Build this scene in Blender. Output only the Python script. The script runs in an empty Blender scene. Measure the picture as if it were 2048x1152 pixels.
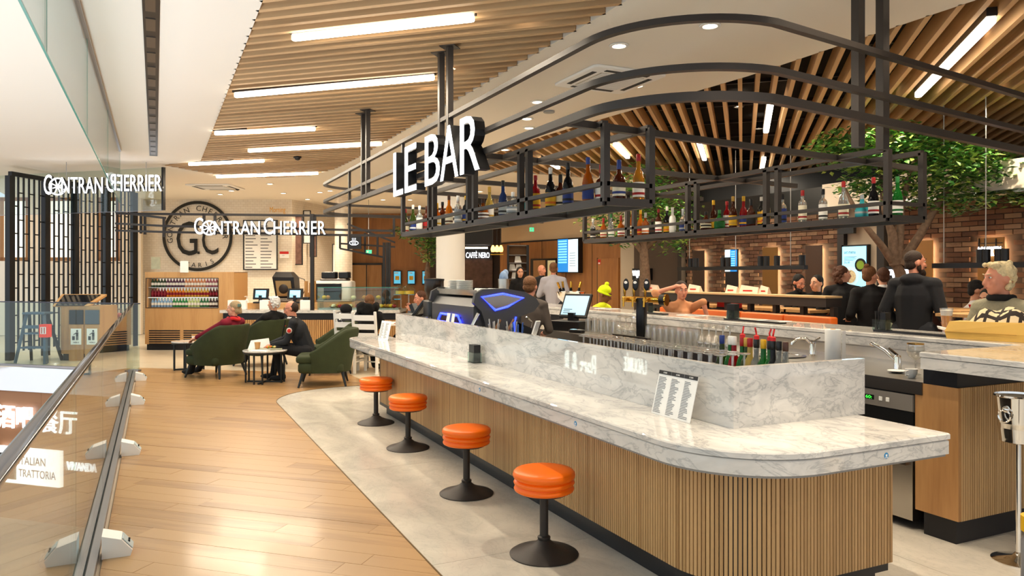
import bpy, math, random
from mathutils import Vector, Matrix, Quaternion
from mathutils.geometry import tessellate_polygon
random.seed(7)
PI = math.pi
SC = bpy.context.scene
COL = SC.collection

# ---------------------------------------------------------------- camera
FPX, CAMZ, VH = 1500.0, 1.55, 550.0          # focal length in pixels, eye height, horizon row
YAW = math.atan(713.0 / FPX)
CS, SN = math.cos(YAW), math.sin(YAW)
cd = bpy.data.cameras.new('camera'); cam = bpy.data.objects.new('camera', cd); COL.objects.link(cam)
cam.location = (0, 0, CAMZ); cam.rotation_euler = (PI/2, 0, -YAW)
cd.sensor_width = 36; cd.lens = 36*FPX/2048; cd.shift_y = -(576-VH)/2048; cd.clip_end = 200; cd.clip_start = .05
SC.camera = cam

# ---------------------------------------------------------------- world, exposure
W = bpy.data.worlds.new('world'); SC.world = W; W.use_nodes = True
bgn = W.node_tree.nodes['Background']; bgn.inputs[0].default_value = (.86, .93, 1.0, 1); bgn.inputs[1].default_value = 1.15
SC.view_settings.view_transform = 'Standard'; SC.view_settings.look = 'None'
SC.view_settings.gamma = 1; SC.view_settings.use_curve_mapping = False
SC.view_settings.exposure = -0.06
SC.cycles.max_bounces = 8; SC.cycles.diffuse_bounces = 4; SC.cycles.glossy_bounces = 4
SC.cycles.transmission_bounces = 8; SC.cycles.transparent_max_bounces = 16
SC.cycles.caustics_reflective = False; SC.cycles.caustics_refractive = False; SC.cycles.sample_clamp_indirect = 6

def light(kind, loc, energy, color=(1, 1, 1), parent=None, rot=None, **kw):
    l = bpy.data.lights.new('lamp_light', kind); l.energy = energy; l.color = color
    for k, v in kw.items(): setattr(l, k, v)
    o = bpy.data.objects.new('lamp_light', l); COL.objects.link(o); o.location = loc
    if rot: o.rotation_euler = rot
    if parent: o.parent = parent
    return o
# cold atrium daylight through an opening left in the ceiling; unseen up-light added below the void
light('AREA', (-6.5, 5.0, 8.5), 1100, (.82, .91, 1.0), rot=(0, math.radians(-30), 0), shape='RECTANGLE', size=5, size_y=16)
light('AREA', (-4.6, 4.0, -4.3), 1300, (.78, .89, 1.0), rot=(PI, 0, 0), shape='RECTANGLE', size=6, size_y=12)  # unseen up-facing lamp, added to brighten the ceiling on the left

# ---------------------------------------------------------------- pixel -> place
def ray(u, v):
    a = (u-1024)/FPX
    return a*CS+SN, -a*SN+CS, (VH-v)/FPX
def P(u, v, X=None, Y=None, Z=None, D=None):
    dx, dy, dz = ray(u, v)
    t = X/dx if X is not None else Y/dy if Y is not None else (Z-CAMZ)/dz if Z is not None else D
    return Vector((t*dx, t*dy, CAMZ+t*dz))
def fx(u, D): return (u-1024)/FPX*D
def fz(v, D): return CAMZ+(VH-v)/FPX*D

# ---------------------------------------------------------------- materials
MATS = {}
def srgb(h):
    h = h.lstrip('#'); c = [int(h[i:i+2], 16)/255 for i in (0, 2, 4)]
    return tuple(x/12.92 if x <= .04045 else ((x+.055)/1.055)**2.4 for x in c)
def newmat(name):
    m = bpy.data.materials.new(name); m.use_nodes = True; nt = m.node_tree
    return m, nt, nt.nodes['Principled BSDF']
def mat(name, col='#888888', rough=.5, metal=0, emit=0, trans=0, alpha=1, ior=1.45, spec=None, coat=0, var=0, bump=0, bscale=40):
    if name in MATS: return MATS[name]
    m, nt, b = newmat(name); c = srgb(col) if isinstance(col, str) else col
    b.inputs['Base Color'].default_value = (*c, 1); b.inputs['Roughness'].default_value = rough
    b.inputs['Metallic'].default_value = metal; b.inputs['IOR'].default_value = ior
    if emit: b.inputs['Emission Color'].default_value = (*c, 1); b.inputs['Emission Strength'].default_value = emit
    if trans: b.inputs['Transmission Weight'].default_value = trans
    if alpha < 1: b.inputs['Alpha'].default_value = alpha
    if spec is not None: b.inputs['Specular IOR Level'].default_value = spec
    if coat: b.inputs['Coat Weight'].default_value = coat
    N = nt.nodes.new; L = nt.links.new
    if var or bump:
        tc = N('ShaderNodeTexCoord'); no = N('ShaderNodeTexNoise'); no.inputs['Scale'].default_value = bscale; no.inputs['Detail'].default_value = 4
        L(tc.outputs['Object'], no.inputs['Vector'])
        if var:
            mx = N('ShaderNodeMix'); mx.data_type = 'RGBA'; mx.inputs[6].default_value = (*[x*(1-var) for x in c], 1); mx.inputs[7].default_value = (*[min(1, x*(1+var)) for x in c], 1)
            L(no.outputs['Fac'], mx.inputs[0]); L(mx.outputs[2], b.inputs['Base Color'])
        if bump:
            bp = N('ShaderNodeBump'); bp.inputs['Strength'].default_value = bump; bp.inputs['Distance'].default_value = .01
            L(no.outputs['Fac'], bp.inputs['Height']); L(bp.outputs[0], b.inputs['Normal'])
    MATS[name] = m; return m
def wood(name, a, b2, rough=.45, axis=0, stretch=14, scale=6, rnd=.25, coat=0):
    """grain stretched along a local axis; each object takes its own offset and tint"""
    if name in MATS: return MATS[name]
    m, nt, b = newmat(name); N = nt.nodes.new; L = nt.links.new
    tc = N('ShaderNodeTexCoord'); oi = N('ShaderNodeObjectInfo'); mp = N('ShaderNodeMapping')
    s = [scale]*3; s[axis] = scale/stretch; mp.inputs['Scale'].default_value = s
    ad = N('ShaderNodeVectorMath'); ad.operation = 'ADD'; ml = N('ShaderNodeVectorMath'); ml.operation = 'SCALE'
    cb = N('ShaderNodeCombineXYZ')
    for k in range(3): L(oi.outputs['Random'], cb.inputs[k])
    L(cb.outputs[0], ml.inputs[0]); ml.inputs['Scale'].default_value = 37
    L(tc.outputs['Object'], ad.inputs[0]); L(ml.outputs[0], ad.inputs[1]); L(ad.outputs[0], mp.inputs['Vector'])
    n1 = N('ShaderNodeTexNoise'); n1.inputs['Scale'].default_value = 1; n1.inputs['Detail'].default_value = 6; n1.inputs['Distortion'].default_value = 1.2
    n2 = N('ShaderNodeTexNoise'); n2.inputs['Scale'].default_value = 9; n2.inputs['Detail'].default_value = 3
    L(mp.outputs[0], n1.inputs['Vector']); L(mp.outputs[0], n2.inputs['Vector'])
    av = N('ShaderNodeMath'); av.operation = 'MULTIPLY_ADD'; L(n2.outputs['Fac'], av.inputs[0]); av.inputs[1].default_value = .5; L(n1.outputs['Fac'], av.inputs[2])
    rr = N('ShaderNodeMath'); rr.operation = 'MULTIPLY_ADD'; L(oi.outputs['Random'], rr.inputs[0]); rr.inputs[1].default_value = rnd*2; L(av.outputs[0], rr.inputs[2])
    cr = N('ShaderNodeValToRGB'); cr.color_ramp.elements[0].position = .5; cr.color_ramp.elements[1].position = 1.0+rnd
    cr.color_ramp.elements[0].color = (*srgb(a), 1); cr.color_ramp.elements[1].color = (*srgb(b2), 1)
    L(rr.outputs[0], cr.inputs[0]); L(cr.outputs[0], b.inputs['Base Color']); b.inputs['Roughness'].default_value = rough
    if coat: b.inputs['Coat Weight'].default_value = coat; b.inputs['Coat Roughness'].default_value = .12
    MATS[name] = m; return m
def marble(name, base, vein, rough=.12, scale=1.0, vs=1.0, dark=.55):
    if name in MATS: return MATS[name]
    m, nt, b = newmat(name); N = nt.nodes.new; L = nt.links.new
    tc = N('ShaderNodeTexCoord'); oi = N('ShaderNodeObjectInfo'); ad = N('ShaderNodeVectorMath'); ad.operation = 'ADD'
    ml = N('ShaderNodeVectorMath'); ml.operation = 'SCALE'; cb = N('ShaderNodeCombineXYZ')
    for k in range(3): L(oi.outputs['Random'], cb.inputs[k])
    L(cb.outputs[0], ml.inputs[0]); ml.inputs['Scale'].default_value = 23; L(tc.outputs['Object'], ad.inputs[0]); L(ml.outputs[0], ad.inputs[1])
    mp = N('ShaderNodeMapping'); mp.inputs['Rotation'].default_value = (.7, .5, .6); mp.inputs['Scale'].default_value = (scale*1.5, scale*.8, scale*2.6); L(ad.outputs[0], mp.inputs['Vector'])
    n1 = N('ShaderNodeTexNoise'); n1.inputs['Scale'].default_value = 2.2; n1.inputs['Detail'].default_value = 9; n1.inputs['Roughness'].default_value = .62; n1.inputs['Distortion'].default_value = 1.1
    n2 = N('ShaderNodeTexNoise'); n2.inputs['Scale'].default_value = 3.1*vs; n2.inputs['Detail'].default_value = 8; n2.inputs['Roughness'].default_value = .6; n2.inputs['Distortion'].default_value = 1.6
    L(mp.outputs[0], n1.inputs['Vector']); L(mp.outputs[0], n2.inputs['Vector'])
    sb = N('ShaderNodeMath'); sb.operation = 'SUBTRACT'; sb.inputs[1].default_value = .5; L(n2.outputs['Fac'], sb.inputs[0])
    ab = N('ShaderNodeMath'); ab.operation = 'ABSOLUTE'; L(sb.outputs[0], ab.inputs[0])
    cr = N('ShaderNodeValToRGB'); cr.color_ramp.elements[0].position = 0; cr.color_ramp.elements[1].position = .035
    cr.color_ramp.elements[0].color = (dark, dark, dark, 1); cr.color_ramp.elements[1].color = (0, 0, 0, 1); L(ab.outputs[0], cr.inputs[0])
    c2 = N('ShaderNodeValToRGB'); c2.color_ramp.elements[0].position = .36; c2.color_ramp.elements[1].position = .68
    c2.color_ramp.elements[0].color = (*srgb(base), 1); mid = [x*.6+y*.4 for x, y in zip(srgb(base), srgb(vein))]; c2.color_ramp.elements[1].color = (*mid, 1); L(n1.outputs['Fac'], c2.inputs[0])
    mk = N('ShaderNodeMath'); mk.operation = 'MULTIPLY'; L(n1.outputs['Fac'], mk.inputs[0]); L(cr.outputs[0], mk.inputs[1])
    m2 = N('ShaderNodeMath'); m2.operation = 'MULTIPLY'; L(mk.outputs[0], m2.inputs[0]); m2.inputs[1].default_value = 1.9; m2.use_clamp = True
    mx = N('ShaderNodeMix'); mx.data_type = 'RGBA'; L(m2.outputs[0], mx.inputs[0]); L(c2.outputs[0], mx.inputs[6]); mx.inputs[7].default_value = (*srgb(vein), 1)
    L(mx.outputs[2], b.inputs['Base Color']); b.inputs['Roughness'].default_value = rough
    MATS[name] = m; return m
def thin_glass(name, tint='#f2fbf8', refl=.05, gl=.02, painted_haze=0):
    if name in MATS: return MATS[name]
    m = bpy.data.materials.new(name); m.use_nodes = True; nt = m.node_tree; nt.nodes.clear(); N = nt.nodes.new; L = nt.links.new
    o = N('ShaderNodeOutputMaterial'); t = N('ShaderNodeBsdfTransparent'); g = N('ShaderNodeBsdfGlossy'); mx = N('ShaderNodeMixShader'); lw = N('ShaderNodeLayerWeight'); lw.inputs['Blend'].default_value = .5; pw = N('ShaderNodeMath'); pw.operation = 'POWER'; pw.inputs[1].default_value = 5
    L(lw.outputs['Facing'], pw.inputs[0]); t.inputs[0].default_value = (*srgb(tint), 1); g.inputs['Roughness'].default_value = gl
    ml = N('ShaderNodeMath'); ml.operation = 'MULTIPLY_ADD'; ml.inputs[1].default_value = .9; ml.inputs[2].default_value = refl; ml.use_clamp = True
    L(pw.outputs[0], ml.inputs[0]); L(ml.outputs[0], mx.inputs[0]); L(t.outputs[0], mx.inputs[1]); L(g.outputs[0], mx.inputs[2])
    if painted_haze:
        df = N('ShaderNodeBsdfDiffuse'); df.inputs[0].default_value = (.95, .95, .93, 1); m2 = N('ShaderNodeMixShader'); m2.inputs[0].default_value = painted_haze  # painted brightness: white diffuse mixed into glassware that would look too dark
        L(mx.outputs[0], m2.inputs[1]); L(df.outputs[0], m2.inputs[2]); L(m2.outputs[0], o.inputs[0])
    else: L(mx.outputs[0], o.inputs[0])
    MATS[name] = m; return m

M = dict(
 black=mat('black_metal', '#2e2a29', .45, .3), frame=mat('dark_bronze_metal', '#3c3734', .42, .35),
 kick=mat('black_kick_plate', '#15151a', .4), white=mat('white_paint', '#f2f0ec', .55), cream=mat('cream_plaster', '#efe2cf', .7),
 ceil=mat('white_ceiling_plaster', '#f2eadd', .8), steel=mat('brushed_steel', '#c9c2b8', .28, 1), chrome=mat('chrome', '#e8e6e2', .08, 1),
 darksteel=mat('dark_brushed_steel', '#77706a', .35, 1), gold=mat('brass', '#d9a441', .18, 1),
 orange=mat('orange_leather', '#ff7208', .38, bump=.05, bscale=220), stoolbase=mat('dark_cast_iron', '#3a3532', .5, .4, bump=.1, bscale=120),
 green=mat('green_velvet', '#2e361a', .85, var=.35, bscale=7), leg=mat('charcoal_wood', '#1f2326', .5), grey=mat('grey_plastic', '#9a9a9a', .5),
 glass=thin_glass('clear_glass'), glass2=thin_glass('smoke_curtain_glass', '#eef7f7', .07), wglass=thin_glass('glassware', '#fbfaf7', .17, .05, .10),
 glow=mat('lit_white_letter', '#f4f8ff', .5, emit=3.5), strip=mat('lit_warm_strip', '#fff0d6', .5, emit=14), lamp=mat('lit_downlight_lens', '#ffe9c8', .5, emit=18),
 paper=mat('white_paper', '#f4f3ef', .7), ink=mat('dark_print', '#2a2a2c', .7), black2=mat('black_plastic', '#121214', .35),
 screen=mat('lit_blue_screen', '#8fd0ee', .3, emit=1.6), blue=mat('lit_blue_panel', '#1f7fd0', .3, emit=1.1),
 oak=wood('oak_veneer', '#a97845', '#c79a63', .5, 2), oakh=wood('oak_veneer_wide', '#9a6a3c', '#bd8d58', .5, 2, 10, 4),
 slat=wood('oak_slat', '#9a7244', '#c79f6c', .5, 2, 30, 8, .2), plank=wood('oak_plank', '#8d6640', '#b78f60', .34, 0, 12, 3.5, .34, .25),
 cslat=wood('ceiling_oak_slat', '#a17c55', '#cfaa7e', .6, 0, 25, 5, .2), wallwood=wood('walnut_wall_panel', '#86552f', '#a9743f', .5, 2, 10, 3),
 marble=marble('white_carrara_marble', '#e6e2dc', '#7c8084', .022, 1.0, 1.0, .42), fmarble=marble('grey_marble_floor', '#d8d0c2', '#96918a', .22, .8, 2.2, .18),
 tile=mat('pale_floor_tile', '#d6c7ae', .25, var=.05, bscale=3), skin=mat('light_skin', '#d9a184', .5), skin2=mat('rosy_skin', '#d08d72', .5), skind=mat('brown_skin', '#7a4a30', .5),
 cloth=mat('black_cloth', '#141418', .9), cloth2=mat('charcoal_cloth', '#22242a', .9))

# ---------------------------------------------------------------- mesh builder
class MB:
    def __init__(s): s.v = []; s.f = []; s.m = []; s.mi = 0
    def add(s, vs, fs):
        k = len(s.v); s.v += [tuple(v) for v in vs]; s.f += [tuple(i+k for i in f) for f in fs]; s.m += [s.mi]*len(fs); return s
    def box(s, x0, x1, y0, y1, z0, z1):
        if x0 > x1: x0, x1 = x1, x0
        if y0 > y1: y0, y1 = y1, y0
        if z0 > z1: z0, z1 = z1, z0
        return s.add([(x0,y0,z0),(x1,y0,z0),(x1,y1,z0),(x0,y1,z0),(x0,y0,z1),(x1,y0,z1),(x1,y1,z1),(x0,y1,z1)],
                     [(0,3,2,1),(4,5,6,7),(0,1,5,4),(1,2,6,5),(2,3,7,6),(3,0,4,7)])
    def obox(s, c, size, R):
        """box turned by matrix R about its centre"""
        a, b, d = [k/2 for k in size]; c = Vector(c)
        vs = [c+R@Vector((x*a, y*b, z*d)) for z in (-1, 1) for x, y in ((-1,-1),(1,-1),(1,1),(-1,1))]
        return s.add(vs, [(0,3,2,1),(4,5,6,7),(0,1,5,4),(1,2,6,5),(2,3,7,6),(3,0,4,7)])
    def rbox(s, x0, x1, y0, y1, z0, z1, r, n=4):
        """upright box with rounded vertical corners and softened top and bottom edges"""
        pts = rrect(x0, x1, y0, y1, r, n); e = min(r*.5, (z1-z0)*.3)
        cx, cy = (x0+x1)/2, (y0+y1)/2; rings = []
        for z, k in ((z0, e), (z0+e*.35, e*.3), (z0+e, 0), (z1-e, 0), (z1-e*.35, e*.3), (z1, e)):
            rings.append([(cx+(x-cx)*(1-k/max(.001, abs(x1-x0)/2)), cy+(y-cy)*(1-k/max(.001, abs(y1-y0)/2)), z) for x, y in pts])
        return s.loft(rings, True, True)
    def loft(s, rings, c0=False, c1=False, closed=True):
        n = len(rings[0]); vs = [p for r in rings for p in r]; fs = []
        for i in range(len(rings)-1):
            for j in range(n if closed else n-1):
                a = i*n+j; b = i*n+(j+1) % n; fs.append((a, b, b+n, a+n))
        if c0: fs.append(tuple(range(n-1, -1, -1)))
        if c1: fs.append(tuple(range((len(rings)-1)*n, len(rings)*n)))
        return s.add(vs, fs)
    def lathe(s, prof, n=16, o=(0,0,0), cap=True):
        rings = [[(o[0]+r*math.cos(2*PI*j/n), o[1]+r*math.sin(2*PI*j/n), o[2]+z) for j in range(n)] for r, z in prof]
        return s.loft(rings, cap, cap)
    def cyl(s, p0, p1, r0, r1=None, n=8):
        p0, p1 = Vector(p0), Vector(p1); r1 = r0 if r1 is None else r1; d = p1-p0
        if d.length < 1e-6: return s
        q = d.to_track_quat('Z', 'Y')
        rings = [[p+q@Vector((r*math.cos(2*PI*j/n), r*math.sin(2*PI*j/n), 0)) for j in range(n)] for p, r in ((p0, r0), (p1, r1))]
        return s.loft(rings, True, True)
    def bar(s, p0, p1, w, h=None):
        """square-section bar between two points"""
        p0, p1 = Vector(p0), Vector(p1); d = p1-p0; h = h or w
        z = d.normalized(); x = z.cross(Vector((0,0,1)))
        x = Vector((1,0,0)) if x.length < 1e-4 else x.normalized(); y = x.cross(z)
        rings = [[p+x*(a*w/2)+y*(b*h/2) for a, b in ((-1,-1),(1,-1),(1,1),(-1,1))] for p in (p0, p1)]
        return s.loft(rings, True, True)
    def tube(s, pts, r, n=6, closed=False):
        pts = [Vector(p) for p in pts]; rings = []; k = len(pts); rr = r if isinstance(r, (list, tuple)) else [r]*k
        for i, p in enumerate(pts):
            d = (pts[(i+1) % k]-pts[i-1]) if closed else (pts[min(i+1, k-1)]-pts[max(i-1, 0)])
            q = d.to_track_quat('Z', 'Y'); rings.append([p+q@Vector((rr[i]*math.cos(2*PI*j/n), rr[i]*math.sin(2*PI*j/n), 0)) for j in range(n)])
        if closed: rings.append(rings[0]); return s.loft(rings)
        return s.loft(rings, True, True)
    def ribbon(s, pts, w, h, closed=False):
        """rectangular section swept along a path that stays level or climbs gently"""
        pts = [Vector(p) for p in pts]; k = len(pts); rings = []
        for i, p in enumerate(pts):
            d = (pts[(i+1) % k]-pts[i-1]) if closed else (pts[min(i+1, k-1)]-pts[max(i-1, 0)])
            x = Vector((d.y, -d.x, 0)).normalized()
            rings.append([p+x*(a*w/2)+Vector((0, 0, b*h/2)) for a, b in ((-1,-1),(1,-1),(1,1),(-1,1))])
        if closed: rings.append(rings[0]); return s.loft(rings)
        return s.loft(rings, True, True)
    def prism(s, poly, z0, z1):
        n = len(poly); return s.loft([[(x, y, z0) for x, y in poly], [(x, y, z1) for x, y in poly]], True, True)
    def ell(s, c, r, n=12, m=8, R=None):
        c = Vector(c); r = (r, r, r) if isinstance(r, (int, float)) else r; rings = []
        for i in range(m+1):
            t = PI*i/m; st = max(math.sin(t), .02)
            ring = [Vector((r[0]*st*math.cos(2*PI*j/n), r[1]*st*math.sin(2*PI*j/n), -r[2]*math.cos(t))) for j in range(n)]
            rings.append([c+(R@p if R else p) for p in ring])
        return s.loft(rings, True, True)
    def cap(s, p0, p1, r0, r1, n=10):
        s.cyl(p0, p1, r0, r1, n); s.ell(p0, r0, n, 6); return s.ell(p1, r1, n, 6)
    def xf(s, Mx):
        s.v = [tuple(Mx@Vector(v)) for v in s.v]; return s
    def mesh(s, name, mats, smooth=None):
        me = bpy.data.meshes.new(name); me.from_pydata(s.v, [], s.f)
        for m in (mats if isinstance(mats, (list, tuple)) else [mats]): me.materials.append(m)
        if len(set(s.m)) > 1: me.polygons.foreach_set('material_index', s.m)
        if smooth is not None:
            me.polygons.foreach_set('use_smooth', [True]*len(me.polygons)); me.set_sharp_from_angle(angle=math.radians(smooth))
        me.update(); return me
def rrect(x0, x1, y0, y1, r, n=4):
    out = []
    for cx, cy, a in ((x1-r, y1-r, 0), (x0+r, y1-r, 90), (x0+r, y0+r, 180), (x1-r, y0+r, 270)):
        for k in range(n+1):
            t = math.radians(a+90*k/n); out.append((cx+r*math.cos(t), cy+r*math.sin(t)))
    return out
def arc(cx, cy, r, a0, a1, n=8): return [(cx+r*math.cos(math.radians(a0+(a1-a0)*k/n)), cy+r*math.sin(math.radians(a0+(a1-a0)*k/n))) for k in range(n+1)]

# ---------------------------------------------------------------- objects
def link(name, data, parent=None, loc=(0,0,0), rz=0):
    o = bpy.data.objects.new(name, data); COL.objects.link(o); o.location = loc; o.rotation_euler = (0, 0, rz)
    if parent: o.parent = parent
    return o
def tag(o, label=None, cat=None, group=None, kind=None):
    for k, v in (('label', label), ('category', cat), ('group', group), ('kind', kind)):
        if v: o[k] = v
    return o
def T(name, label, cat, loc=(0,0,0), rz=0, group=None): return tag(link(name, None, None, loc, rz), label, cat, group)
def TF(name, label, cat, u, D, z=0, group=None, turn=0):
    """an Empty at depth D under pixel column u, facing the camera side of the hall"""
    p = P(u, VH, D=D); o = T(name, label, cat, (p.x, p.y, z), -YAW+turn, group); return o
def part(name, mb, m, parent, smooth=None, loc=(0,0,0), rz=0, label=None, kind=None):
    return tag(link(name, mb if isinstance(mb, bpy.types.Mesh) else mb.mesh(name, m, smooth), parent, loc, rz), label, None, None, kind)
def solo(name, mb, m, label, cat, loc=(0,0,0), rz=0, group=None, smooth=None):
    return tag(link(name, mb if isinstance(mb, bpy.types.Mesh) else mb.mesh(name, m, smooth), None, loc, rz), label, cat, group)
def struct(name, mb, m, parent=None, smooth=None, loc=(0,0,0), rz=0):
    o = link(name, mb.mesh(name, m, smooth) if mb else None, parent, loc, rz); o['kind'] = 'structure'; return o
def dup(root, loc, rz=None, label=None):
    r = root.copy(); COL.objects.link(r); r.location = loc
    if rz is not None: r.rotation_euler = (0, 0, rz)
    if label: r['label'] = label
    for ch in list(root.children):
        c = ch.copy(); COL.objects.link(c); c.parent = r
        for g in ch.children:
            e = g.copy(); COL.objects.link(e); e.parent = c
    return r
_txt = {}
def text(s, size=1, ext=.01, bold=0, sx=1, align='CENTER'):
    """flat lettering as a mesh builder: x along the line, z up, facing -y, depth ext"""
    key = (s, bold)
    if key not in _txt:
        cu = bpy.data.curves.new('lettering', 'FONT'); cu.body = s; cu.size = 1; cu.extrude = .5; cu.offset = bold; cu.resolution_u = 3
        o = bpy.data.objects.new('lettering', cu); COL.objects.link(o)
        me = o.to_mesh(); _txt[key] = ([v.co.copy() for v in me.vertices], [tuple(p.vertices) for p in me.polygons])
        o.to_mesh_clear(); bpy.data.objects.remove(o); bpy.data.curves.remove(cu)
    vs, fs = _txt[key]; mb = MB()
    if not vs: return mb
    xs = [v.x for v in vs]; ox = (min(xs)+max(xs))/2 if align == 'CENTER' else min(xs)
    mb.add([((v.x-ox)*size*sx, -v.z*ext, v.y*size) for v in vs], fs); return mb
def text_fit(s, w, h, ext=.01, bold=0):
    """lettering scaled to fill w by h, lower left corner at the origin"""
    mb = text(s, 1, 1, bold); xs = [v[0] for v in mb.v]; zs = [v[2] for v in mb.v]
    a, b, c, d = min(xs), max(xs), min(zs), max(zs)
    mb.v = [((x-a)/(b-a)*w, y*ext, (z-c)/(d-c)*h) for x, y, z in mb.v]; return mb
def move(mb, dx=0, dy=0, dz=0): mb.v = [(x+dx, y+dy, z+dz) for x, y, z in mb.v]; return mb
def merge(*mbs):
    o = MB()
    for m in mbs:
        k = len(o.v); o.v += m.v; o.f += [tuple(i+k for i in f) for f in m.f]; o.m += m.m
    return o
def text_lines(x0, x1, z0, z1, n, y=-.002, th=.35, seed=1, cols=1):
    """rows of small print as thin raised bars"""
    r = random.Random(seed); mb = MB(); h = (z1-z0)/n
    for k in range(n):
        for c in range(cols):
            a = x0+(x1-x0)*c/cols; w = (x1-x0)/cols*.9
            mb.box(a, a+w*(.45+.5*r.random()), y, y-.001, z0+h*k, z0+h*(k+th))
    return mb
ORD = ['first', 'second', 'third', 'fourth', 'fifth', 'sixth', 'seventh', 'eighth', 'ninth', 'tenth', 'eleventh', 'twelfth', 'thirteenth', 'fourteenth', 'fifteenth',
       'sixteenth', 'seventeenth', 'eighteenth', 'nineteenth', 'twentieth', 'twenty-first', 'twenty-second', 'twenty-third', 'twenty-fourth', 'twenty-fifth', 'twenty-sixth', 'twenty-seventh', 'twenty-eighth', 'twenty-ninth', 'thirtieth', 'thirty-first', 'thirty-second', 'thirty-third']

# ================================================================= THE SETTING
CZ = 3.56                                     # ceiling and slat underside
GA = math.radians(42.5)
GU = Vector((math.sin(GA), math.cos(GA)))     # building grid: away to the right
GW = Vector((-math.cos(GA), math.sin(GA)))    # away to the left
def clip(poly, p, n):
    """keep the side of poly where (x-p).n <= 0"""
    out = []
    for i in range(len(poly)):
        a, b = poly[i-1], poly[i]
        da, db = (a-p).dot(n), (b-p).dot(n)
        if (da <= 0) != (db <= 0): out.append(a+(b-a)*(da/(da-db)))
        if db <= 0: out.append(b)
    return out
def clip_rect(poly, o, ax, ay, x0, x1, y0, y1):
    """poly cut to the rectangle x0..x1 by y0..y1 in the frame (o, ax, ay)"""
    q = [Vector(p) for p in poly]
    for n, k in ((ax, x1), (-ax, -x0), (ay, y1), (-ay, -y0)):
        if len(q) < 3: return []
        q = clip(q, o+n*k, n)
    r = []
    for p in q:
        if not r or (p-r[-1]).length > 1e-4: r.append(p)
    return r if len(r) >= 3 else []
def area(q): return abs(sum(q[i-1].x*q[i].y-q[i].x*q[i-1].y for i in range(len(q))))/2
def ccw(q): return q if sum(q[i-1].x*q[i].y-q[i].x*q[i-1].y for i in range(len(q))) > 0 else q[::-1]

marb_poly = [(1.33, -1.5), (6.3, -1.5), (6.3, 10.4)] + arc(2.33, 9.4, 1.0, 90, 180, 12)
wood_poly = [(-.26, -1.5), (1.33, -1.5)] + arc(2.33, 9.4, 1.0, 90, 180, 12)[::-1] + [(2.75, 10.4), (2.75, 11.75), (-.26, 14.0)]
void_edge = [Vector((-.26, 13.42)), Vector((-.26, 13.42))+GW*11]
# base slab (pale tile) with the void cut away
mb = MB(); pl = [(-.26, -3), (34, -3), (34, 40), (-20, 40), (-20, 30)] + [tuple(void_edge[1]), tuple(void_edge[0])]
tri = tessellate_polygon([[Vector((x, y, 0)) for x, y in pl]])
mb.add([(x, y, -.012) for x, y in pl], [tuple(t) for t in tri])
n = len(pl); mb.add([(x, y, z) for z in (-.012, -.3) for x, y in pl], [(i, (i+1) % n, (i+1) % n+n, i+n) for i in range(n)])
floor = struct('floor', mb, M['tile'])
rp = random.Random(3)
def plank_field(poly, PW):
    k0 = -60
    for k in range(-40, 120):
        y0 = k*PW; t = rp.random()*2
        for j in range(-12, 13):
            x0 = j*1.5+t*.75
            q = clip_rect(poly, Vector((0, 0)), GW, GU, x0+.0012, x0+1.5-.0012, y0+.0012, y0+PW-.0012)
            if len(q) < 3 or area(q) < .0002: continue
            q = ccw(q); c = sum(q, Vector((0, 0)))/len(q); dz = rp.uniform(-.0006, .0006)
            Rm = ccw([Vector(((p-c).dot(GW), -(p-c).dot(GU))) for p in q])
            part('plank', MB().prism([tuple(p) for p in Rm], -.011, dz), M['plank'], floor, loc=(c.x, c.y, 0), rz=math.atan2(GW.y, GW.x))
plank_field(wood_poly, .15)
ex = Vector((1, 0)); ey = Vector((0, 1)); xs = [1.33, 2.5, 3.7, 4.9, 6.3]
for i in range(len(xs)-1):
    for j in range(-1, 6):
        y0 = 2.1*j+(.55 if i % 2 else 0)-.4
        q = clip_rect([Vector(p) for p in marb_poly], Vector((0, 0)), ex, ey, xs[i]+.0015, xs[i+1]-.0015, y0+.0015, y0+2.1-.0015)
        if len(q) < 3 or area(q) < .01: continue
        q = ccw(q); c = sum(q, Vector((0, 0)))/len(q)
        part('floor_slab', MB().prism([tuple(p-c) for p in q], -.011, 0), M['fmarble'], floor, loc=(c.x, c.y, 0))
# metal edging strip between planks and stone
e = [(1.33, -1.5, 0)]+[(x, y, 0) for x, y in arc(2.33, 9.4, 1.0, 90, 180, 16)[::-1]]+[(2.75, 10.4, 0)]
part('edging_strip', MB().ribbon(e, .008, .006), mat('brass_dark', '#6b5638', .4, .7), floor)
# grout lines of the pale tile behind: large tiles as separate thin pieces where they can be told apart
tp = ccw([Vector(p) for p in [(-.26, 14.0), (2.75, 11.75), (2.75, 10.4), (6.3, 10.4), (7.5, 13.5), (3.0, 19), (-2.0, 19), (-2.6, 15.4)]])
for i in range(-8, 14):
    for j in range(6, 26):
        q = clip_rect(tp, Vector((0, 0)), GW, GU, i*.9+.002, i*.9+.898, j*.9+.002, j*.9+.898)
        if len(q) < 3 or area(q) < .02: continue
        q = ccw(q); c = sum(q, Vector((0, 0)))/len(q)
        part('floor_tile', MB().prism([tuple(p-c) for p in q], -.011, -.004), M['tile'], floor, loc=(c.x, c.y, 0))

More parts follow.
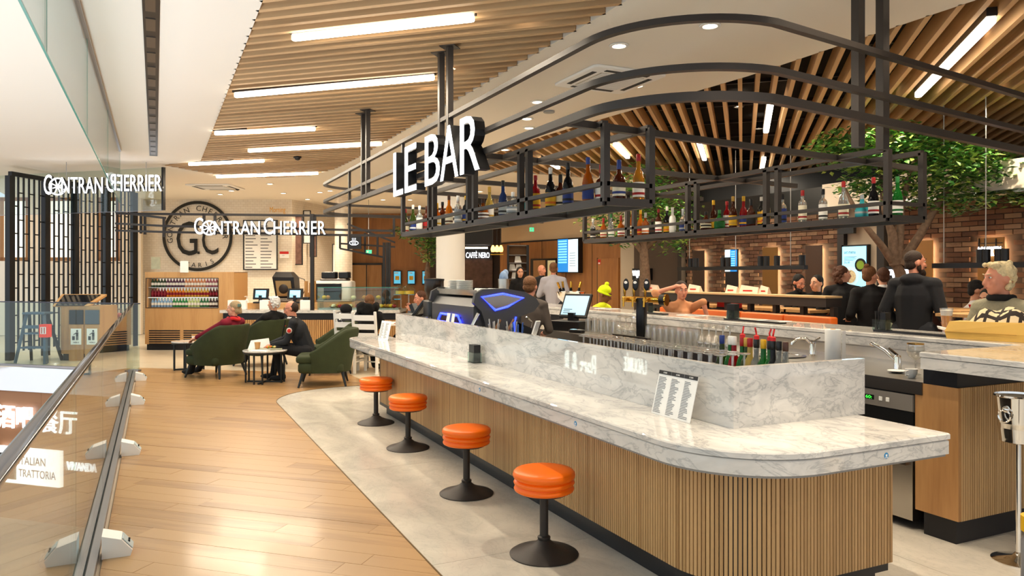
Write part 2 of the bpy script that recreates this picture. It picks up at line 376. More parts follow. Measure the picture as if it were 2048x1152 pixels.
# ---- plaster ceiling with two slatted openings
slatL = [(.70, -4), (3.09, -4), (3.14, 12.8), (3.08, 14.3), (2.8, 15.5), (2.34, 16.1), (1.6, 16.25), (.85, 15.9), (.1, 15.15), (.72, 14.3)]
slatR = [(5.45, -4), (15, -4), (15, 10.0), (8.8, 13.4), (5.2, 13.2), (5.0, 10.4), (5.41, 5.83)]
outer = [(-3.4, -4.5), (34, -4.5), (34, 40), (-3.4, 40)]
loops = [[Vector((x, y, 0)) for x, y in p] for p in (outer, slatL, slatR)]
allp = [p for l in (outer, slatL, slatR) for p in l]
mb = MB(); mb.add([(x, y, CZ) for x, y in allp], [tuple(t) for t in tessellate_polygon(loops)])
for l in (slatL, slatR):
    k = len(l); mb.add([(x, y, z) for z in (CZ, CZ+.42) for x, y in l], [(i, (i+1) % k, (i+1) % k+k, i+k) for i in range(k)])
ceiling = struct('ceiling', mb, M['ceil'])
part('recess_back', MB().prism(slatL, CZ+.30, CZ+.34), mat('dark_brown_recess', '#3a2a1c', .9), ceiling)
part('recess_back', MB().prism(slatR, CZ+.40, CZ+.44), mat('black_recess', '#0c0b0b', .95), ceiling)
def slats(poly, axd, axp, pitch, w, h, s0, s1, name, m):
    q0 = [Vector(p) for p in poly]; n = int((s1-s0)/pitch)
    for k in range(n):
        s = s0+k*pitch
        q = clip_rect(q0, Vector((0, 0)), axd, axp, -40, 40, s-w/2, s+w/2)
        if len(q) < 3: continue
        ts = [p.dot(axd) for p in q]; a, b = min(ts)+.01, max(ts)-.01
        if b-a < .1: continue
        c = axp*s+axd*((a+b)/2)
        part(name, MB().box(-(b-a)/2, (b-a)/2, -w/2, w/2, 0, h), m, ceiling, loc=(c.x, c.y, CZ), rz=math.atan2(axd.y, axd.x))
slats(slatL, GW, GU, 0.165, .05, .105, 1.6, 14.6, 'ceiling_slat', M['cslat'])
slats(slatR, GU, GW, .176, .045, .17, -8.6, 6.2, 'ceiling_slat', M['cslat'])
# black hangers crossing above the right-hand fins
for k in range(9):
    c = GU*(5.5+k*1.15); part('carrier_rail', MB().box(-7, 7, -.02, .02, 0, .04), M['black'], ceiling, loc=(c.x+1.4, c.y-1.2, CZ+.19), rz=math.atan2(GW.y, GW.x))
# black shutter slot in the white ceiling beside the void
sl = MB()
for k in range(26): sl.box(-.07+.0, .0, 1.0+k*.5, 1.0+k*.5+.32, CZ-.012, CZ+.0)
part('shutter_slot', MB().box(-.09, .03, .5, 14.0, CZ-.006, CZ+.002), M['black2'], ceiling)
part('slot_louvre', sl, M['darksteel'], ceiling, kind='stuff')

# ---- walls
def wall(name, pa, pb, z0, z1, m, th=.12):
    """wall from pa to pb; its frame has x along the wall, -y towards the viewer, origin at pa on the floor"""
    a = Vector((pa[0], pa[1])); b = Vector((pb[0], pb[1])); d = b-a
    return struct(name, MB().box(0, d.length, 0, th, z0, z1), m, loc=(a.x, a.y, 0), rz=math.atan2(d.y, d.x))
def pd(u, D): p = P(u, VH, D=D); return (p.x, p.y)
creamtile = mat('cream_wall_tile', '#ece2d2', .3)
nt = creamtile.node_tree; bk = nt.nodes.new('ShaderNodeTexBrick'); tcn = nt.nodes.new('ShaderNodeTexCoord'); mpn = nt.nodes.new('ShaderNodeMapping')
mpn.inputs['Rotation'].default_value = (PI/2, 0, 0); bk.inputs['Scale'].default_value = 4; bk.inputs['Mortar Size'].default_value = .012
bk.inputs['Color1'].default_value = (*srgb('#ece2d2'), 1); bk.inputs['Color2'].default_value = (*srgb('#e6dac8'), 1); bk.inputs['Mortar'].default_value = (*srgb('#cfc2ae'), 1)
nt.links.new(tcn.outputs['Object'], mpn.inputs[0]); nt.links.new(mpn.outputs[0], bk.inputs[0]); nt.links.new(bk.outputs[0], nt.nodes['Principled BSDF'].inputs['Base Color'])
wallG = wall('wall_bakery', pd(280, 20), pd(584, 20), 0, CZ, creamtile)
wallG2 = wall('wall_bakery_side', pd(584, 20), pd(700, 23.5), 0, CZ, creamtile)
wallL = wall('wall_left', pd(-260, 19), pd(282, 19.6), 0, CZ, M['cream'])
wallC = wall('wall_centre', pd(690, 24.5), pd(880, 24.5), 0, CZ, M['wallwood'])
wallN = wall('wall_coffee_shop', pd(860, 23), pd(1010, 23), 0, CZ, mat('dark_brown_wall', '#33241c', .7))
pD0, pD1 = pd(1000, 21.2), pd(1242, 16.9)
wallD = wall('wall_wood', pD0, pD1, 0, 2.42, M['wallwood'])
LD = (Vector(pD1)-Vector(pD0)).length
part('upper_wall', MB().box(0, LD, .02, .12, 2.46, CZ), mat('beige_wall', '#cdb595', .8), wallD)
part('cornice_line', MB().box(0, LD, -.01, .1, 2.42, 2.46), M['black'], wallD)
for k in range(1, 5): part('panel_joint', MB().box(LD*k/5-.006, LD*k/5+.006, -.006, .05, 0, 2.42), M['black'], wallD)
wallP = wall('wall_pier', pd(1241, 16.6), pd(1268, 16.4), 0, CZ, mat('beige_pier', '#b3a48f', .8), .4)
wallW = wall('wall_noodle_bar', pd(1268, 16.2), pd(1374, 14.95), 0, CZ, mat('dark_taupe_wall', '#4a3c31', .7))
BX = 9.5
# brick wall parallel to the bar, with recessed backlit panels
wallB = struct('wall_brick', None, None, loc=(BX, 12.0, 0), rz=-PI/2)     # x runs from Y=12 towards the viewer, -y faces the bar
BL = 8.2
opening_u = [(1390, 1413), (1456, 1481), (1530, 1560), (1616, 1649), (1828, 1871), (1961, 2014)]
def yb(u): return 12.0-P(u, VH, X=BX).y
ops = [(yb(a), yb(b)) for a, b in opening_u]
beige = (yb(1692), yb(1772)); OT = 2.02; BT = 2.52
mort = mat('dark_mortar', '#4a3a30', .9)
back = MB(); xcur = 0
for a, b in sorted(ops+[beige]): back.box(xcur, a, .012, .14, 0, BT); xcur = b
back.box(xcur, BL, .012, .14, 0, BT)
for a, b in ops: back.box(a, b, .012, .14, 0, BT)
part('mortar_bed', back, mort, wallB)
bm_ = [wood('brick_%d' % k, a, b, .9, 0, 1.5, 5, .3) for k, (a, b) in enumerate((('#4a2e20', '#6e4a34'), ('#5c4232', '#80634c'), ('#3c251b', '#5a3b2a')))]
bmesh_ = [MB().box(-.102, .102, -.014, .03, -.028, .028).mesh('brick', m) for m in bm_]
rest = [MB(), MB(), MB()]; cnt = 0; cand = []
for r in range(int(BT/.066)):
    z = .034+r*.066
    for c in range(int(BL/.215)+1):
        x = .1+c*.215+(.1075 if r % 2 else 0)
        if x > BL-.1: continue
        if any(a-.1 < x < b+.1 and z < OT+.03 for a, b in ops) or beige[0]-.1 < x < beige[1]+.1: continue
        cand.append((x, z))
near = set(sorted((q for q in cand if q[1] > .95), key=lambda q: -q[0])[:300])
for x, z in cand:
    k = rp.randrange(3); dy = rp.uniform(-.006, .006)
    if (x, z) in near: part('brick', bmesh_[k], None, wallB, loc=(x, dy, z))
    else: rest[k].box(x-.102, x+.102, dy-.014, dy+.03, z-.028, z+.028)
for k in range(3): part('brickwork', rest[k], bm_[k], wallB, kind='stuff')
warm = mat('lit_warm_edge', '#ffdca8', .5, emit=70)
for k, (a, b) in enumerate(ops):
    part('recess_panel', MB().box(a, b, -.06, -.045, .0, OT), mat(['dark_brown_door', 'black_gloss_panel', 'ochre_panel', 'dark_brown_door', 'ochre_lit_tone_panel', 'ochre_lit_tone_panel'][k], ['#3a261a', '#1a1416', '#6b4a1c', '#3a261a', '#a3702f', '#a3702f'][k], .5), wallB)  # the paler ochre puts the lit look of two panels into their colour
    for x in (a+.045, b-.045): part('light_strip', MB().box(x-.006, x+.006, -.032, -.014, .3, OT-.05), warm, wallB)
    part('light_strip', MB().box(a+.05, b-.05, -.032, -.014, OT-.05, OT-.038), warm, wallB)
part('upper_band', MB().box(-.2, BL+3, .05, .14, BT, 2.95), M['black2'], wallB)
part('bulkhead', MB().box(beige[0], BL+3, -.5, .12, BT+.02, 2.9), M['cream'], wallB)
part('bulkhead_trim', MB().box(beige[0], BL+3, -.52, -.48, BT-.01, BT+.03), M['chrome'], wallB)
part('beige_panel', MB().box(beige[0], beige[1], -.04, .12, 0, BT+.1), mat('beige_wall2', '#bfae98', .8), wallB)
for x in (beige[0], beige[1], 0.0): part('steel_post', MB().box(x-.06, x+.06, -.12, .02, 0, BT+.1), M['black'], wallB)
# far closing walls
wall('wall_far_right', pd(1370, 15.5), (16, 4), 0, CZ, M['black2'])
wall('wall_far_back', pd(-400, 30), pd(1500, 30), 0, CZ, M['cream'])
wall('wall_right', (12.5, 5.2), (9.9, -4), 0, CZ, M['cream'])
# round white column
cp = P(901, VH, D=15.2); struct('column', MB().lathe([(.29, 0), (.29, CZ)], 32, cap=False), M['white'], smooth=40, loc=(cp.x, cp.y, 0))

# ---- void: slab edge, wood fascia, lower hall
vr = math.atan2(-GW.y, -GW.x)
p0 = void_edge[1]; fas = struct('fascia_void', None, None, loc=(p0.x, p0.y, 0), rz=vr)   # x runs from far left to the balustrade corner
part('slab_edge', MB().box(0, 11.1, -.03, .1, -.42, -.012), mat('white_slab_edge', '#e9edf2', .6), fas)
for k in range(11): part('fascia_panel', MB().box(k*1.0+.002, k*1.0+.998, 0, .06, -2.6, -.43), wood('fascia_walnut', '#6b4630', '#8d6344', .5, 0, 14, 3), fas)
struct('floor_lower', MB().box(-20, 3, -6, 30, -4.7, -4.6), mat('lower_floor', '#b59a7c', .3))
struct('wall_void_side', MB().box(-.30, -.26, -3, 13.42, -4.6, -.012), mat('void_side', '#c9b9a4', .7))
# opposite side of the void, out of direct sight: its lit shop signs mirror in the polished marble of the bar
opp = struct('fascia_opposite', None, None, loc=(-5.0, 6.0, 0), rz=PI/2)
for k in range(11): part('fascia_panel', MB().box(k*1.0+.002, k*1.0+.998, 0, .06, -2.6, -.3), wood('fascia_walnut', '#6b4630', '#8d6344', .5, 0, 14, 3), opp)
part('slab_edge', MB().box(0, 11, -.03, .1, -.3, -.012), mat('white_slab_edge', '#e9edf2', .6), opp)

# ================================================================= LAMPS
def downlight(p, label, energy=70, col=(1, .82, .60), tilt=0, spot=1.9, grp='ceiling downlights'):
    t = T('downlight', label, 'light', p, 0, grp)
    part('trim_ring', MB().lathe([(.085, -.004), (.085, -.012), (.06, -.014), (.055, .0), (.055, -.004)], 20, cap=False), M['white'], t, 40)
    part('lens', MB().lathe([(.0, -.006), (.054, -.006)], 16, cap=False), M['lamp'], t)
    light('SPOT', (0, 0, -.05), energy, col, t, spot_size=spot, spot_blend=.6, shadow_soft_size=.06)
    return t
band = [(1420, 50), (1075, 203), (1058, 255), (1238, 90)]
for k, (u, v) in enumerate(band):
    p = P(u, v, Z=CZ); downlight(p, 'round tilted downlight in the white ceiling band, %s from the viewer' % ORD[(0, 2, 3, 1)[k]], 110, grp='downlights in the white ceiling band')
for k, (x, y) in enumerate([(3.6, 3.0), (4.9, 3.4), (4.6, 6.6), (4.3, 8.6)]):
    downlight((x, y, CZ), 'round downlight over the bar island, %s of four inside the hanging frame' % ORD[k], 110, grp='downlights over the bar island')
for k, y in enumerate((1.2, 2.6, 4.0, 5.36, 6.9, 7.7, 9.4)):
    t = T('recessed_spot', 'warm spot recessed between the wooden ceiling slats, %s along the bar' % ORD[k], 'light', (2.63, y, CZ+.13), 0, 'spots between the slats')
    part('housing', MB().lathe([(.07, .1), (.07, 0), (.055, 0), (.055, .03)], 16, cap=False), M['black2'], t, 40)
    part('lens', MB().lathe([(.0, .02), (.055, .02)], 16, cap=False), M['lamp'], t)
    light('SPOT', (0, 0, -.1), 210, (1, .86, .66), t, spot_size=1.25, spot_blend=.5, shadow_soft_size=.035)
for k, (x, y) in enumerate(((6.6, 4.2), (7.6, 6.0), (6.9, 7.6), (8.2, 8.6), (8.5, 5.2))):
    t = T('recessed_spot', 'warm spot recessed between the dark fins over the noodle bar tables, %s of five' % ORD[k], 'light', (x, y, CZ+.19), 0, 'spots between the dark fins')
    part('housing', MB().lathe([(.07, .1), (.07, 0), (.055, 0), (.055, .03)], 16, cap=False), M['black2'], t, 40); part('lens', MB().lathe([(.0, .02), (.055, .02)], 16, cap=False), M['lamp'], t)
    light('SPOT', (0, 0, -.2), 160, (1, .82, .58), t, spot_size=1.7, spot_blend=.6, shadow_soft_size=.05)
for k, (u, v) in enumerate([(440, 388), (463, 381), (567, 386), (615, 398), (680, 404), (660, 381), (700, 396), (766, 399), (640, 384)]):
    p = P(u, v, Z=CZ); downlight(p, 'small downlight in the bakery ceiling, %s of nine' % ORD[k], 120, (1, .82, .60), grp='downlights in the bakery ceiling')
for k, (u, D) in enumerate([(820, 20), (960, 18), (1100, 16), (1180, 18), (540, 16.5), (150, 16.5), (240, 15), (1010, 12)]):
    p = P(u, VH, D=D); downlight((p.x, p.y, CZ), 'small downlight in the far white ceiling, %s of eight' % ORD[k], 150, (1, .82, .60), grp='downlights in the far ceiling')
def strip_lamp(pa, pb, label, grp, e=60, w=.055):
    a, b = Vector(pa), Vector(pb); d = b-a; L = d.length
    t = T('light_strip', label, 'light', (a+b)/2, math.atan2(d.y, d.x), grp)
    part('housing', MB().box(-L/2-.012, L/2+.012, -w/2-.006, w/2+.006, .022, .09), M['black'], t)
    part('diffuser', MB().rbox(-L/2, L/2, -w/2, w/2, -.03, .022, .02), M['strip'], t, 40)
    light('AREA', (0, 0, -.05), e, (1, .86, .66), t, shape='RECTANGLE', size=L, size_y=w)
for k, (a, b) in enumerate([((585, 75), (948, 35)), ((470, 190), (868, 154)), ((430, 266), (630, 257)), ((497, 301), (763, 287)), ((378, 328), (528, 321)), ((433, 353), (636, 346))]):
    strip_lamp(P(*a, Z=CZ-.02), P(*b, Z=CZ-.02), 'long glowing light strip among the wooden slats, %s from the viewer' % ORD[k], 'light strips in the slatted ceiling')
for k, (a, b) in enumerate([((1835, 190), (1985, 38)), ((1533, 262), (1540, 206)), ((1412, 318), (1394, 283)), ((1258, 314), (1228, 288)), ((1524, 342), (1527, 316)), ((1120, 335), (1084, 318))]):
    pa = P(*a, Z=CZ-.02); pb = P(*b, Z=CZ-.02); L = (pb-pa).length; c = (pa+pb)/2; g = Vector((GU.x, GU.y, 0))*L/2
    strip_lamp(c-g, c+g, 'glowing light strip between the dark fins, ' + ['longest, over the tree', 'upright above the back shelf', 'left of the tall upright strip', 'behind the front shelf bottles', 'small, below the upright strip', 'farthest, over the sign'][k], 'light strips between the fins', 40, .07)

# ================================================================= THE BAR
ct_out = [(3.36, 2.29)]
c_poly = [(3.36, 2.29), (3.36, 2.83), (2.6, 2.83), (2.6, 8.95)] + arc(2.25, 8.75, .20, 90, 180, 6) + arc(2.05+.5, 2.29+.5, .5, 180, 270, 14)
c_poly = [(3.36, 2.29), (3.36, 2.86), (2.56, 2.86), (2.56, 8.95)] + arc(2.27, 8.73, .22, 90, 180, 6) + arc(2.55, 2.79, .5, 180, 270, 14)
def inset(poly, d):
    q = ccw([Vector(p) for p in poly]); out = []; n = len(q)
    for i in range(n):
        a = (q[i]-q[i-1]).normalized(); b = (q[(i+1) % n]-q[i]).normalized()
        na, nb = Vector((-a.y, a.x)), Vector((-b.y, b.x)); m = na+nb
        m = m.normalized() if m.length > 1e-4 else na
        k = d/max(.3, m.dot(na)); out.append(tuple(q[i]+m*k))
    return out
def slab(poly, z0, z1, e=.006):
    q = [tuple(p) for p in ccw([Vector(p) for p in poly])]; i1 = inset(q, e)
    return MB().loft([[(*p, z0) for p in q], [(*p, z1-e) for p in q], [(*p, z1) for p in i1]], True, True)
t = T('bar_counter', 'long white marble bar counter with rounded corner, orange stools before it', 'counter', (0, 0, 0))
top = part('countertop', slab(c_poly, .782, .81), M['marble'], t, 40)
part('apron', slab(inset(c_poly, .004), .712, .777, .004), M['marble'], t, 40)
part('groove', slab(inset(c_poly, .014), .70, .785, .002), mat('grey_groove', '#8d8a86', .6), t)
# upstand walls
part('upstand_panel', MB().box(2.51, 2.545, 2.80, 8.42, .81, 1.105), M['marble'], t)
part('upstand_panel', MB().box(2.5455, 3.41, 2.80, 2.835, .81, 1.105), M['marble'], t)
part('upstand_panel', MB().box(2.5455, 2.86, 8.385, 8.42, .81, 1.105), M['marble'], t)
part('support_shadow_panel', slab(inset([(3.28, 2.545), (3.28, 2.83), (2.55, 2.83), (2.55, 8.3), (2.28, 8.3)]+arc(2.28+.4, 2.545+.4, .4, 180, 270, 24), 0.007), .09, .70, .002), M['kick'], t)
part('body', MB().box(2.6, 2.9, 2.86, 8.35, .1, .80), M['kick'], t)
part('kick_plate', slab([(3.24, 2.60), (3.24, 2.8), (2.6, 2.8), (2.6, 8.2), (2.34, 8.2)]+arc(2.34+.32, 2.6+.32, .32, 180, 270, 10), 0, .135, .002), M['kick'], t)
# tambour slats
path = [(2.28, 8.2)] + arc(2.28+.42, 2.545+.42, .42, 180, 270, 24) + [(3.29, 2.545)]
path = [Vector(p) for p in path]; seg = []; acc = 0
for a, b in zip(path, path[1:]): seg.append((acc, a, b)); acc += (b-a).length
def at(s):
    for q, a, b in reversed(seg):
        if s >= q: d = (b-a).normalized(); return a+d*(s-q), math.atan2(d.y, d.x)
PT = .0205; ns = int(acc/PT); sm = MB().box(-.0078, .0078, -.012, .006, .135, .70).mesh('tambour_slat', M['slat']); far = MB()
for k in range(ns):
    p, a = at((k+.5)*PT)
    if k >= ns-300: part('tambour_slat', sm, None, t, loc=(p.x, p.y, 0), rz=a)
    else: far.add([Matrix.Translation((p.x, p.y, 0))@Matrix.Rotation(a, 4, 'Z')@v.co for v in sm.vertices], [tuple(f.vertices) for f in sm.polygons])
part('tambour_cladding', far, M['slat'], t, kind='stuff')
blue_m = mat('blue_sticker', '#3c8fc4', .5)
def sticker(p, rz, k):
    s = T('round_sticker', 'small round blue sticker on the marble edge, %s along the counter' % ORD[k], 'sticker', p, rz, 'blue stickers on the counter edge')
    part('disc', MB().add([(.014*math.cos(j*PI/8), 0, .014*math.sin(j*PI/8)) for j in range(16)]+[(.014*math.cos(j*PI/8), .002, .014*math.sin(j*PI/8)) for j in range(16)], [tuple(range(16))]+[(j, (j+1) % 16, (j+1) % 16+16, j+16) for j in range(16)]), blue_m, s)
    part('emblem', MB().box(-.005, .005, -.001, 0, -.004, .006).box(-.009, .009, -.001, 0, -.010, -.007), M['paper'], s)
for k, y in enumerate((4.85, 3.52)): sticker((2.0525, y, .745), -PI/2, k)
sticker((2.93, 2.293, .748), 0, 2)

# ---- leaning menu card
p = P(1346, 840, X=2.42); t = T('menu_card', 'printed bar menu in three columns leaning on the marble upstand', 'menu', (2.40, p.y, .811), -PI/2)
R = Matrix.Rotation(math.radians(-14), 4, 'X')
part('sheet', MB().box(-.16, .16, -.0015, .0015, 0, .235).xf(R), M['paper'], t)
for k in range(3):
    part('header_band', MB().box(-.16+k*.107, -.056+k*.107, -.003, -.0015, .215, .235).xf(R), M['ink'], t)
    part('title', move(text_fit('LE BAR', .03, .008, .001), -.12+k*.107, -.0032, .221).xf(R), M['paper'], t)
    part('print_lines', text_lines(-.15+k*.107, -.07+k*.107, .012, .205, 24, -.0018, .4, k).xf(R), mat('grey_print', '#77777a', .8), t)
# second card near the far end
t = T('menu_card', 'folded white menu card standing at the far end of the counter', 'menu', P(780, 668, X=2.3)*0+Vector((2.34, 8.35, .811)), -PI/2+.3)
part('sheet', MB().box(-.10, .10, -.0015, .0015, 0, .22).xf(R), M['paper'], t); part('print_lines', text_lines(-.085, .08, .02, .2, 18, -.0018, .35, 9, 2).xf(R), mat('grey_print', '#77777a', .8), t)
# napkin holder
def caddy(loc, rz, label, straws=True):
    t = T('straw_caddy', label, 'caddy', loc, rz, 'clear caddies on the counters')
    g = MB(); w = .06
    for x0, x1, y0, y1 in ((-w, w, -.04, -.037), (-w, w, .037, .04), (-w, -w+.003, -.037, .037), (w-.003, w, -.037, .037)): g.box(x0, x1, y0, y1, 0, .085)
    part('clear_box', g, M['glass'], t); part('base', MB().box(-w, w, -.04, .04, 0, .004), M['black2'], t)
    if straws:
        r = random.Random(int(loc[0]*100))
        for k in range(14):
            x, y = r.uniform(-.05, .0), r.uniform(-.03, .03); part('straw', MB().cyl((x, y, .006), (x+r.uniform(-.015, .015), y+r.uniform(-.01, .01), .15), .0035, n=6), M['black2'], t)
    part('napkin_stack', MB().box(.005 if straws else -.055, .055, -.03, .03, .006, .14 if straws else .15), M['black2'], t)
    return t
p = P(945, 720, X=2.42); caddy((2.44, p.y, .811), -PI/2, 'clear caddy of black napkins before the long marble upstand', False)

# ---- stools
t = T('bar_stool', '', 'stool', (0, 0, 0), 0, 'orange stools along the bar')
part('base', MB().lathe([(.0, 0), (.19, 0), (.192, .006), (.18, .014), (.12, .032), (.06, .058), (.034, .08), (.03, .085)], 40), M['stoolbase'], t, 50)
part('collar', MB().lathe([(.033, .082), (.036, .088), (.036, .098), (.028, .104)], 24), M['stoolbase'], t, 50)
part('column', MB().lathe([(.024, .1), (.024, .35)], 20), M['stoolbase'], t, 50)
st = MB()
def tire(z0, z1, r): return [(r-.016, z0), (r-.004, z0+(z1-z0)*.2), (r, (z0+z1)/2), (r-.004, z1-(z1-z0)*.2), (r-.014, z1)]
part('seat', MB().lathe([(.15, .352)]+tire(.352, .385, .168)+tire(.387, .418, .17)+tire(.42, .468, .174)+[(.12, .474), (.0, .476)], 48), M['orange'], t, 60)
part('seat_plate', MB().lathe([(.13, .34), (.13, .353)], 24), M['stoolbase'], t, 50)
spots = [(1088, 1108), (933, 987), (816, 896), (752, 846)]
lab = ['orange round bar stool nearest the viewer, on a dark trumpet base', 'orange round bar stool, second from the viewer along the bar', 'orange round bar stool, third from the viewer along the bar', 'orange round bar stool farthest along the bar, near the armchairs']
for k, (u, v) in enumerate(spots):
    p = P(u, v, Z=0); o = t if k == 0 else dup(t, p); o.location = p; o['label'] = lab[k]

# ---- inner worktops (front service shelf, back worktop, far marble counter)
t = T('service_worktop', 'dark steel service worktop just behind the marble upstand', 'worktop', (0, 0, 0))
part('top', MB().box(2.905, 3.15, 2.9, 8.3, .86, .885), M['darksteel'], t); part('cabinet_front', MB().box(2.95, 3.12, 2.9, 8.3, .1, .86), M['kick'], t)
part('shelf_ledge', MB().box(2.56, 2.9, 2.85, 8.3, .86, .885), M['darksteel'], t)
t = T('back_worktop', 'long stainless worktop under the far marble counter', 'worktop', (0, 0, 0))
part('top', MB().box(4.15, 5.06, 3.0, 9.0, .875, .905), M['steel'], t); part('front_lip', MB().box(4.14, 4.15, 3.0, 9.0, .83, .907), M['darksteel'], t)
part('splashback', MB().box(5.06, 5.075, 3.0, 9.0, .905, 1.065), M['steel'], t); part('seam', MB().box(5.056, 5.06, 3.0, 9.0, .985, .988), M['darksteel'], t)
part('cabinet_front', MB().box(4.2, 5.0, 3.78, 9.0, .1, .87), M['kick'], t)
t = T('far_counter', 'far marble counter of the bar island with a return near the viewer', 'counter', (0, 0, 0))
fp = [(4.05, 2.95), (5.02, 2.95), (5.02, 10.4), (5.62, 10.4), (5.62, 1.2), (4.05, 1.2)]
part('countertop', slab(fp, 1.07, 1.10), M['marble'], t, 40); part('apron', slab(inset(fp, .004), 1.0, 1.066, .003), M['marble'], t, 40); 
part('body', MB().box(5.08, 5.55, 3.0, 10.3, .1, 1.0), M['kick'], t)
part('return_panel', MB().box(4.15, 4.17, 2.78, 3.05, .135, .90), M['oakh'], t)
part('return_body', MB().box(4.172, 5.5, 2.795, 3.0, .135, .90), M['oakh'], t)
part('black_band', MB().box(4.155, 5.5, 2.79, 3.0, .90, 1.0), M['kick'], t); part('kick_plate', MB().box(4.16, 5.5, 2.80, 3.0, 0, .135), M['kick'], t)
rs = MB().box(-.0078, .0078, -.013, .004, .135, .90).mesh('tambour_slat', M['slat'])
for k in range(34): part('tambour_slat', rs, None, t, loc=(4.18+k*.0205, 2.79, 0))
# glasswasher
t = T('glasswasher', 'stainless under-counter glasswasher with black door and green display', 'dishwasher', (4.16, 3.40, 0), -PI/2)   # x towards viewer, -y faces the aisle
part('body', MB().box(-.36, .34, 0, .6, .06, .872), M['steel'], t); part('control_panel', MB().box(-.36, .34, -.02, -.001, .72, .82), mat('grey_control_panel', '#9c968f', .4, .5), t)
part('door_window', MB().box(-.36, .34, -.015, -.001, .46, .715), M['black2'], t); part('top_gap', MB().box(-.36, .34, -.01, -.001, .822, .87), M['black2'], t)
part('lower_door', MB().box(-.36, .34, -.02, -.001, .06, .42), M['steel'], t); part('door_handle', MB().box(-.34, .33, -.07, -.02, .40, .425), M['darksteel'], t)
part('display', MB().box(.0, .07, -.022, -.02, .755, .785), mat('dark_display', '#0c120c', .3), t); part('digits', move(text_fit('60:', .045, .02, .001), .01, -.0225, .76), mat('lit_green_digits', '#35d13a', .4, emit=3), t)
for x in (-.15, -.05, .12, .17): part('button', MB().rbox(x-.012, x+.012, -.026, -.02, .757, .783, .004), M['paper'], t)
part('maker_name', move(text_fit('Electrolux Professional', .2, .017, .001), .12, -.006, .884), M['ink'], t)
part('maker_plate', move(text_fit('Electrolux', .08, .014, .001), -.34, -.021, .765), M['ink'], t)
part('vent_hood', MB().box(-.2, .2, -.015, -.001, .43, .455), M['darksteel'], t)

# ---- hanging frame with rounded corners
FR = T('bar_canopy', 'dark metal hanging canopy with three rounded rails around the bar island', 'canopy', (0, 0, 0))
def ring(z):
    sk = math.tan(math.radians(7))
    pts = [(6.4, 3.12+(6.4-2.34)*sk)]+[(x, y) for x, y in arc(2.34+.75, 3.12+.75, .75, 270, 180, 14)]
    pts += [(2.34, y) for y in (5, 7, 9, 11)]+arc(2.34+.6, 11.55, .6, 180, 90, 10)+[(4.4, 12.15), (6.4, 12.15)]
    return [(x, y, z) for x, y in pts]
for z, h in ((2.52, .05), (2.68, .036), (2.945, .036)): part('rail', MB().ribbon(ring(z), .045, h), M['frame'], FR, 40)
def vpost(x, y, z0, z1, w=.045): part('post', MB().box(x-w/2, x+w/2, y-w/2, y+w/2, z0, z1), M['frame'], FR)
for y in (9.25, 9.02, 6.42, 6.20):
    vpost(2.34, y, 2.52, CZ, .05); part('ceiling_plate', MB().lathe([(.10, CZ-.008), (.10, CZ-.001)], 4, (2.34, y, 0)), M['frame'], FR)
for u in (1716, 1765):
    p = P(u, 100, Y=3.52); vpost(p.x, p.y, 2.4, CZ, .06)
for y in (4.15, 5.6, 7.15, 8.35):                      # cross beams from the front rail to the back
    part('cross_beam', MB().bar((2.34, y, 2.52), (6.3, y+.45, 2.52), .045), M['frame'], FR)
for y in (7.6, 10.0): part('sign_post', MB().box(2.33, 2.36, y-.02, y+.02, 2.0, 2.945), M['frame'], FR)
# shelves
def shelf(x0, x1, y0, y1, z, label, sub):
    t = T('hanging_shelf', label, 'shelf', (0, 0, 0), 0, 'hanging bottle shelves')
    w = .045
    for zz, ww in ((z, .05), (z+.115, .028)):
        for x in ((x0, x1) if zz == z else (x0,)): part('rail', MB().box(x-w/2, x+w/2, y0, y1, zz-ww/2, zz+ww/2), M['frame'], t)
        for y in (y0, y1): part('rail', MB().box(x0, x1, y-w/2, y+w/2, zz-ww/2, zz+ww/2), M['frame'], t)
    n = 4
    for k in range(n+1):
        y = y0+(y1-y0)*k/n
        for x in ((x0, x1) if k in (0, n) else (x0,)): part('post', MB().box(x-w/2, x+w/2, y-w/2, y+w/2, z, 2.52), M['frame'], t)
        if 0 < k < n: part('post', MB().box(x0-w/2, x0+w/2, y+.12, y+.12+w, z, 2.52), M['frame'], t)
        part('cross_bar', MB().box(x0, x1, y-.015, y+.015, z-.02, z+.01), M['frame'], t)
    for k in range(n): part('glass_plate', MB().box(x0+.03, x1-.03, y0+(y1-y0)*k/n+.02, y0+(y1-y0)*(k+1)/n-.02, z+.012, z+.020), M['glass'], t)
    for x in (x0, x1): part('top_rail', MB().box(x-w/2, x+w/2, y0, y1, 2.50, 2.54), M['frame'], t)
    return t
shelf(2.60, 2.95, 4.08, 8.42, 2.02, 'front hanging shelf of dark metal and glass carrying spirits under the sign', 'a')
shelf(5.10, 5.50, 3.98, 8.5, 1.99, 'back hanging shelf of dark metal and glass carrying spirits before the trees', 'b')
# lit sign
t = T('lit_sign', 'large white glowing two-word bar name on the hanging canopy', 'sign', (2.28, 0, 0), -PI/2)
def sgn(u, v): q = P(u, v, X=2.25); return -q.y, q.z
for ch, u0, u1 in (('L', 791, 809), ('E', 813.5, 836), ('B', 854, 883), ('A', 885, 920), ('R', 925, 963)):
    x0, z0 = sgn(u0, 550); x1, _ = sgn(u1, 550)
    zb, zt = 2.36, 2.81
    part('letter', move(text_fit(ch, x1-x0, zt-zb, .006, -.006), x0, -.049, zb), M['glow'], t); part('letter_return', move(text_fit(ch, x1-x0, zt-zb, .09, .004), x0, .0, zb), M['black2'], t)

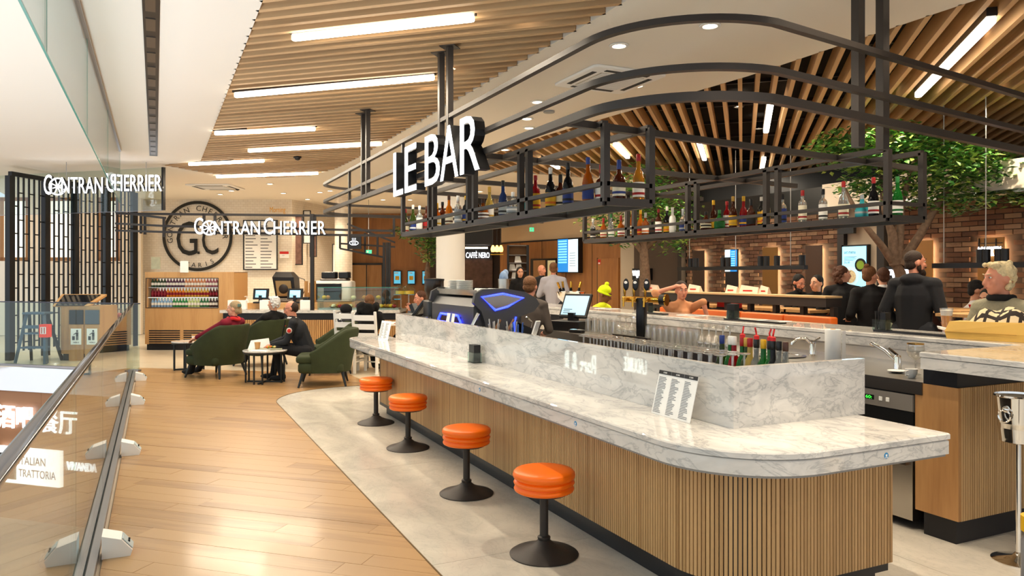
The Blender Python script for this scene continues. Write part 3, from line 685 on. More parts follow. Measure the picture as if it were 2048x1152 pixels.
# ================================================================= BALUSTRADES, SMOKE CURTAINS, VOID SIGNS
alu = mat('anodised_aluminium', '#a9aab0', .35, .9)
t = T('glass_balustrade', 'glass balustrade with dark handrail running beside the oak floor', 'balustrade', (-.33, 0, 0))
ys = [.2, 2.05, 3.9, 5.8, 7.7, 9.6, 11.5, 13.38]
for a, b in zip(ys, ys[1:]): part('glass_pane', MB().box(-.006, .006, a+.006, b-.006, .02, 1.08), M['glass'], t)
part('base_shoe', MB().box(-.045, -.012, -1, 13.38, 0, .045).box(.012, .05, -1, 13.38, 0, .045), alu, t); part('gasket', MB().box(-.012, .012, -1, 13.38, 0, .03), M['black2'], t)
part('handrail', MB().rbox(-.024, .024, -1, 13.4, 1.08, 1.10, .008), mat('polished_dark_rail', '#5a5a60', .12, .9), t, 40)
rz = math.atan2(GW.y, GW.x); p0 = void_edge[0]
t = T('glass_balustrade', 'glass balustrade along the far edge of the void, before the bins', 'balustrade', (p0.x, p0.y, 0), rz)
for k in range(7): part('glass_pane', MB().box(k*1.3+.006, k*1.3+1.294, -.05, -.038, .02, 1.08), M['glass'], t)
part('base_shoe', MB().box(0, 9.1, -.08, -.01, -.01, .03), alu, t); part('handrail', MB().rbox(0, 9.1, -.064, -.024, 1.08, 1.1, .008), mat('polished_dark_rail', '#5a5a60', .12, .9), t, 40)
# wedge-shaped floor units along the shoe
wb = mat('pale_blue_grey', '#c4d3da', .5)
ref = None
for k, (u, v) in enumerate([(207, 1110), (256, 908), (275, 808), (290, 760)]):
    p = P(u, v, Z=0); loc = (-.20, p.y, 0); lb = 'white wedge-shaped floor unit at the glass rail, %s from the viewer' % ORD[k]
    if ref is None:
        ref = T('floor_wedge', lb, 'floor unit', loc, 0, 'white floor units along the glass rail')
        prof = [(-.065, 0), (.075, 0), (.085, .03), (.03, .095), (-.065, .125)]
        part('body', MB().loft([[(x, y, z) for x, z in prof] for y in (-.075, .075)], True, True), mat('off_white_plastic', '#f2eeea', .5), ref)
        part('face_panel', MB().add([(.0845, -.05, .034), (.0845, .05, .034), (.034, .05, .094), (.034, -.05, .094), (.088, -.05, .036), (.088, .05, .036), (.038, .05, .096), (.038, -.05, .096)], [(4, 5, 6, 7), (0, 1, 5, 4), (2, 3, 7, 6), (1, 2, 6, 5), (3, 0, 4, 7)]), wb, ref)
        for y in (-.02, .015): part('slot', MB().box(.062, .072, y, y+.008, .06, .072), M['ink'], ref)
    else: dup(ref, loc, None, lb)

# hanging smoke-curtain glass
t = T('smoke_curtain', 'hanging glass smoke curtain over the void edge beside the white ceiling', 'glass panel', (-.52, 0, 0))
for a, b in ((.6, 2.3), (2.32, 4.6), (4.62, 7.2), (7.22, 10.2), (10.22, 13.6)):
    part('glass_pane', MB().box(-.005, .005, a, b, 2.72, CZ), M['glass2'], t); part('pane_edge', MB().box(-.006, .006, b+.003, b+.013, 2.72, CZ), mat('green_glass_edge', '#3f8f80', .2), t)
part('lower_edge', MB().box(-.006, .006, .6, 13.6, 2.712, 2.72), mat('green_glass_edge', '#3f8f80', .2), t)
part('clamp_rail', MB().box(-.02, .02, .6, 13.6, CZ-.03, CZ), alu, t)
p0 = Vector(pd(326, 14.0)); t = T('smoke_curtain', 'hanging glass smoke curtain across the far side of the void', 'glass panel', (p0.x, p0.y, 0), math.atan2(GW.y, GW.x))
for k in range(6): part('glass_pane', MB().box(k*1.25+.01, k*1.25+1.24, -.005, .005, 2.76, CZ), M['glass2'], t)
part('end_profile', MB().box(-.03, .01, -.03, .03, 2.76, CZ), M['black2'], t); part('lower_edge', MB().box(0, 7.5, -.006, .006, 2.752, 2.76), alu, t)

def lit_word(parent, s, u0, u1, v0, v1, D, y, m, ext=.03, bold=0):
    """lit lettering in the camera-facing frame of parent (origin at column u, depth D)"""
    x0, x1 = fx(u0, D), fx(u1, D); z0, z1 = fz(v1, D), fz(v0, D)
    return part('lettering', move(text_fit(s, x1-x0, z1-z0, ext, bold), x0-parent['ox'], y, z0), m, parent)
def TFs(name, label, cat, u, D, group=None): 
    o = TF(name, label, cat, u, D, 0, group); o['ox'] = fx(u, D); return o
def bakery_sign(name_label, u0, u1, v0, v1, D, slope):
    t = TFs('lit_sign', name_label, 'sign', u0, D); w = u1-u0
    # small capitals with two tall initials; the o is a ring with ears of wheat
    segs = [('G', 0, .068, 1.0), ('O', .073, .143, .80), ('NTRAN', .15, .50, .80), ('C', .53, .60, 1.0), ('HERRIER', .605, 1.0, .80)]
    for s, a, b, h in segs:
        zo = -slope*(a+b)/2*w
        vt, vb = v1-(v1-v0)*h+zo, v1+zo
        if s == 'O':
            cx, cz, r = fx(u0+(a+b)/2*w, D)-t['ox'], fz((vt+vb)/2, D), (fz(vt, D)-fz(vb, D))*.52
            part('emblem_ring', MB().tube([(cx+r*math.cos(k*PI/10), 0, cz+r*math.sin(k*PI/10)) for k in range(20)], .013, 6, True), M['glow'], t)
            for ang in (20, 65, 110, 155): 
                c, s_ = math.cos(math.radians(ang)), math.sin(math.radians(ang)); part('emblem_ear', MB().cyl((cx-r*c, 0, cz-r*s_), (cx+r*c, 0, cz+r*s_), .008, n=6), M['glow'], t)
        else:
            lit_word(t, s, u0+a*w, u0+b*w, vt, vb, D, -.035, M['glow'], .006, 0); lit_word(t, s, u0+a*w, u0+b*w, vt, vb, D, .0, M['black2'], .06, .004)
    return t
bakery_sign('white glowing bakery name letters above the bakery counter', 390, 652, 436, 469, 13.6, 0)
t = bakery_sign('white glowing bakery name letters hanging over the void before the lattice screen', 90, 325, 350, 390, 13.3, .04)
for u in (130, 210, 290): part('hanger', MB().cyl((fx(u, 13.3)-t['ox'], .04, fz(372, 13.3)), (fx(u, 13.3)-t['ox'], .04, CZ), .006, n=6), M['grey'], t)
part('carrier_rail', MB().box(0, fx(325, 13.3)-t['ox'], .035, .05, fz(376, 13.3), fz(373, 13.3)), M['grey'], t)
# rails that carry the bakery sign
t = TFs('sign_gantry', 'thin black metal gantry carrying the bakery sign over its counter', 'gantry', 232, 13.7); D = 13.7
def fb(u0, v0, u1, v1, d0=0, d1=0, w=.04, nm='rail'):
    a = (fx(u0, D+d0)-t['ox'], d0, fz(v0, D+d0)); b = (fx(u1, D+d1)-t['ox'], d1, fz(v1, D+d1)); part(nm, MB().bar(a, b, w), M['black'], t)
fb(232, 427, 790, 433); fb(330, 452, 790, 462); fb(330, 464, 790, 472)
fb(232, 424, 330, 436, 2, 0); fb(232, 447, 330, 452, 2, 0); fb(232, 461, 330, 464, 2, 0); fb(282, 432, 282, 467, 1, 1); fb(290, 432, 290, 469, .9, .9); fb(328, 434, 328, 474)
fb(408, 427, 408, 470); fb(430, 427, 430, 470); fb(788, 433, 788, 472); fb(630, 429, 630, 472)
part('post', MB().box(fx(621, D)-t['ox'], fx(628, D)-t['ox'], -.03, .03, fz(470, D), fz(428, D)) , M['black'], t)
part('post', MB().box(fx(621, D)-t['ox'], fx(628, D)-t['ox'], -.03, .03, .905, fz(470, D)) , M['black'], t)
# signs on the fascia of the lower storey
ln = 11.0
def fas_sign(s, x0, x1, z0, z1, label, bold=0.0):
    w = text_fit(s, x1-x0, z1-z0, .03, bold)
    return solo('lit_sign', w, M['glow'], label, 'sign', tuple(fas.matrix_world@Vector((0, 0, 0)))if False else (fas.location.x+math.cos(vr)*x0+math.sin(vr)*.04, fas.location.y+math.sin(vr)*x0-math.cos(vr)*.04, z0), vr)
def fx_of(u):
    """distance along the fascia of pixel column u"""
    dx, dy, _ = ray(u, 0); d = Vector((dx, dy)); o = Vector((fas.location.x, fas.location.y)); e = -GW
    # solve o+e*s = d*t
    det = e.x*(-d.y)-(-d.x)*e.y; s = ((-o.x)*(-d.y)-(-d.x)*(-o.y))/det; q = o+e*s
    return s, q.x*SN+q.y*CS
def fzz(u, v): s, D = fx_of(u); return fz(v, D)
fas_sign('酒吧', fx_of(0)[0], fx_of(70)[0], fzz(35, 856), fzz(35, 810), 'white glowing Chinese characters for bar on the walnut fascia', .003)
fas_sign('餐厅', fx_of(85)[0], fx_of(158)[0], fzz(120, 866), fzz(120, 818), 'white glowing Chinese characters for restaurant on the walnut fascia', .003)
s0, s1 = fx_of(2)[0], fx_of(128)[0]; z0, z1 = fzz(60, 966), fzz(60, 895)
t = T('lit_sign', 'white lit box sign with black trattoria lettering on the walnut fascia', 'sign', (fas.location.x+math.cos(vr)*s0+math.sin(vr)*.08, fas.location.y+math.sin(vr)*s0-math.cos(vr)*.08, 0), vr)
wd = s1-s0; part('light_box', MB().box(0, wd, 0, .07, z0, z1), mat('lit_box_face', '#ffffff', .5, emit=3), t)
part('logo_block', MB().box(wd*.02, wd*.32, -.004, 0, z0+.06, z1-.1), M['ink'], t); part('logo_mark', move(text_fit('M', wd*.18, .2, .003), wd*.08, -.006, (z0+z1)/2-.1), M['paper'], t)
part('lettering', move(text_fit('ITALIAN', wd*.42, (z1-z0)*.22, .003), wd*.36, -.004, z0+(z1-z0)*.55), M['ink'], t); part('lettering', move(text_fit('TRATTORIA', wd*.58, (z1-z0)*.22, .003), wd*.36, -.004, z0+(z1-z0)*.2), M['ink'], t)
fas_sign('VIVANDA', fx_of(138)[0], fx_of(197)[0], fzz(165, 941), fzz(165, 924), 'small thin glowing shop lettering right of the white box sign')

hot = mat('lit_bright_letter', '#f6f4ee', .5, emit=8)
def opp_sign(word, u0, u1, v0, v1, label):
    def q(u, v):
        dx, dy, dz = ray(u, v); tt = (2*2.51+4.93)/dx; return tt*dy, CAMZ+tt*dz
    (ya, za), (yb_, zb_) = q(u0, v1), q(u1, v0); y0_, y1_ = min(ya, yb_), max(ya, yb_)
    solo('lit_sign', text_fit(word, y1_-y0_, abs(zb_-za), .03), hot, label, 'sign', (-4.93-.02, y0_, min(za, zb_)), PI/2)
opp_sign('LADURÉE', 1246, 1291, 712, 741, 'glowing capital shop letters mirrored in the marble above the menu card'); opp_sign('Bars & Rest', 1107, 1190, 711, 742, 'glowing Bars and Restaurants lettering mirrored in the middle of the marble upstand')

# ================================================================= BAKERY SIDE
def flat(t, name, u0, u1, v0, v1, D, y=0, th=.02, m=None, ox=None):
    ox = t['ox'] if ox is None else ox
    return part(name, MB().box(fx(u0, D)-ox, fx(u1, D)-ox, y, y+th, fz(v1, D), fz(v0, D)), m, t)
# round logo on the tiled wall
D = 19.95; t = TFs('wall_logo', 'large round black bakery monogram painted on the cream tiled wall', 'logo', 395, D); cx, cz = 0, fz(472, D); R = 68/FPX*D
inkm = mat('black_wall_paint', '#26241f', .7)
lim = fz(402, D)-cz
part('ring', MB().ribbon([(0, 0, 0), (0, 0, 0)], .01, .01) if False else MB().loft([[(cx+r*math.cos(a), y, cz+min(r*math.sin(a), lim)) for r, y in ((R-.05, 0), (R+.03, 0), (R+.03, -.006), (R-.05, -.006))] for a in [k*2*PI/64 for k in range(65)]]), inkm, t)
part('monogram', move(text_fit('G', fx(395, D)-fx(353, D), fz(442, D)-fz(510, D), .006), fx(353, D)-t['ox'], -.003, fz(511, D)), inkm, t)
part('monogram', move(text_fit('C', fx(437, D)-fx(404, D), fz(448, D)-fz(508, D), .006), fx(404, D)-t['ox'], -.003, fz(509, D)), inkm, t)
part('monogram_dot', MB().box(-.0, .06, -.006, 0, fz(508, D), fz(503, D)), inkm, t)
def ringtext(s, a0, a1, rr, h, flip=False):
    for k, ch in enumerate(s):
        if ch == ' ': continue
        a = math.radians(a0+(a1-a0)*k/(len(s)-1)); mbx = text(ch, h, .006)
        rot = a-PI/2 if not flip else a+PI/2
        z = cz+rr*math.sin(a)
        if z > fz(408, D): z = fz(408, D)
        part('ring_letter', mbx.xf(Matrix.Translation((cx+rr*math.cos(a), -.003, z))@Matrix.Rotation(-rot, 4, 'Y')), inkm, t)
ringtext('GONTRAN CHERRIER', 190, -2, R*.74, .20); ringtext('PARIS', 250, 300, R*.92, .17, True)
def framed(label, cat, u0, u1, v0, v1, D, panel, fm=None, lines=0, cols=1, name='wall_board', b=.03):
    t = TFs(name, label, cat, (u0+u1)/2, D)
    flat(t, 'panel', u0, u1, v0, v1, D, -.02, .02, panel)
    x0, x1, z0, z1 = fx(u0, D)-t['ox'], fx(u1, D)-t['ox'], fz(v1, D), fz(v0, D)
    if fm:
        for a in ((x0, x1, z0, z0+b), (x0, x1, z1-b, z1), (x0, x0+b, z0, z1), (x1-b, x1, z0, z1)): part('border', MB().box(a[0], a[1], -.04, -.0, a[2], a[3]), fm, t)
    if lines: part('print_lines', text_lines(x0+b*2, x1-b*2, z0+b*2, z1-b*3, lines, -.021, .3, lines, cols), mat('grey_print', '#77777a', .8), t)
    return t
framed('large white framed menu board on the bakery wall', 'menu board', 487, 556, 440, 540, 19.9, M['paper'], M['ink'], 14, 2)
t = framed('small red and white notice beside the menu board', 'notice', 560, 578, 503, 516, 19.9, M['paper'], None, 3); flat(t, 'red_band', 560, 578, 503, 508, 19.9, -.025, .005, mat('red_print', '#c8281e', .6))
framed('small framed green print above the drinks cooler', 'picture', 303, 321, 514, 538, 19.4, mat('pale_green_print', '#c9cfb8', .7, var=.3, bscale=9), None, 0)
cof = mat('brown_photo_print', '#7a5a50', .6, var=.6, bscale=12)
framed('tall framed photograph of pastries beside the bakery corner', 'picture', 587, 606, 431, 530, 20.2, cof, M['ink'], b=.025)
framed('narrow framed photograph high on the bakery side wall', 'picture', 607, 622, 421, 487, 20.6, M['paper'], M['ink'], b=.02)
framed('narrow brown framed photograph behind the black post', 'picture', 620, 634, 470, 514, 20.8, cof, M['ink'], b=.02)
framed('tall white framed board on the far tiled pillar', 'board', 665, 677, 488, 563, 19.5, M['paper'], M['ink'], b=.02)
t = TFs('wall_script', 'yellow handwritten Morning lettering on the bakery wall', 'lettering', 555, 19.9); lit_word(t, 'Morning', 540, 571, 414, 428, 19.9, -.01, mat('yellow_script', '#e0a21c', .6), .005)
framed('white paper sheet standing on the drinks cooler', 'paper', 361, 377, 522, 545, 15.5, M['paper'], None)
# pillar clad in glossy tile
p = P(687, VH, D=19); struct('column_tiled', MB().lathe([(.22, 0), (.22, CZ)], 20, cap=False), creamtile, smooth=40, loc=(p.x, p.y, 0))

# ---- drinks cooler
D = 15.5; t = TFs('drinks_cooler', 'oak drinks cooler with lit open shelves of bottled drinks', 'cooler', 368, D); ox = t['ox']
x0, x1, z1 = fx(290, D)-ox, fx(468, D)-ox, fz(544, D)
wx0, wx1, wz0, wz1 = fx(293, D)-ox, fx(436, D)-ox, fz(615, D), fz(557, D)
oak = M['oak']
for a in ((x0, wx0, .12, z1), (wx1, x1, .12, z1), (wx0, wx1, .12, wz0), (wx0, wx1, wz1, z1)): part('front_panel', MB().box(a[0], a[1], 0, .03, a[2], a[3]), oak, t)
part('side_panel', MB().box(x0, x0+.02, .03, .8, .12, z1), oak, t); part('side_panel', MB().box(x1-.02, x1, .03, .8, .12, z1), oak, t); part('top_panel', MB().box(x0, x1, .03, .8, z1-.02, z1), oak, t)
part('kick_plate', MB().box(x0+.02, x1-.02, .04, .78, 0, .12), M['kick'], t)
part('inner_lining', MB().box(wx0, wx1, .5, .52, wz0, wz1), mat('lit_cooler_back', '#f3e4cc', .5, emit=.7), t)
zs = [wz0+.005, wz0+(wz1-wz0)*.36, wz0+(wz1-wz0)*.70]
for z in zs: part('shelf', MB().box(wx0, wx1, .05, .5, z-.012, z), M['steel'], t); part('shelf_light', MB().box(wx0, wx1, .06, .075, z+(zs[1]-zs[0])-.016, z+(zs[1]-zs[0])-.013), mat('lit_shelf_led', '#fff6e8', .5, emit=4), t)
b = .012
for a in ((wx0-b, wx1+b, wz0-b, wz0), (wx0-b, wx1+b, wz1, wz1+b), (wx0-b, wx0, wz0, wz1), (wx1, wx1+b, wz0, wz1)): part('window_rim', MB().box(a[0], a[1], -.008, .0, a[2], a[3]), M['black2'], t)
for g0, g1 in ((298, 360), (367, 420)):
    for k in range(7): part('vent_slot', MB().box(fx(g0, D)-ox, fx(g1, D)-ox, -.004, .0, fz(688-k*4.4, D)-.012, fz(688-k*4.4, D)+.012), M['kick'], t)
def drink_mesh(c, cap, h=.19, r=.031, gl=.15):
    mb = MB(); mb.lathe([(r*.9, 0), (r, .01), (r, h*.58), (r*.45, h*.78), (r*.4, h*.9)], 10); mb.mi = 1; mb.lathe([(r*.45, h*.9), (r*.45, h)], 10); mb.mi = 2; mb.lathe([(r*1.02, h*.2), (r*1.02, h*.48)], 10, cap=False)
    return mb
rows = [('top', [('dark green', '#2f4a2a', 5), ('purple', '#5a3350', 6), ('peach', '#e79a6b', 7), ('rose', '#b4616d', 4)]),
        ('middle', [('ruby red', '#8a1226', 5), ('orange', '#f08a0c', 6), ('amber', '#e8b23c', 8), ('dark red', '#6b2018', 3)]),
        ('bottom', [('clear blue', '#8fb8dc', 7), ('green', '#1f8a3c', 5), ('pale green', '#c4d68a', 4), ('bottle green', '#1c6b34', 3), ('cola brown', '#2a1410', 3)])]
cpos = TF  # frame of the cooler in world terms
def wpt(th, x, y, z):
    c, s = math.cos(th.rotation_euler[2]), math.sin(th.rotation_euler[2]); return (th.location.x+c*x-s*y, th.location.y+s*x+c*y, th.location.z+z)
for ri, (rn, secs) in enumerate(rows):
    n = sum(k for *_, k in secs); i = 0; z = zs[2-ri]
    for cn, ch, k in secs:
        me = drink_mesh(ch, None, min(.2, (zs[1]-zs[0])-.018)).mesh('drink_bottle', [mat('drink_'+cn.replace(' ', '_'), ch, .2, trans=.25), mat('cap_'+cn.replace(' ', '_'), '#d8d2c8' if ri != 2 else '#2d7a3a', .5), mat('label_'+rn, '#e8e2d6' if ri != 1 else ch, .6)], 50)
        for j in range(k):
            x = wx0+.04+(wx1-wx0-.08)*(i+.5)/n; i += 1
            solo('drink_bottle', me, None, 'small %s drink bottle, %s of its colour on the %s cooler shelf' % (cn, ORD[j], rn), 'bottle', wpt(t, x, .12, z), -YAW, '%s bottles on the %s cooler shelf' % (cn, rn))

# ---- bakery counter
D = 15.2; t = TFs('bakery_counter', 'oak slatted bakery counter with marble top under the bakery sign', 'counter', 600, D); ox = t['ox']
x0, x1 = fx(441, D)-ox, fx(800, D)-ox; zt = fz(620, D)
part('countertop', MB().box(x0, x1, -.05, .9, zt-.06, zt), M['marble'], t); part('dark_band', MB().box(x0+.05, x1, 0, .85, zt-.2, zt-.06), M['kick'], t)
part('body', MB().box(x0+.05, x1, .02, .85, .12, zt-.2), M['oak'], t); part('kick_plate', MB().box(x0+.05, x1, .04, .85, 0, .12), M['kick'], t)
sm = MB().box(-.014, .014, -.012, .012, .12, zt-.2).mesh('tambour_slat', M['oak']); ns = int((x1-x0-.05)/.042)
for k in range(ns): part('tambour_slat', sm, None, t, loc=(x0+.07+k*.042, .01, 0))
part('inner_ledge', MB().box(x0, fx(625, D)-ox, .55, .85, zt, zt+.12), M['oak'], t)
CT = zt
def onc(name, label, cat, u, y=.2, z=None, turn=0, grp=None):
    p = wpt(t0, fx(u, D)-t0['ox'], y, CT if z is None else z); return T(name, label, cat, p, -YAW+turn, grp)
t0 = t
framed('blue and white hearing loop sign on the bakery counter front', 'sign', 571, 583, 637, 655, 15.12, mat('navy_print', '#1c2a66', .6), M['paper'], b=.012)
for k, (u, l) in enumerate(((504, 'between the white boxes'), (575, 'nearer the glass display case'))):
    q = onc('till_screen', 'small black bakery till with lit blue screen, ' + l, 'till', u, .5, CT+.12, 0, 'bakery tills'); Rt = Matrix.Rotation(math.radians(-12), 4, 'X')
    part('base', MB().box(-.12, .12, -.1, .1, 0, .03), M['black2'], q); part('neck', MB().box(-.03, .03, -.02, .03, .03, .16), M['black2'], q)
    part('housing', MB().box(-.16, .16, -.01, .03, .08, .31).xf(Rt), M['black2'], q); part('screen', MB().box(-.11, .11, -.014, -.011, .12, .27).xf(Rt), M['screen'], q)
    part('text_lines', text_lines(-.1, .06, .14, .2, 3, -.0145, .3, 2).xf(Rt), M['ink'], q); part('printer', MB().rbox(.19, .32, -.08, .08, 0, .13, .02), M['black2'], q)
for k, (u, w, l) in enumerate(((466, .19, 'at the cooler end of the counter'), (522, .1, 'between the two tills'), (606, .12, 'beside the black post'))):
    q = onc('white_holder', 'white upright holder ' + l, 'holder', u, .25, None, 0, 'white holders on the bakery counter')
    part('body', MB().rbox(-w, w, -.05, .05, 0, .19, .015), M['paper'], q); part('card', MB().box(-w*.8, w*.8, -.056, -.052, .03, .17), M['white'], q)
q = onc('pump_bottle', 'white pump bottle by the drinks cooler', 'bottle', 473, .6, CT+.0); part('body', MB().lathe([(.035, 0), (.04, .02), (.04, .16), (.02, .19), (.015, .21)], 14), M['paper'], q, 40); part('pump', MB().cyl((0, 0, .2), (0, 0, .26), .008).cyl((0, 0, .26), (-.05, 0, .25), .008), M['paper'], q)
# orange press with steel hopper
q = onc('juice_press', 'steel and smoked orange-juice press behind the tills', 'juicer', 520, 1.8, .9, 0); q.location.z = 0
part('stand', MB().rbox(-.3, .25, -.25, .25, 0, 1.0, .04), M['darksteel'], q)
part('hopper', MB().loft([[(-.18, -.2, 1.02), (.26, -.2, 1.02), (.26, .2, 1.02), (-.18, .2, 1.02)], [(-.26, -.22, 1.5), (.22, -.22, 1.5), (.22, .22, 1.5), (-.26, .22, 1.5)], [(-.2, -.15, 1.62), (.12, -.15, 1.62), (.12, .15, 1.62), (-.2, .15, 1.62)]], True, True), M['black2'], q)
part('window', MB().loft([[(-.14, -.24, 1.08), (.2, -.24, 1.08), (.16, -.25, 1.42), (-.18, -.25, 1.42)], [(-.14, -.215, 1.08), (.2, -.215, 1.08), (.16, -.225, 1.42), (-.18, -.225, 1.42)]], True, True), mat('amber_metal', '#b09060', .3, .8), q); part('drum', MB().ell((0, -.24, 1.24), (.11, .03, .11)), M['black'], q, 60)
part('hose', MB().tube([(.25, 0, 1.5), (.4, 0, 1.45), (.46, 0, 1.3), (.36, 0, 1.1)], .012), M['darksteel'], q)
# espresso machine and cup towers
q = onc('espresso_machine', 'white and black espresso machine at the back of the bakery', 'coffee machine', 632, 1.6); q.location.z = 0
part('base_cabinet', MB().box(-.5, .5, -.2, .4, 0, .95), M['oak'], q); part('body', MB().rbox(-.42, .42, -.2, .3, .95, 1.42, .08), M['white'], q, 40); part('black_panel', MB().rbox(-.38, .2, -.23, -.2, 1.0, 1.36, .01), M['black2'], q)
part('cup_tray', MB().rbox(-.3, .3, -.15, .25, 1.42, 1.47, .03), M['darksteel'], q); part('hopper', MB().rbox(-.28, .05, -.1, .15, 1.47, 1.62, .04), M['black2'], q); part('hopper', MB().rbox(.1, .34, -.1, .15, 1.47, 1.62, .04), M['black2'], q)
tan = mat('kraft_paper', '#c99a62', .7); cup = MB().lathe([(.028, 0), (.04, .09), (.042, .095)], 12).mesh('paper_cup', tan, 40)
for k, (u, n) in enumerate(((592, 12), (596, 5), (602, 11), (609, 12))):
    for j in range(n):
        p = wpt(t0, fx(u, D)-t0['ox'], .75, CT+.1+.035*j); solo('paper_cup', cup, None, 'kraft paper cup, %s from the bottom of the %s bakery cup tower' % (ORD[j], ('leftmost', 'shortest', 'third', 'rightmost')[k]), 'cup', p, 0, 'paper cups in tower %s' % ORD[k])
solo('cup_riser', MB().box(fx(586, D)-fx(600, D), fx(616, D)-fx(600, D), -.1, .1, 0, .1), M['black2'], 'black riser under the paper cup towers', 'stand', wpt(t0, fx(600, D)-t0['ox'], .75, CT), -YAW)
# glass display case with pastries
q = onc('display_case', 'glass pastry display case on the bakery counter', 'display case', 712, .3); cx0, cx1 = fx(632, D)-fx(712, D), fx(795, D)-fx(712, D)
part('front_pane', MB().box(cx0, cx1, -.2, -.192, 0, .45), M['glass'], q); part('top_pane', MB().box(cx0, cx1, -.2, .3, .45, .458), M['glass'], q); part('end_pane', MB().box(cx0, cx0+.008, -.19, .3, 0, .45), M['glass'], q)
part('glass_shelf', MB().box(cx0+.01, cx1, -.1, .28, .2, .208), M['glass'], q); part('tray', MB().box(cx0+.02, cx1, -.15, .28, 0, .03), M['steel'], q); part('edge', MB().box(cx0, cx1, -.205, -.19, .45, .462), mat('green_glass_edge', '#3f8f80', .2), q)
pst = [mat('golden_crust', '#d08a35', .6, var=.3, bscale=30), mat('cream_icing', '#f0dfb8', .5), mat('yellow_custard', '#e8b828', .5), mat('berry_glaze', '#a0252c', .3)]
rr = random.Random(5)
for k in range(22):
    u = 640+k*6.9; lvl = rr.choice((.03, .03, .208)); m = rr.choice(pst); mb = MB().ell((0, 0, .04), (.055, .04, .04), 10, 6)
    solo('pastry', mb, m, 'small %s pastry in the glass display case, %s from the black post' % ({0: 'golden', 1: 'cream', 2: 'yellow', 3: 'berry'}[pst.index(m)], ORD[k]), 'pastry', wpt(t0, fx(u, D)-t0['ox'], rr.uniform(.2, .4), CT+lvl), rr.random()*3, 'pastries in the display case', 60)
for k, u in enumerate((796, 812)):
    q = onc('cake_dome', 'clear domed cake stand at the end of the display case, ' + ('first' if k == 0 else 'second'), 'cake stand', u, .4, CT, 0, 'domed cake stands'); part('plate', MB().lathe([(.16, .30), (.16, .31)], 20), M['glass'], q); part('foot', MB().lathe([(.07, 0), (.015, .03), (.015, .30)], 14), M['wglass'], q)
    part('dome', MB().lathe([(.14, .31), (.14, .4), (.1, .47), (.03, .5), (.02, .53)], 20), M['glass'], q, 50); part('cake', MB().lathe([(.11, .312), (.11, .38)], 20), pst[2], q)
# ---- central far wall: doors, poster screens, arrow sign, ironwork
t = TFs('double_door', 'pair of tall oak doors in the far wood wall', 'door', 732, 24.4)
flat(t, 'door_leaf', 703, 733, 530, 640, 24.4, -.04, .03, M['oakh']); flat(t, 'door_leaf', 734.5, 764, 530, 640, 24.4, -.04, .03, M['oakh'])
for a in ((700, 703, 526, 640), (733, 734.5, 526, 640), (764, 767, 526, 640), (700, 767, 526, 530)): flat(t, 'door_frame', *a, 24.4, -.07, .06, M['kick'])
for k, u in enumerate((787, 815, 844)):
    t = TFs('poster_screen', 'small upright lit menu screen on the far wood wall, %s of three' % ORD[k], 'screen', u+8, 24.4, 'poster screens on the far wall')
    flat(t, 'bezel', u, u+16, 541, 570, 24.4, -.05, .05, M['black2']); flat(t, 'display', u+1.5, u+14.5, 543, 567, 24.4, -.055, .004, mat('lit_teal_poster', '#4fa6c4', .4, emit=1.2, var=.5, bscale=5)); flat(t, 'picture', u+4, u+12, 552, 560, 24.4, -.058, .003, pst[2]); flat(t, 'caption', u+3, u+10, 545, 547, 24.4, -.058, .003, M['paper'])
D = 16; t = TFs('croissant_sign', 'square black hanging sign with a white croissant outline', 'sign', 708, D); flat(t, 'board', 695, 722, 472, 498, D, 0, .05, M['black2'])
cxx, czz = 0, fz(487, D); s = 9/FPX*D
part('croissant_outline', MB().tube([(cxx+s*math.cos(a), -.01, czz+.6*s*math.sin(a)) for a in [PI*k/12 for k in range(13)]]+[(cxx-s*.5, -.01, czz-.03), (cxx+s*.5, -.01, czz-.03)], .005, 5, True), M['glow'], t)
for dx in (-.3, 0, .3): part('croissant_line', MB().cyl((cxx+dx*s, -.01, czz-.02), (cxx+dx*s*1.5, -.01, czz+s*.6), .004), M['glow'], t)
for dx in (-.35, 0, .35): part('steam_line', MB().cyl((cxx+dx*s, -.01, czz+s*.8), (cxx+dx*s, -.01, czz+s*1.2), .004), M['glow'], t)
t = TFs('iron_gantry', 'black iron lattice gantry hanging right of the bakery pillar', 'gantry', 690, 16.5); D = 16.5
for a in ((680, 470, 790, 470), (680, 487, 790, 494), (680, 497, 770, 515), (695, 448, 790, 485), (680, 470, 680, 497), (730, 466, 730, 505), (755, 470, 755, 512), (697, 470, 697, 500)): fb(*a)
for u in (768, 774, 779): fb(u, 485, u, 640, 0, 0, .05, 'post')
t = TFs('exit_sign', 'green exit sign with white figure on the far wall', 'sign', 737, 20); flat(t, 'plate', 731, 743, 500, 507, 20, 0, .03, mat('lit_exit_green', '#3fbf8a', .5, emit=1.5)); flat(t, 'arrow', 734, 737, 502, 505, 20, -.004, .003, M['paper']); flat(t, 'hanger', 736.5, 737.5, 399.3, 500, 20, .01, .01, M['grey'])
t = TFs('exit_sign', 'green exit sign high on the beige wall by the coffee shop', 'sign', 1064, 18); flat(t, 'plate', 1059, 1068, 455, 463, 18, 0, .03, mat('lit_exit_green', '#3fbf8a', .5, emit=1.5)); flat(t, 'arrow', 1062, 1064, 457, 461, 18, -.004, .003, M['paper']); flat(t, 'hanger', 1063, 1064, 382.6, 455, 18, .01, .01, M['grey'])
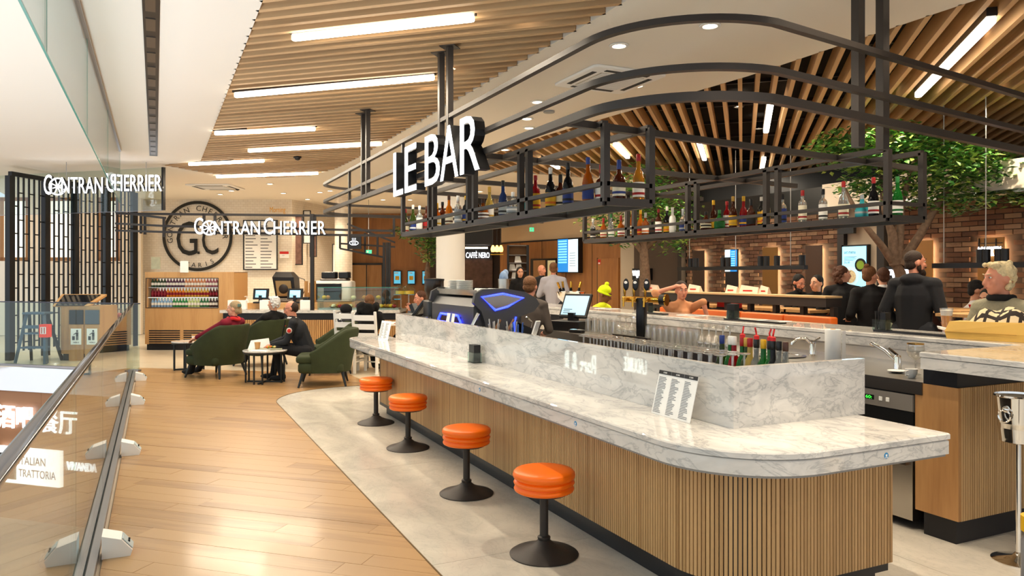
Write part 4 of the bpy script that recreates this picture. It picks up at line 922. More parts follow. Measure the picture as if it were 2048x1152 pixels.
# ---- coffee shop
D = 22.9; t = TFs('lit_sign', 'white glowing coffee shop letters on the dark wall', 'sign', 932, D); lit_word(t, 'CAFFÈ NERO', 932, 979, 502, 516, D, -.03, M['glow'], .03, .004); flat(t, 'backing', 928, 984, 497, 521, D, .0, .03, M['black2'])
t = TFs('bulkhead_box', 'black hanging bulkhead over the coffee shop counter', 'bulkhead', 956, 19.5); flat(t, 'front', 928, 985, 395.4, 489, 19.5, 0, .9, M['black2']); flat(t, 'light_line', 930, 975, 494, 497, 19.5, .1, .04, M['strip'])
t = TFs('photo_mural', 'dark photographic mural of coffee beans under the glowing letters', 'mural', 950, 22.9); flat(t, 'panel', 928, 985, 518, 575, 22.9, 0, .02, mat('coffee_bean_print', '#5a4036', .6, var=.9, bscale=6)); flat(t, 'edge', 928, 985, 575, 577, 22.9, -.01, .03, M['black2'])
D = 19; 
for k, u in enumerate((986, 994, 1002)):
    t = TFs('pendant_lamp', 'small glowing glass pendant by the coffee shop shelves, %s of three' % ORD[k], 'lamp', u, D, 'glass pendants by the coffee shop'); part('shade', MB().lathe([(.02, .12), (.05, .06), (.055, 0), (.04, -.05)], 12, (0, 0, fz(500, D))), mat('lit_amber_glass', '#ffb85a', .4, emit=5), t, 50); part('cord', MB().cyl((0, 0, fz(490, D)), (0, 0, CZ), .008), M['black2'], t); part('cage', MB().box(-.06, .06, -.06, .06, fz(510, D), fz(508, D)), M['gold'], t)
t = TFs('display_shelf', 'tall black display shelf with brown back holding white packs', 'shelf', 1036, D); 
for a in ((1014, 1018), (1053, 1058)): flat(t, 'upright', *a, 490, 672.3, D, 0, .35, M['black2'])
flat(t, 'back_panel', 1018, 1053, 490, 672.3, D, .33, .02, M['wallwood'])
for v in (490, 509, 525, 541, 557): flat(t, 'shelf_board', 1018, 1053, v, v+2, D, .02, .31, M['darksteel'])
for k, (u, v) in enumerate(((1036, 525), (1038, 541), (1025, 541), (1030, 557))):
    p = P(u, v, D=D+.15); solo('gift_pack', MB().loft([[(-.09, -.05, 0), (.09, -.05, 0), (.09, .05, 0), (-.09, .05, 0)], [(-.07, -.03, .16), (.05, -.03, .16), (.05, .03, .16), (-.07, .03, .16)]], True, True), M['paper'], 'white pack on the coffee shop shelf, %s of four' % ORD[k], 'pack', p, -YAW, 'packs on the coffee shop shelf')
# ---- items on the slanting wood wall
def onwall(u, v, y=-.01):
    """point of the wood wall under a pixel, pushed y towards the viewer"""
    a, b = Vector(pD0), Vector(pD1); e = (b-a).normalized(); dx, dy, _ = ray(u, v); d = Vector((dx, dy))
    det = e.x*(-d.y)+d.x*e.y; s = ((-a.x)*(-d.y)+d.x*(-a.y))/det; q = a+e*s; Dq = q.x*SN+q.y*CS
    return s, fz(v, Dq)
def wthing(name, label, cat): return T(name, label, cat, (pD0[0], pD0[1], 0), wallD.rotation_euler[2])
def wflat(t, name, u0, u1, v0, v1, y, th, m):
    s0, z1 = onwall(u0, v0); s1, _ = onwall(u1, v0); _, z0 = onwall(u0, v1); part(name, MB().box(s0, s1, y, y+th, z0, z1), m, t)
t = wthing('departure_screen', 'large lit blue information screen with white right half on the wood wall', 'screen')
wflat(t, 'bezel', 1124, 1166, 478, 546, -.14, .13, M['black2']); wflat(t, 'blue_panel', 1125, 1145, 479.5, 544, -.15, .01, M['blue']); wflat(t, 'white_panel', 1146, 1165, 479.5, 544, -.15, .01, mat('lit_pale_panel', '#cfe9f5', .4, emit=1.3))
for k in range(9): wflat(t, 'text_row', 1126.5, 1143.5, 482+k*5.2, 485+k*5.2, -.154, .003, mat('lit_cyan_row', '#7fd4f2', .4, emit=1.2))
for k in range(6): wflat(t, 'text_row', 1149, 1161, 506+k*5, 507+k*5, -.154, .003, M['grey'])
t = wthing('service_door', 'open doorway with dark frame in the wood wall behind standing people', 'door'); wflat(t, 'opening', 1062, 1114, 518, 640, -.02, .02, M['kick']); wflat(t, 'door_leaf', 1069, 1092, 521, 640, -.04, .02, M['oakh']); wflat(t, 'lit_room', 1097, 1112, 521, 640, -.03, .02, mat('lit_corridor', '#cbbd8c', .6, emit=.5))
t = wthing('flush_door', 'flush wood door outlined in the wall beside a red notice', 'door'); wflat(t, 'door_leaf', 1197, 1239, 517, 640, -.03, .03, M['wallwood']); wflat(t, 'gap', 1196, 1197, 516, 640, -.032, .03, M['kick']); wflat(t, 'notice', 1198, 1203.5, 519, 529, -.036, .004, mat('red_print', '#c8281e', .6)); wflat(t, 'notice_text', 1199, 1202.5, 525, 528, -.038, .002, M['paper'])
# ---- behind the void: lattice screen, frames, bins
for k, (a, b) in enumerate(((2, 60), (95, 160), (195, 240))):
    framed('brown wooden picture frame on the pale wall behind the lattice, %s of three' % ORD[k], 'frame', a, b, 395, 522, 18.6, mat('pale_backlit_panel', '#fbf3e2', .6, emit=.9), M['wallwood'], b=.09, name='wall_picture')
LP = [pd(20, 13.6), pd(150, 15.2), pd(268, 16.4)]
for k, (a, b, n) in enumerate(((0, 1, 13), (1, 2, 15))):
    A, B = Vector(LP[a]), Vector(LP[b]); L = (B-A).length; zt = 3.35
    t = T('lattice_screen', 'tall black metal lattice screen, ' + ('panel nearer the void with open end' if k == 0 else 'panel ending beside the drinks cooler'), 'screen', (A.x, A.y, 0), math.atan2(B.y-A.y, B.x-A.x), 'black lattice screens')
    for x in (0, L*.52, L): part('post', MB().box(x-.06, x+.06, -.05, .05, 0, zt), M['black2'], t)
    part('head_rail', MB().box(0, L, -.04, .04, zt, zt+.08), M['black2'], t)
    r = random.Random(k); cross = MB()
    for j in range(n):
        x = L*(j+.5)/n; part('vertical_bar', MB().box(x-.014, x+.014, -.012, .012, .15, zt), M['black2'], t)
        z = .3+(.25 if j % 2 else 0)
        while z < zt-.1: cross.box(x, x+L/n, -.01, .01, z, z+.022); z += .5
    part('cross_bars', cross, M['black2'], t, kind='stuff')
D = 13.6; t = TFs('recycling_unit', 'oak waste cabinet with two flap doors and sloping black screen top', 'bin', 140, D); ox = t['ox']
xa, xb = fx(95, D)-ox, fx(200, D)-ox; zt = fz(612, D)
part('body', MB().box(xa+.25, xb, 0, .6, .12, zt), M['oakh'], t); part('kick_plate', MB().box(xa+.27, xb, .02, .6, 0, .12), M['kick'], t)
part('side_wing', MB().add([(xa+.25, 0, .12), (xa+.25, 0, zt), (xa-.1, .55, .12), (xa-.1, .55, zt), (xa+.25, .6, .12), (xa+.25, .6, zt)], [(0, 1, 3, 2), (2, 3, 5, 4), (1, 5, 3), (0, 2, 4)]), M['oak'], t)
part('sloping_top', MB().loft([[(xa+.1, -.02, zt), (xb-.2, -.02, zt), (xb-.2, .6, zt+.2), (xa-.1, .6, zt+.2)], [(xa+.1, .02, zt-.02), (xb-.2, .02, zt-.02), (xb-.2, .6, zt+.16), (xa-.1, .6, zt+.16)]], True, True), M['oak'], t)
part('top_display', MB().loft([[(xa+.16, -.024, zt+.012), (xb-.28, -.024, zt+.012), (xb-.28, .54, zt+.192), (xa-.02, .54, zt+.192)], [(xa+.16, -.02, zt+.002), (xb-.28, -.02, zt+.002), (xb-.28, .54, zt+.18), (xa-.02, .54, zt+.18)]], True, True), mat('dark_glossy_glass', '#15161a', .08), t)
for u0, u1, fm in ((139, 169, M['black2']), (171, 201, mat('slate_panel', '#4e5660', .5))):
    flat(t, 'flap', u0+1, u1-2, 620, 648, D, -.03, .03, fm); d_ = flat(t, 'door', u0, u1-1, 649, 722, D, -.02, .02, M['oakh'])
    flat(t, 'pictogram_sheet', u0+4, u1-5, 657, 689, D, -.026, .006, M['paper'])
    uc = (u0+u1)/2; x = fx(uc, D)-ox; zc = fz(670, D); s = 11/FPX*D
    part('pictogram_figure', MB().ell((x+.02, -.03, zc+s*.75), (.018, .004, .018)).box(x, x+.04, -.032, -.027, zc-s*.2, zc+s*.5).box(x+.002, x+.016, -.032, -.027, zc-s*.9, zc-s*.2).box(x+.024, x+.038, -.032, -.027, zc-s*.9, zc-s*.2).bar((x, -.03, zc+s*.4), (x-.045, -.03, zc+s*.1), .01), M['ink'], t)
    part('pictogram_bin', MB().box(x-.07, x-.025, -.032, -.027, zc-s*.9, zc-s*.2), M['ink'], t); part('caption', move(text_fit('MERCI', .1, .022, .003), x-.05, -.027, fz(687, D)+.01), M['ink'], t)
t = TFs('folding_ladder', 'slate blue folding step stool standing left of the waste cabinet', 'ladder', 62, 13.2); sl_m = mat('slate_blue_metal', '#47586a', .5)
for x in (-.28, .28): part('leg', MB().bar((x, 0, 0), (x*.55, .12, .85), .045), sl_m, t); part('leg', MB().bar((x, .45, 0), (x*.55, .2, .85), .045), M['black2'], t)
for z in (.25, .5): part('step', MB().box(-.24+z*.15, .24-z*.15, .0+z*.1, .2+z*.1, z, z+.03), sl_m, t)
part('platform', MB().rbox(-.2, .2, .05, .32, .85, .89, .02), sl_m, t); part('brace', MB().box(-.18, .18, .08, .1, .6, .66), sl_m, t)
t = TFs('red_case', 'small red lit fire-point case beside the waste cabinet', 'case', 86, 13.0); flat(t, 'body', 78, 95, 649, 675, 13.0, 0, .12, mat('red_case_plastic', '#d8341c', .5, emit=.4)); flat(t, 'window', 81, 92, 654, 668, 13.0, -.006, .006, M['paper']); flat(t, 'stand', 84, 89, 675, 732, 13.0, .03, .06, sl_m); flat(t, 'icon_bar', 83, 85, 655, 667, 13.0, -.01, .004, mat('red_print', '#c8281e', .6)); flat(t, 'icon_bar', 88, 90, 655, 667, 13.0, -.01, .004, mat('red_print', '#c8281e', .6))
cr_m = mat('blue_crate_plastic', '#233a78', .5)
for k, (u, v) in enumerate(((213, 690), (237, 690), (213, 662), (237, 662))):
    D = 14.5; t = TFs('bottle_crate', 'blue plastic bottle crate by the lattice, ' + ['lower one beside the waste cabinet', 'lower one toward the cooler', 'upper one beside the waste cabinet', 'upper one toward the cooler'][k], 'crate', u, D, 'blue bottle crates'); z = .0 if k < 2 else .31; t.location.z = z
    for a in ((-.11, .11, -.15, -.13), (-.11, .11, .13, .15), (-.11, -.09, -.13, .13), (.09, .11, -.13, .13)): part('side', MB().box(*a, 0, .3), cr_m, t)
    part('bottom', MB().box(-.11, .11, -.15, .15, 0, .02), cr_m, t); part('grip', MB().box(-.06, .06, -.156, -.15, .2, .24), M['black2'], t); part('emblem', MB().ell((0, -.152, .1), (.04, .004, .04)), M['paper'], t)
t = TFs('food_bag', 'clear bag of bread rolls resting on the blue crates', 'bag', 222, 14.5); t.location.z = .61
part('plastic', MB().rbox(-.22, .2, -.14, .14, .0, .3, .1), thin_glass('plastic_film', '#f7f4f2', .12, .2), t, 60)
for k in range(6): part('roll', MB().ell((-.13+.13*(k % 3), -.03+.06*(k//3), .06+.1*(k//3)), (.07, .06, .05)), mat('pink_bread', '#c9695a', .6, var=.3, bscale=20), t, 60)

# ================================================================= BOTTLES ON THE HANGING SHELVES
BG = {'amber': ('#b4590f', .55), 'clear': ('#e9efec', .85), 'brown': ('#4a1c0a', .35), 'green': ('#1f7a2c', .55), 'black': ('#0e0e10', .1), 'red': ('#a01018', .45), 'orange': ('#e07a14', .5), 'blue': ('#1c2c58', .2), 'white': ('#efece4', .05), 'teal': ('#2f97a4', .1), 'yellow': ('#e6c766', .6), 'olive': ('#3a4a14', .45), 'gold': ('#d9912b', .6)}
CC = {'red': '#a01818', 'blue': '#22367a', 'yellow': '#d9a818', 'white': '#efece6', 'black': '#141414', 'brown': '#4a2a18', 'green': '#14602a', 'gold': '#c39a3c', 'orange': '#d86a1c', 'cream': '#e8dfc4', 'grey': '#9aa0a4', 'teal': '#2f97a4'}
PROF = {'bordeaux': ([(.0, 0), (.036, 0), (.038, .008), (.038, .17), (.032, .195), (.015, .215), (.013, .27)], .30, .0395),
        'whisky': ([(.0, 0), (.04, 0), (.043, .008), (.043, .13), (.036, .165), (.018, .185), (.014, .225)], .28, .0445),
        'vodka': ([(.0, 0), (.034, 0), (.036, .006), (.036, .18), (.028, .20), (.014, .212), (.0135, .26)], .30, .0372),
        'squat': ([(.0, 0), (.05, 0), (.055, .01), (.052, .09), (.04, .12), (.018, .14), (.016, .17)], .21, .0555),
        'tall': ([(.0, 0), (.036, 0), (.038, .008), (.041, .15), (.03, .2), (.016, .225), (.014, .29)], .33, .041)}
_bm = {}
def bottle(kind, g, lab, cap, label, loc, grp, rz=0, pour=False):
    prof, H, lr = PROF[kind]; key = (kind, g, lab, cap, pour)
    if key not in _bm:
        zt = prof[-1][1]; gm = mat('bottle_glass_'+g, BG[g][0], .06, trans=BG[g][1], ior=1.3)
        a = MB().lathe(prof, 14).mesh('glass_body', gm, 50)
        l = MB().lathe([(lr, .035), (lr, prof[3][1]*.9 if kind != 'tall' else .135)], 14, cap=False).mesh('paper_label', mat('label_'+lab, CC[lab], .6), 50)
        b = MB().lathe([(.0145, zt-.012), (.0158, zt-.008), (.0158, H-.006), (.0138, H-.002)], 12).mesh('cap', mat('cap_'+cap, CC[cap], .35), 50)
        c = MB().lathe([(lr+.0008, .05), (lr+.0008, .066)], 14, cap=False).mesh('label_stripe', mat('label_'+cap, CC[cap], .6), 50)
        _bm[key] = (a, l, b, c)
    a, l, b, c = _bm[key]; t = T('spirit_bottle' if not pour else 'pourer_bottle', label, 'bottle', loc, rz, grp)
    link('glass_body', a, t); link('paper_label', l, t); link('cap', b, t); link('label_stripe', c, t)
    return t
CN = {'whisky': 'broad-shouldered', 'bordeaux': 'straight-sided', 'vodka': 'slim', 'squat': 'squat', 'tall': 'tall'}
front = [(811, 'tall', 'olive', 'cream', 'red'), (826, 'tall', 'olive', 'blue', 'white'), (839, 'vodka', 'clear', 'white', 'white'), (853, 'bordeaux', 'brown', 'red', 'brown'), (866, 'whisky', 'amber', 'yellow', 'red'), (874, 'whisky', 'amber', 'cream', 'yellow'), (885, 'bordeaux', 'brown', 'black', 'black'), (898, 'tall', 'orange', 'cream', 'brown'), (916, 'vodka', 'clear', 'grey', 'white'), (932, 'bordeaux', 'black', 'blue', 'yellow'), (952, 'whisky', 'brown', 'white', 'black'), (966, 'squat', 'amber', 'white', 'brown'), (979, 'tall', 'yellow', 'white', 'gold'), (1006, 'tall', 'blue', 'grey', 'black'), (1026, 'squat', 'clear', 'grey', 'white'), (1044, 'whisky', 'clear', 'teal', 'grey'), (1071, 'bordeaux', 'red', 'yellow', 'red'), (1101, 'tall', 'black', 'yellow', 'orange'), (1121, 'whisky', 'brown', 'cream', 'black'), (1136, 'tall', 'black', 'blue', 'black'), (1176, 'tall', 'amber', 'blue', 'blue'), (1203, 'whisky', 'brown', 'white', 'red')]
for k, (u, kd, g, l, c) in enumerate(front):
    p = P(u, 450, X=2.72 if k % 3 else 2.80); bottle(kd, g, l, c, '%s %s bottle, %s label, %s cap, %s from far end of front shelf' % (CN[kd], g, l, c, ORD[k]), (p.x, p.y, 2.041), 'bottles on the front shelf', k)
for k, (u, kd, g, l, c) in enumerate([(1238, 'whisky', 'brown', 'cream', 'blue'), (1277, 'tall', 'gold', 'white', 'red')]):
    p = P(u, 400, Y=4.22); bottle(kd, g, l, c, '%s %s bottle, %s label, %s cap, near end of front shelf' % (CN[kd], g, l, c), (p.x, p.y, 2.041), 'bottles on the front shelf', -1.2)
backs = [(1186, 'vodka', 'clear', 'black', 'white'), (1207, 'whisky', 'amber', 'cream', 'red'), (1222, 'tall', 'clear', 'white', 'green'), (1242, 'whisky', 'amber', 'white', 'red'), (1251, 'tall', 'white', 'white', 'white'), (1264, 'tall', 'amber', 'cream', 'gold'), (1281, 'tall', 'orange', 'red', 'yellow'), (1291, 'whisky', 'amber', 'white', 'orange'), (1305, 'squat', 'black', 'black', 'brown'), (1317, 'bordeaux', 'brown', 'white', 'red'), (1334, 'tall', 'black', 'yellow', 'orange'), (1345, 'vodka', 'white', 'white', 'white'), (1366, 'whisky', 'clear', 'blue', 'grey'), (1376, 'bordeaux', 'blue', 'grey', 'yellow'), (1397, 'squat', 'clear', 'cream', 'yellow'), (1412, 'squat', 'brown', 'cream', 'black'), (1427, 'tall', 'brown', 'yellow', 'yellow'), (1439, 'squat', 'green', 'green', 'green'), (1454, 'bordeaux', 'red', 'white', 'red'), (1466, 'tall', 'brown', 'yellow', 'gold'), (1487, 'tall', 'red', 'blue', 'yellow'), (1502, 'whisky', 'brown', 'black', 'black'), (1523, 'bordeaux', 'black', 'yellow', 'orange'), (1532, 'bordeaux', 'black', 'gold', 'red'), (1565, 'vodka', 'clear', 'blue', 'black'), (1605, 'vodka', 'clear', 'cream', 'red'), (1646, 'vodka', 'clear', 'white', 'black'), (1687, 'tall', 'clear', 'cream', 'red'), (1724, 'squat', 'teal', 'teal', 'grey'), (1747, 'tall', 'black', 'white', 'red')]
for k, (u, kd, g, l, c) in enumerate(backs):
    p = P(u, 450, X=5.24 if k % 2 else 5.32); bottle(kd, g, l, c, '%s %s bottle, %s label, %s cap, %s from far end of back shelf' % (CN[kd], g, l, c, ORD[k]), (p.x, p.y, 2.011), 'bottles on the back shelf', k)
p = P(1795, 420, Y=4.1); bottle('tall', 'green', 'white', 'green', 'bright green bottle with round white label at the near corner of the back shelf', (p.x, p.y, 2.011), 'bottles on the back shelf')

# ================================================================= GLASSWARE
tum = MB().lathe([(.0, .145), (.028, .145), (.037, .0), (.035, .0), (.026, .138), (.0, .138)], 14, cap=False).mesh('upturned_tumbler', M['wglass'], 50)
def wine_mesh(h=.2, r=.042):     # standing upside down on its rim
    return MB().lathe([(.0, h), (.034, h), (.034, h-.003), (.006, h-.012), (.0045, h-.08), (.012, h-.088), (r, h-.13), (r*1.02, .05), (r*.8, 0), (r*.78, 0), (r*.98, .05), (r*.96, h-.132), (.0, h-.09)], 14, cap=False).mesh('upturned_wine_glass', M['wglass'], 50)
win = wine_mesh(); win2 = wine_mesh(.19, .036)
def glasses(us, X, z, me, name, label, grp):
    for i, u in enumerate(us):
        for j, x in enumerate(X):
            p = P(u, VH, X=x); solo(name, me, None, '%s, %s in the %s row' % (label, ORD[i], ('front', 'middle', 'back')[j]), 'glass', (p.x, p.y, z), 0, grp)
glasses([1176, 1189, 1202, 1215, 1227], (4.45, 4.56, 4.67), .907, tum, 'upturned_tumbler', 'upturned clear tumbler between the till drawer and the beer tap', 'tumblers left of the beer tap')
glasses([1240, 1252, 1264], (4.45, 4.58), .907, win, 'upturned_wine_glass', 'upturned wine glass just left of the beer tap column', 'wine glasses left of the beer tap')
glasses([1297, 1309, 1321, 1333, 1345, 1357, 1369, 1381, 1393], (4.28, 4.38, 4.48), .907, tum, 'upturned_tumbler', 'upturned clear tumbler between the beer tap and the wine glasses', 'tumblers right of the beer tap')
glasses([1404, 1418, 1432, 1446, 1460], (4.28, 4.39, 4.5), .907, win, 'upturned_wine_glass', 'upturned wine glass on the steel worktop behind the pourer bottles', 'wine glasses behind the pourer bottles')
y = 3.05
for i in range(17):
    for j, x in enumerate((2.62, 2.70, 2.78)):
        solo('upturned_wine_glass', win2, None, 'upturned wine glass racked behind the marble upstand, %s in the %s row' % (ORD[i], ('front', 'middle', 'back')[j]), 'glass', (x, 3.02+i*.085, .951), 0, 'wine glasses racked behind the upstand')
solo('glass_rack', MB().box(2.57, 2.84, 2.96, 4.5, .886, .951), M['darksteel'], 'low steel rack under the upturned wine glasses', 'rack')
# pourer bottles in the speed rail
sp = [(1444, 'olive', 'blue'), (1461, 'green', 'white'), (1468, 'red', 'white'), (1485, 'green', 'red'), (1493, 'olive', 'gold'), (1500, 'yellow', 'red'), (1513, 'clear', 'black'), (1527, 'green', 'yellow'), (1540, 'green', 'black'), (1546, 'black', 'black'), (1558, 'clear', 'black'), (1571, 'clear', 'brown')]
for k, (u, g, c) in enumerate(sp):
    p = P(u, 690, X=3.02); t = bottle('tall', g, 'white' if k % 2 else 'cream', c, '%s bottle with %s top in the speed rail, %s from the far end' % (g, c, ORD[k]), (p.x, p.y, .887-.02), 'bottles in the speed rail', k, True)
    if k in (3, 6, 8, 9): part('pour_spout', MB().lathe([(.015, .325), (.015, .345), (.006, .35)], 10).tube([(0, 0, .345), (.0, .005, .365), (-.008, .0, .39)], .005, 6), mat('red_pourer', '#d11f1f', .4), t)
p = P(1427, 700, X=3.0); t = T('orange_jar', 'small orange jar with black lid beside the speed rail', 'jar', (p.x, p.y, .886)); part('jar', MB().lathe([(.04, 0), (.045, .01), (.045, .1), (.03, .12)], 14), mat('orange_juice', '#e08a2c', .3), t, 50); part('lid', MB().lathe([(.03, .12), (.03, .14)], 12), M['black2'], t)
# sink and taps on the back worktop
def mixer(p, rz, label, long=False):
    t = T('mixer_tap', label, 'tap', p, rz, 'mixer taps'); part('body', MB().lathe([(.03, 0), (.026, .01), (.026, .09), (.02, .1)], 14), M['chrome'], t, 40)
    part('spout', MB().tube([(0, 0, .05), (0, .1, .12), (0, .2, .16)] if long else [(0, 0, .08), (0, .05, .13), (0, .12, .13), (0, .16, .09)], .012, 8), M['chrome'], t, 50); part('lever', MB().bar((0, 0, .1), (.0, .07 if long else -.06, .14), .012), M['chrome'], t)
    part('aerator', MB().cyl((0, .19, .15), (0, .215, .158), .014) if long else MB().cyl((0, .16, .095), (0, .165, .08), .014), M['chrome'], t); return t
p = P(1625, 715, X=4.8); mixer((4.8, p.y, .905), math.radians(60), 'curved chrome mixer tap by the round steel sink'); 
p = P(1795, 752, X=4.55); mixer((4.55, p.y, .906), math.radians(-2), 'long-spouted chrome mixer tap above the glasswasher', True)
p = P(1560, 725, X=4.5); t = T('round_sink', 'round stainless sink bowl set in the worktop by the paper roll', 'sink', (4.5, p.y, .906)); part('rim', MB().lathe([(.19, .0), (.2, .006), (.17, .006), (.15, -.0)], 28, cap=False), M['chrome'], t, 50); part('bowl', MB().lathe([(.17, .003), (.05, .001), (.0, .001)], 28, cap=False), M['darksteel'], t)
p = P(1666, 718, X=4.55); t = T('paper_roll', 'white roll of kitchen paper on the back worktop', 'paper roll', (p.x, p.y, .906)); part('roll', MB().lathe([(.055, 0), (.057, .004), (.057, .236), (.055, .24)], 28), M['paper'], t, 40); part('core', MB().lathe([(.018, .0), (.018, .243)], 14), tan, t, 40); part('loose_sheet', MB().box(.04, .075, -.05, -.047, .01, .23), M['paper'], t)
# near the glasswasher
p = P(1831, 752, X=4.45); t = T('gin_goblet', 'large gold-rimmed cut-glass gin goblet above the glasswasher', 'glass', (4.45, p.y, .906)); part('foot', MB().lathe([(.035, 0), (.035, .003), (.006, .01), (.0045, .09)], 18), M['wglass'], t, 50); part('bowl', MB().lathe([(.008, .09), (.045, .12), (.055, .16), (.05, .2), (.048, .2), (.053, .16), (.043, .122), (.0, .094)], 22, cap=False), M['wglass'], t, 50); part('gold_rim', MB().lathe([(.0505, .194), (.0512, .202), (.048, .202)], 22, cap=False), M['gold'], t); 
p = P(1823, 752, X=4.28); t = T('espresso_cup', 'small white espresso cup on the worktop edge', 'cup', (4.28, p.y, .907)); part('cup', MB().lathe([(.0, 0), (.02, 0), (.034, .03), (.037, .055), (.034, .055), (.03, .03), (.0, .008)], 20, cap=False), M['paper'], t, 50); part('handle', MB().tube([(-.034, 0, .045), (-.055, 0, .042), (-.055, 0, .02), (-.03, 0, .015)], .005, 6), M['paper'], t, 50)
p = P(1806, 746, X=4.4); solo('saucer', MB().lathe([(.0, 0), (.03, 0), (.058, .012), (.057, .015), (.03, .005), (.0, .004)], 24, cap=False), M['paper'], 'white saucer behind the espresso cup', 'saucer', (4.42, p.y+.06, .906), 0, None, 50)
for k, (u, x, h) in enumerate(((1862, 4.32, .1), (1868, 4.55, .13), (1890, 4.6, .12))):
    p = P(u, 745, X=x); t = T('clear_tumbler', 'clear empty tumbler %s' % ('at the edge of the glasswasher top', 'behind the espresso cup', 'farthest back above the glasswasher')[k], 'glass', (x, max(p.y, 3.02), .906), 0, 'tumblers above the glasswasher'); part('wall', MB().lathe([(.032, 0), (.036, h), (.034, h), (.03, .01), (.0, .01)], 16, cap=False), M['wglass'], t, 50); part('base', MB().lathe([(.031, 0), (.031, .008)], 16), M['wglass'], t)
# ---- beer tap
p = P(1283, 667, X=4.36); t = T('beer_tap', 'black beer tap column with three brass taps', 'beer tap', (4.36, p.y, .906), math.radians(-60))
part('column', MB().rbox(-.045, .045, -.045, .045, 0, .42, .02), M['black2'], t, 40); part('crossbar', MB().cyl((-.2, 0, .40), (.2, 0, .40), .03, n=16), M['gold'], t, 40); part('end_cap', MB().cyl((.2, 0, .40), (.26, 0, .40), .055, n=18), M['black2'], t, 40); part('end_ring', MB().cyl((.255, 0, .40), (.27, 0, .40), .06, n=18), M['gold'], t, 40)
for x in (-.15, -.05, .07):
    q = part('tap', MB().cyl((x, -.03, .40), (x, -.09, .40), .018, n=12).cyl((x, -.09, .42), (x, -.10, .33), .01, n=10).ell((x, -.06, .40), .026), M['gold'], t, 50); part('handle', MB().lathe([(.008, .43), (.014, .47), (.016, .56), (.012, .57)], 12, (x, -.07, 0)), M['gold'], q, 50); part('badge', MB().ell((x+.03, -.1, .55), (.032, .006, .06)), M['black2'], q, 50); part('badge_mark', MB().ell((x+.03, -.107, .57), (.018, .003, .014)), M['paper'], q)
t = T('drip_tray', 'flat dark steel drip tray under the beer taps', 'tray', (4.2, p.y-.05, .906)); part('tray', MB().box(-.02, .02, -.3, .3, 0, .05), M['darksteel'], t); part('grille', MB().box(.02, .1, -.3, .3, 0, .012), M['steel'], t)
# ---- till on the back worktop
p = P(1140, 655, X=4.4); t = T('till', 'black till with tilted touch screen on a cash drawer', 'till', (4.42, p.y, .906), math.radians(-62)); Rt = Matrix.Translation((0, 0, .13))@Matrix.Rotation(math.radians(-28), 4, 'X')
part('cash_drawer', MB().rbox(-.22, .22, -.2, .2, 0, .11, .01), M['black2'], t); part('neck', MB().box(-.04, .04, -.02, .1, .11, .2), M['black2'], t)
part('housing', MB().rbox(-.19, .19, -.0, .035, .02, .33, .01).xf(Rt), M['black2'], t); part('screen', MB().box(-.165, .165, -.003, .0, .05, .30).xf(Rt), mat('lit_grey_screen', '#9dc4d8', .3, emit=.9), t); part('text_lines', text_lines(-.14, .06, .07, .14, 3, -.0035, .3, 4).xf(Rt), M['ink'], t)
p = P(1122, 640, X=4.6); t = T('hand_gel', 'clear pump bottle of gel beside the till', 'bottle', (4.55, p.y+.25, .906)); part('body', MB().lathe([(.03, 0), (.033, .01), (.033, .13), (.012, .16)], 14), mat('clear_gel', '#f0dcd8', .1, trans=.6), t, 50); part('pump', MB().cyl((0, 0, .155), (0, 0, .2), .006).cyl((0, 0, .2), (.03, 0, .195), .006), M['paper'], t)
p = P(1155, 662, X=4.25); t = T('card_reader', 'small black card reader lying before the till', 'card reader', (4.24, p.y, .907), .4); part('body', MB().rbox(-.04, .04, -.09, .09, 0, .035, .015), M['black2'], t, 40); part('screen', MB().box(-.028, .028, .02, .07, .0352, .037), M['screen'], t); part('keypad', MB().box(-.028, .028, -.07, .0, .0352, .037), M['grey'], t)
# small till on the front service side
p = P(828, 640, X=2.75); t = T('small_till', 'black till seen from behind at the far end of the bar', 'till', (2.75, p.y, .886), math.radians(-140)); Rt = Matrix.Translation((0, 0, .12))@Matrix.Rotation(math.radians(-40), 4, 'X')
part('foot', MB().box(-.1, .1, -.1, .14, 0, .04), M['black2'], t); part('stem', MB().bar((0, .12, .02), (0, -.02, .32), .1, .05), M['black2'], t); part('housing', MB().rbox(-.17, .17, 0, .04, .08, .34, .01).xf(Rt), M['black2'], t); part('customer_display', MB().box(-.14, .14, .041, .044, .12, .3).xf(Rt), mat('dark_glossy_glass', '#15161a', .08), t); part('led', MB().ell((.08, .1, .1), .008), mat('lit_red_led', '#ff3a2a', .4, emit=6), t)
p = P(866, 650, X=2.8); t = T('water_jug', 'clear ribbed jug between the small till and the coffee machine', 'jug', (2.72, p.y, .886)); part('body', MB().lathe([(.06, 0), (.065, .01), (.06, .2), (.058, .2), (.06, .01), (.0, .008)], 18, cap=False), M['wglass'], t, 50); part('handle', MB().tube([(.06, 0, .16), (.1, 0, .15), (.1, 0, .06), (.062, 0, .05)], .008), M['wglass'], t, 50)
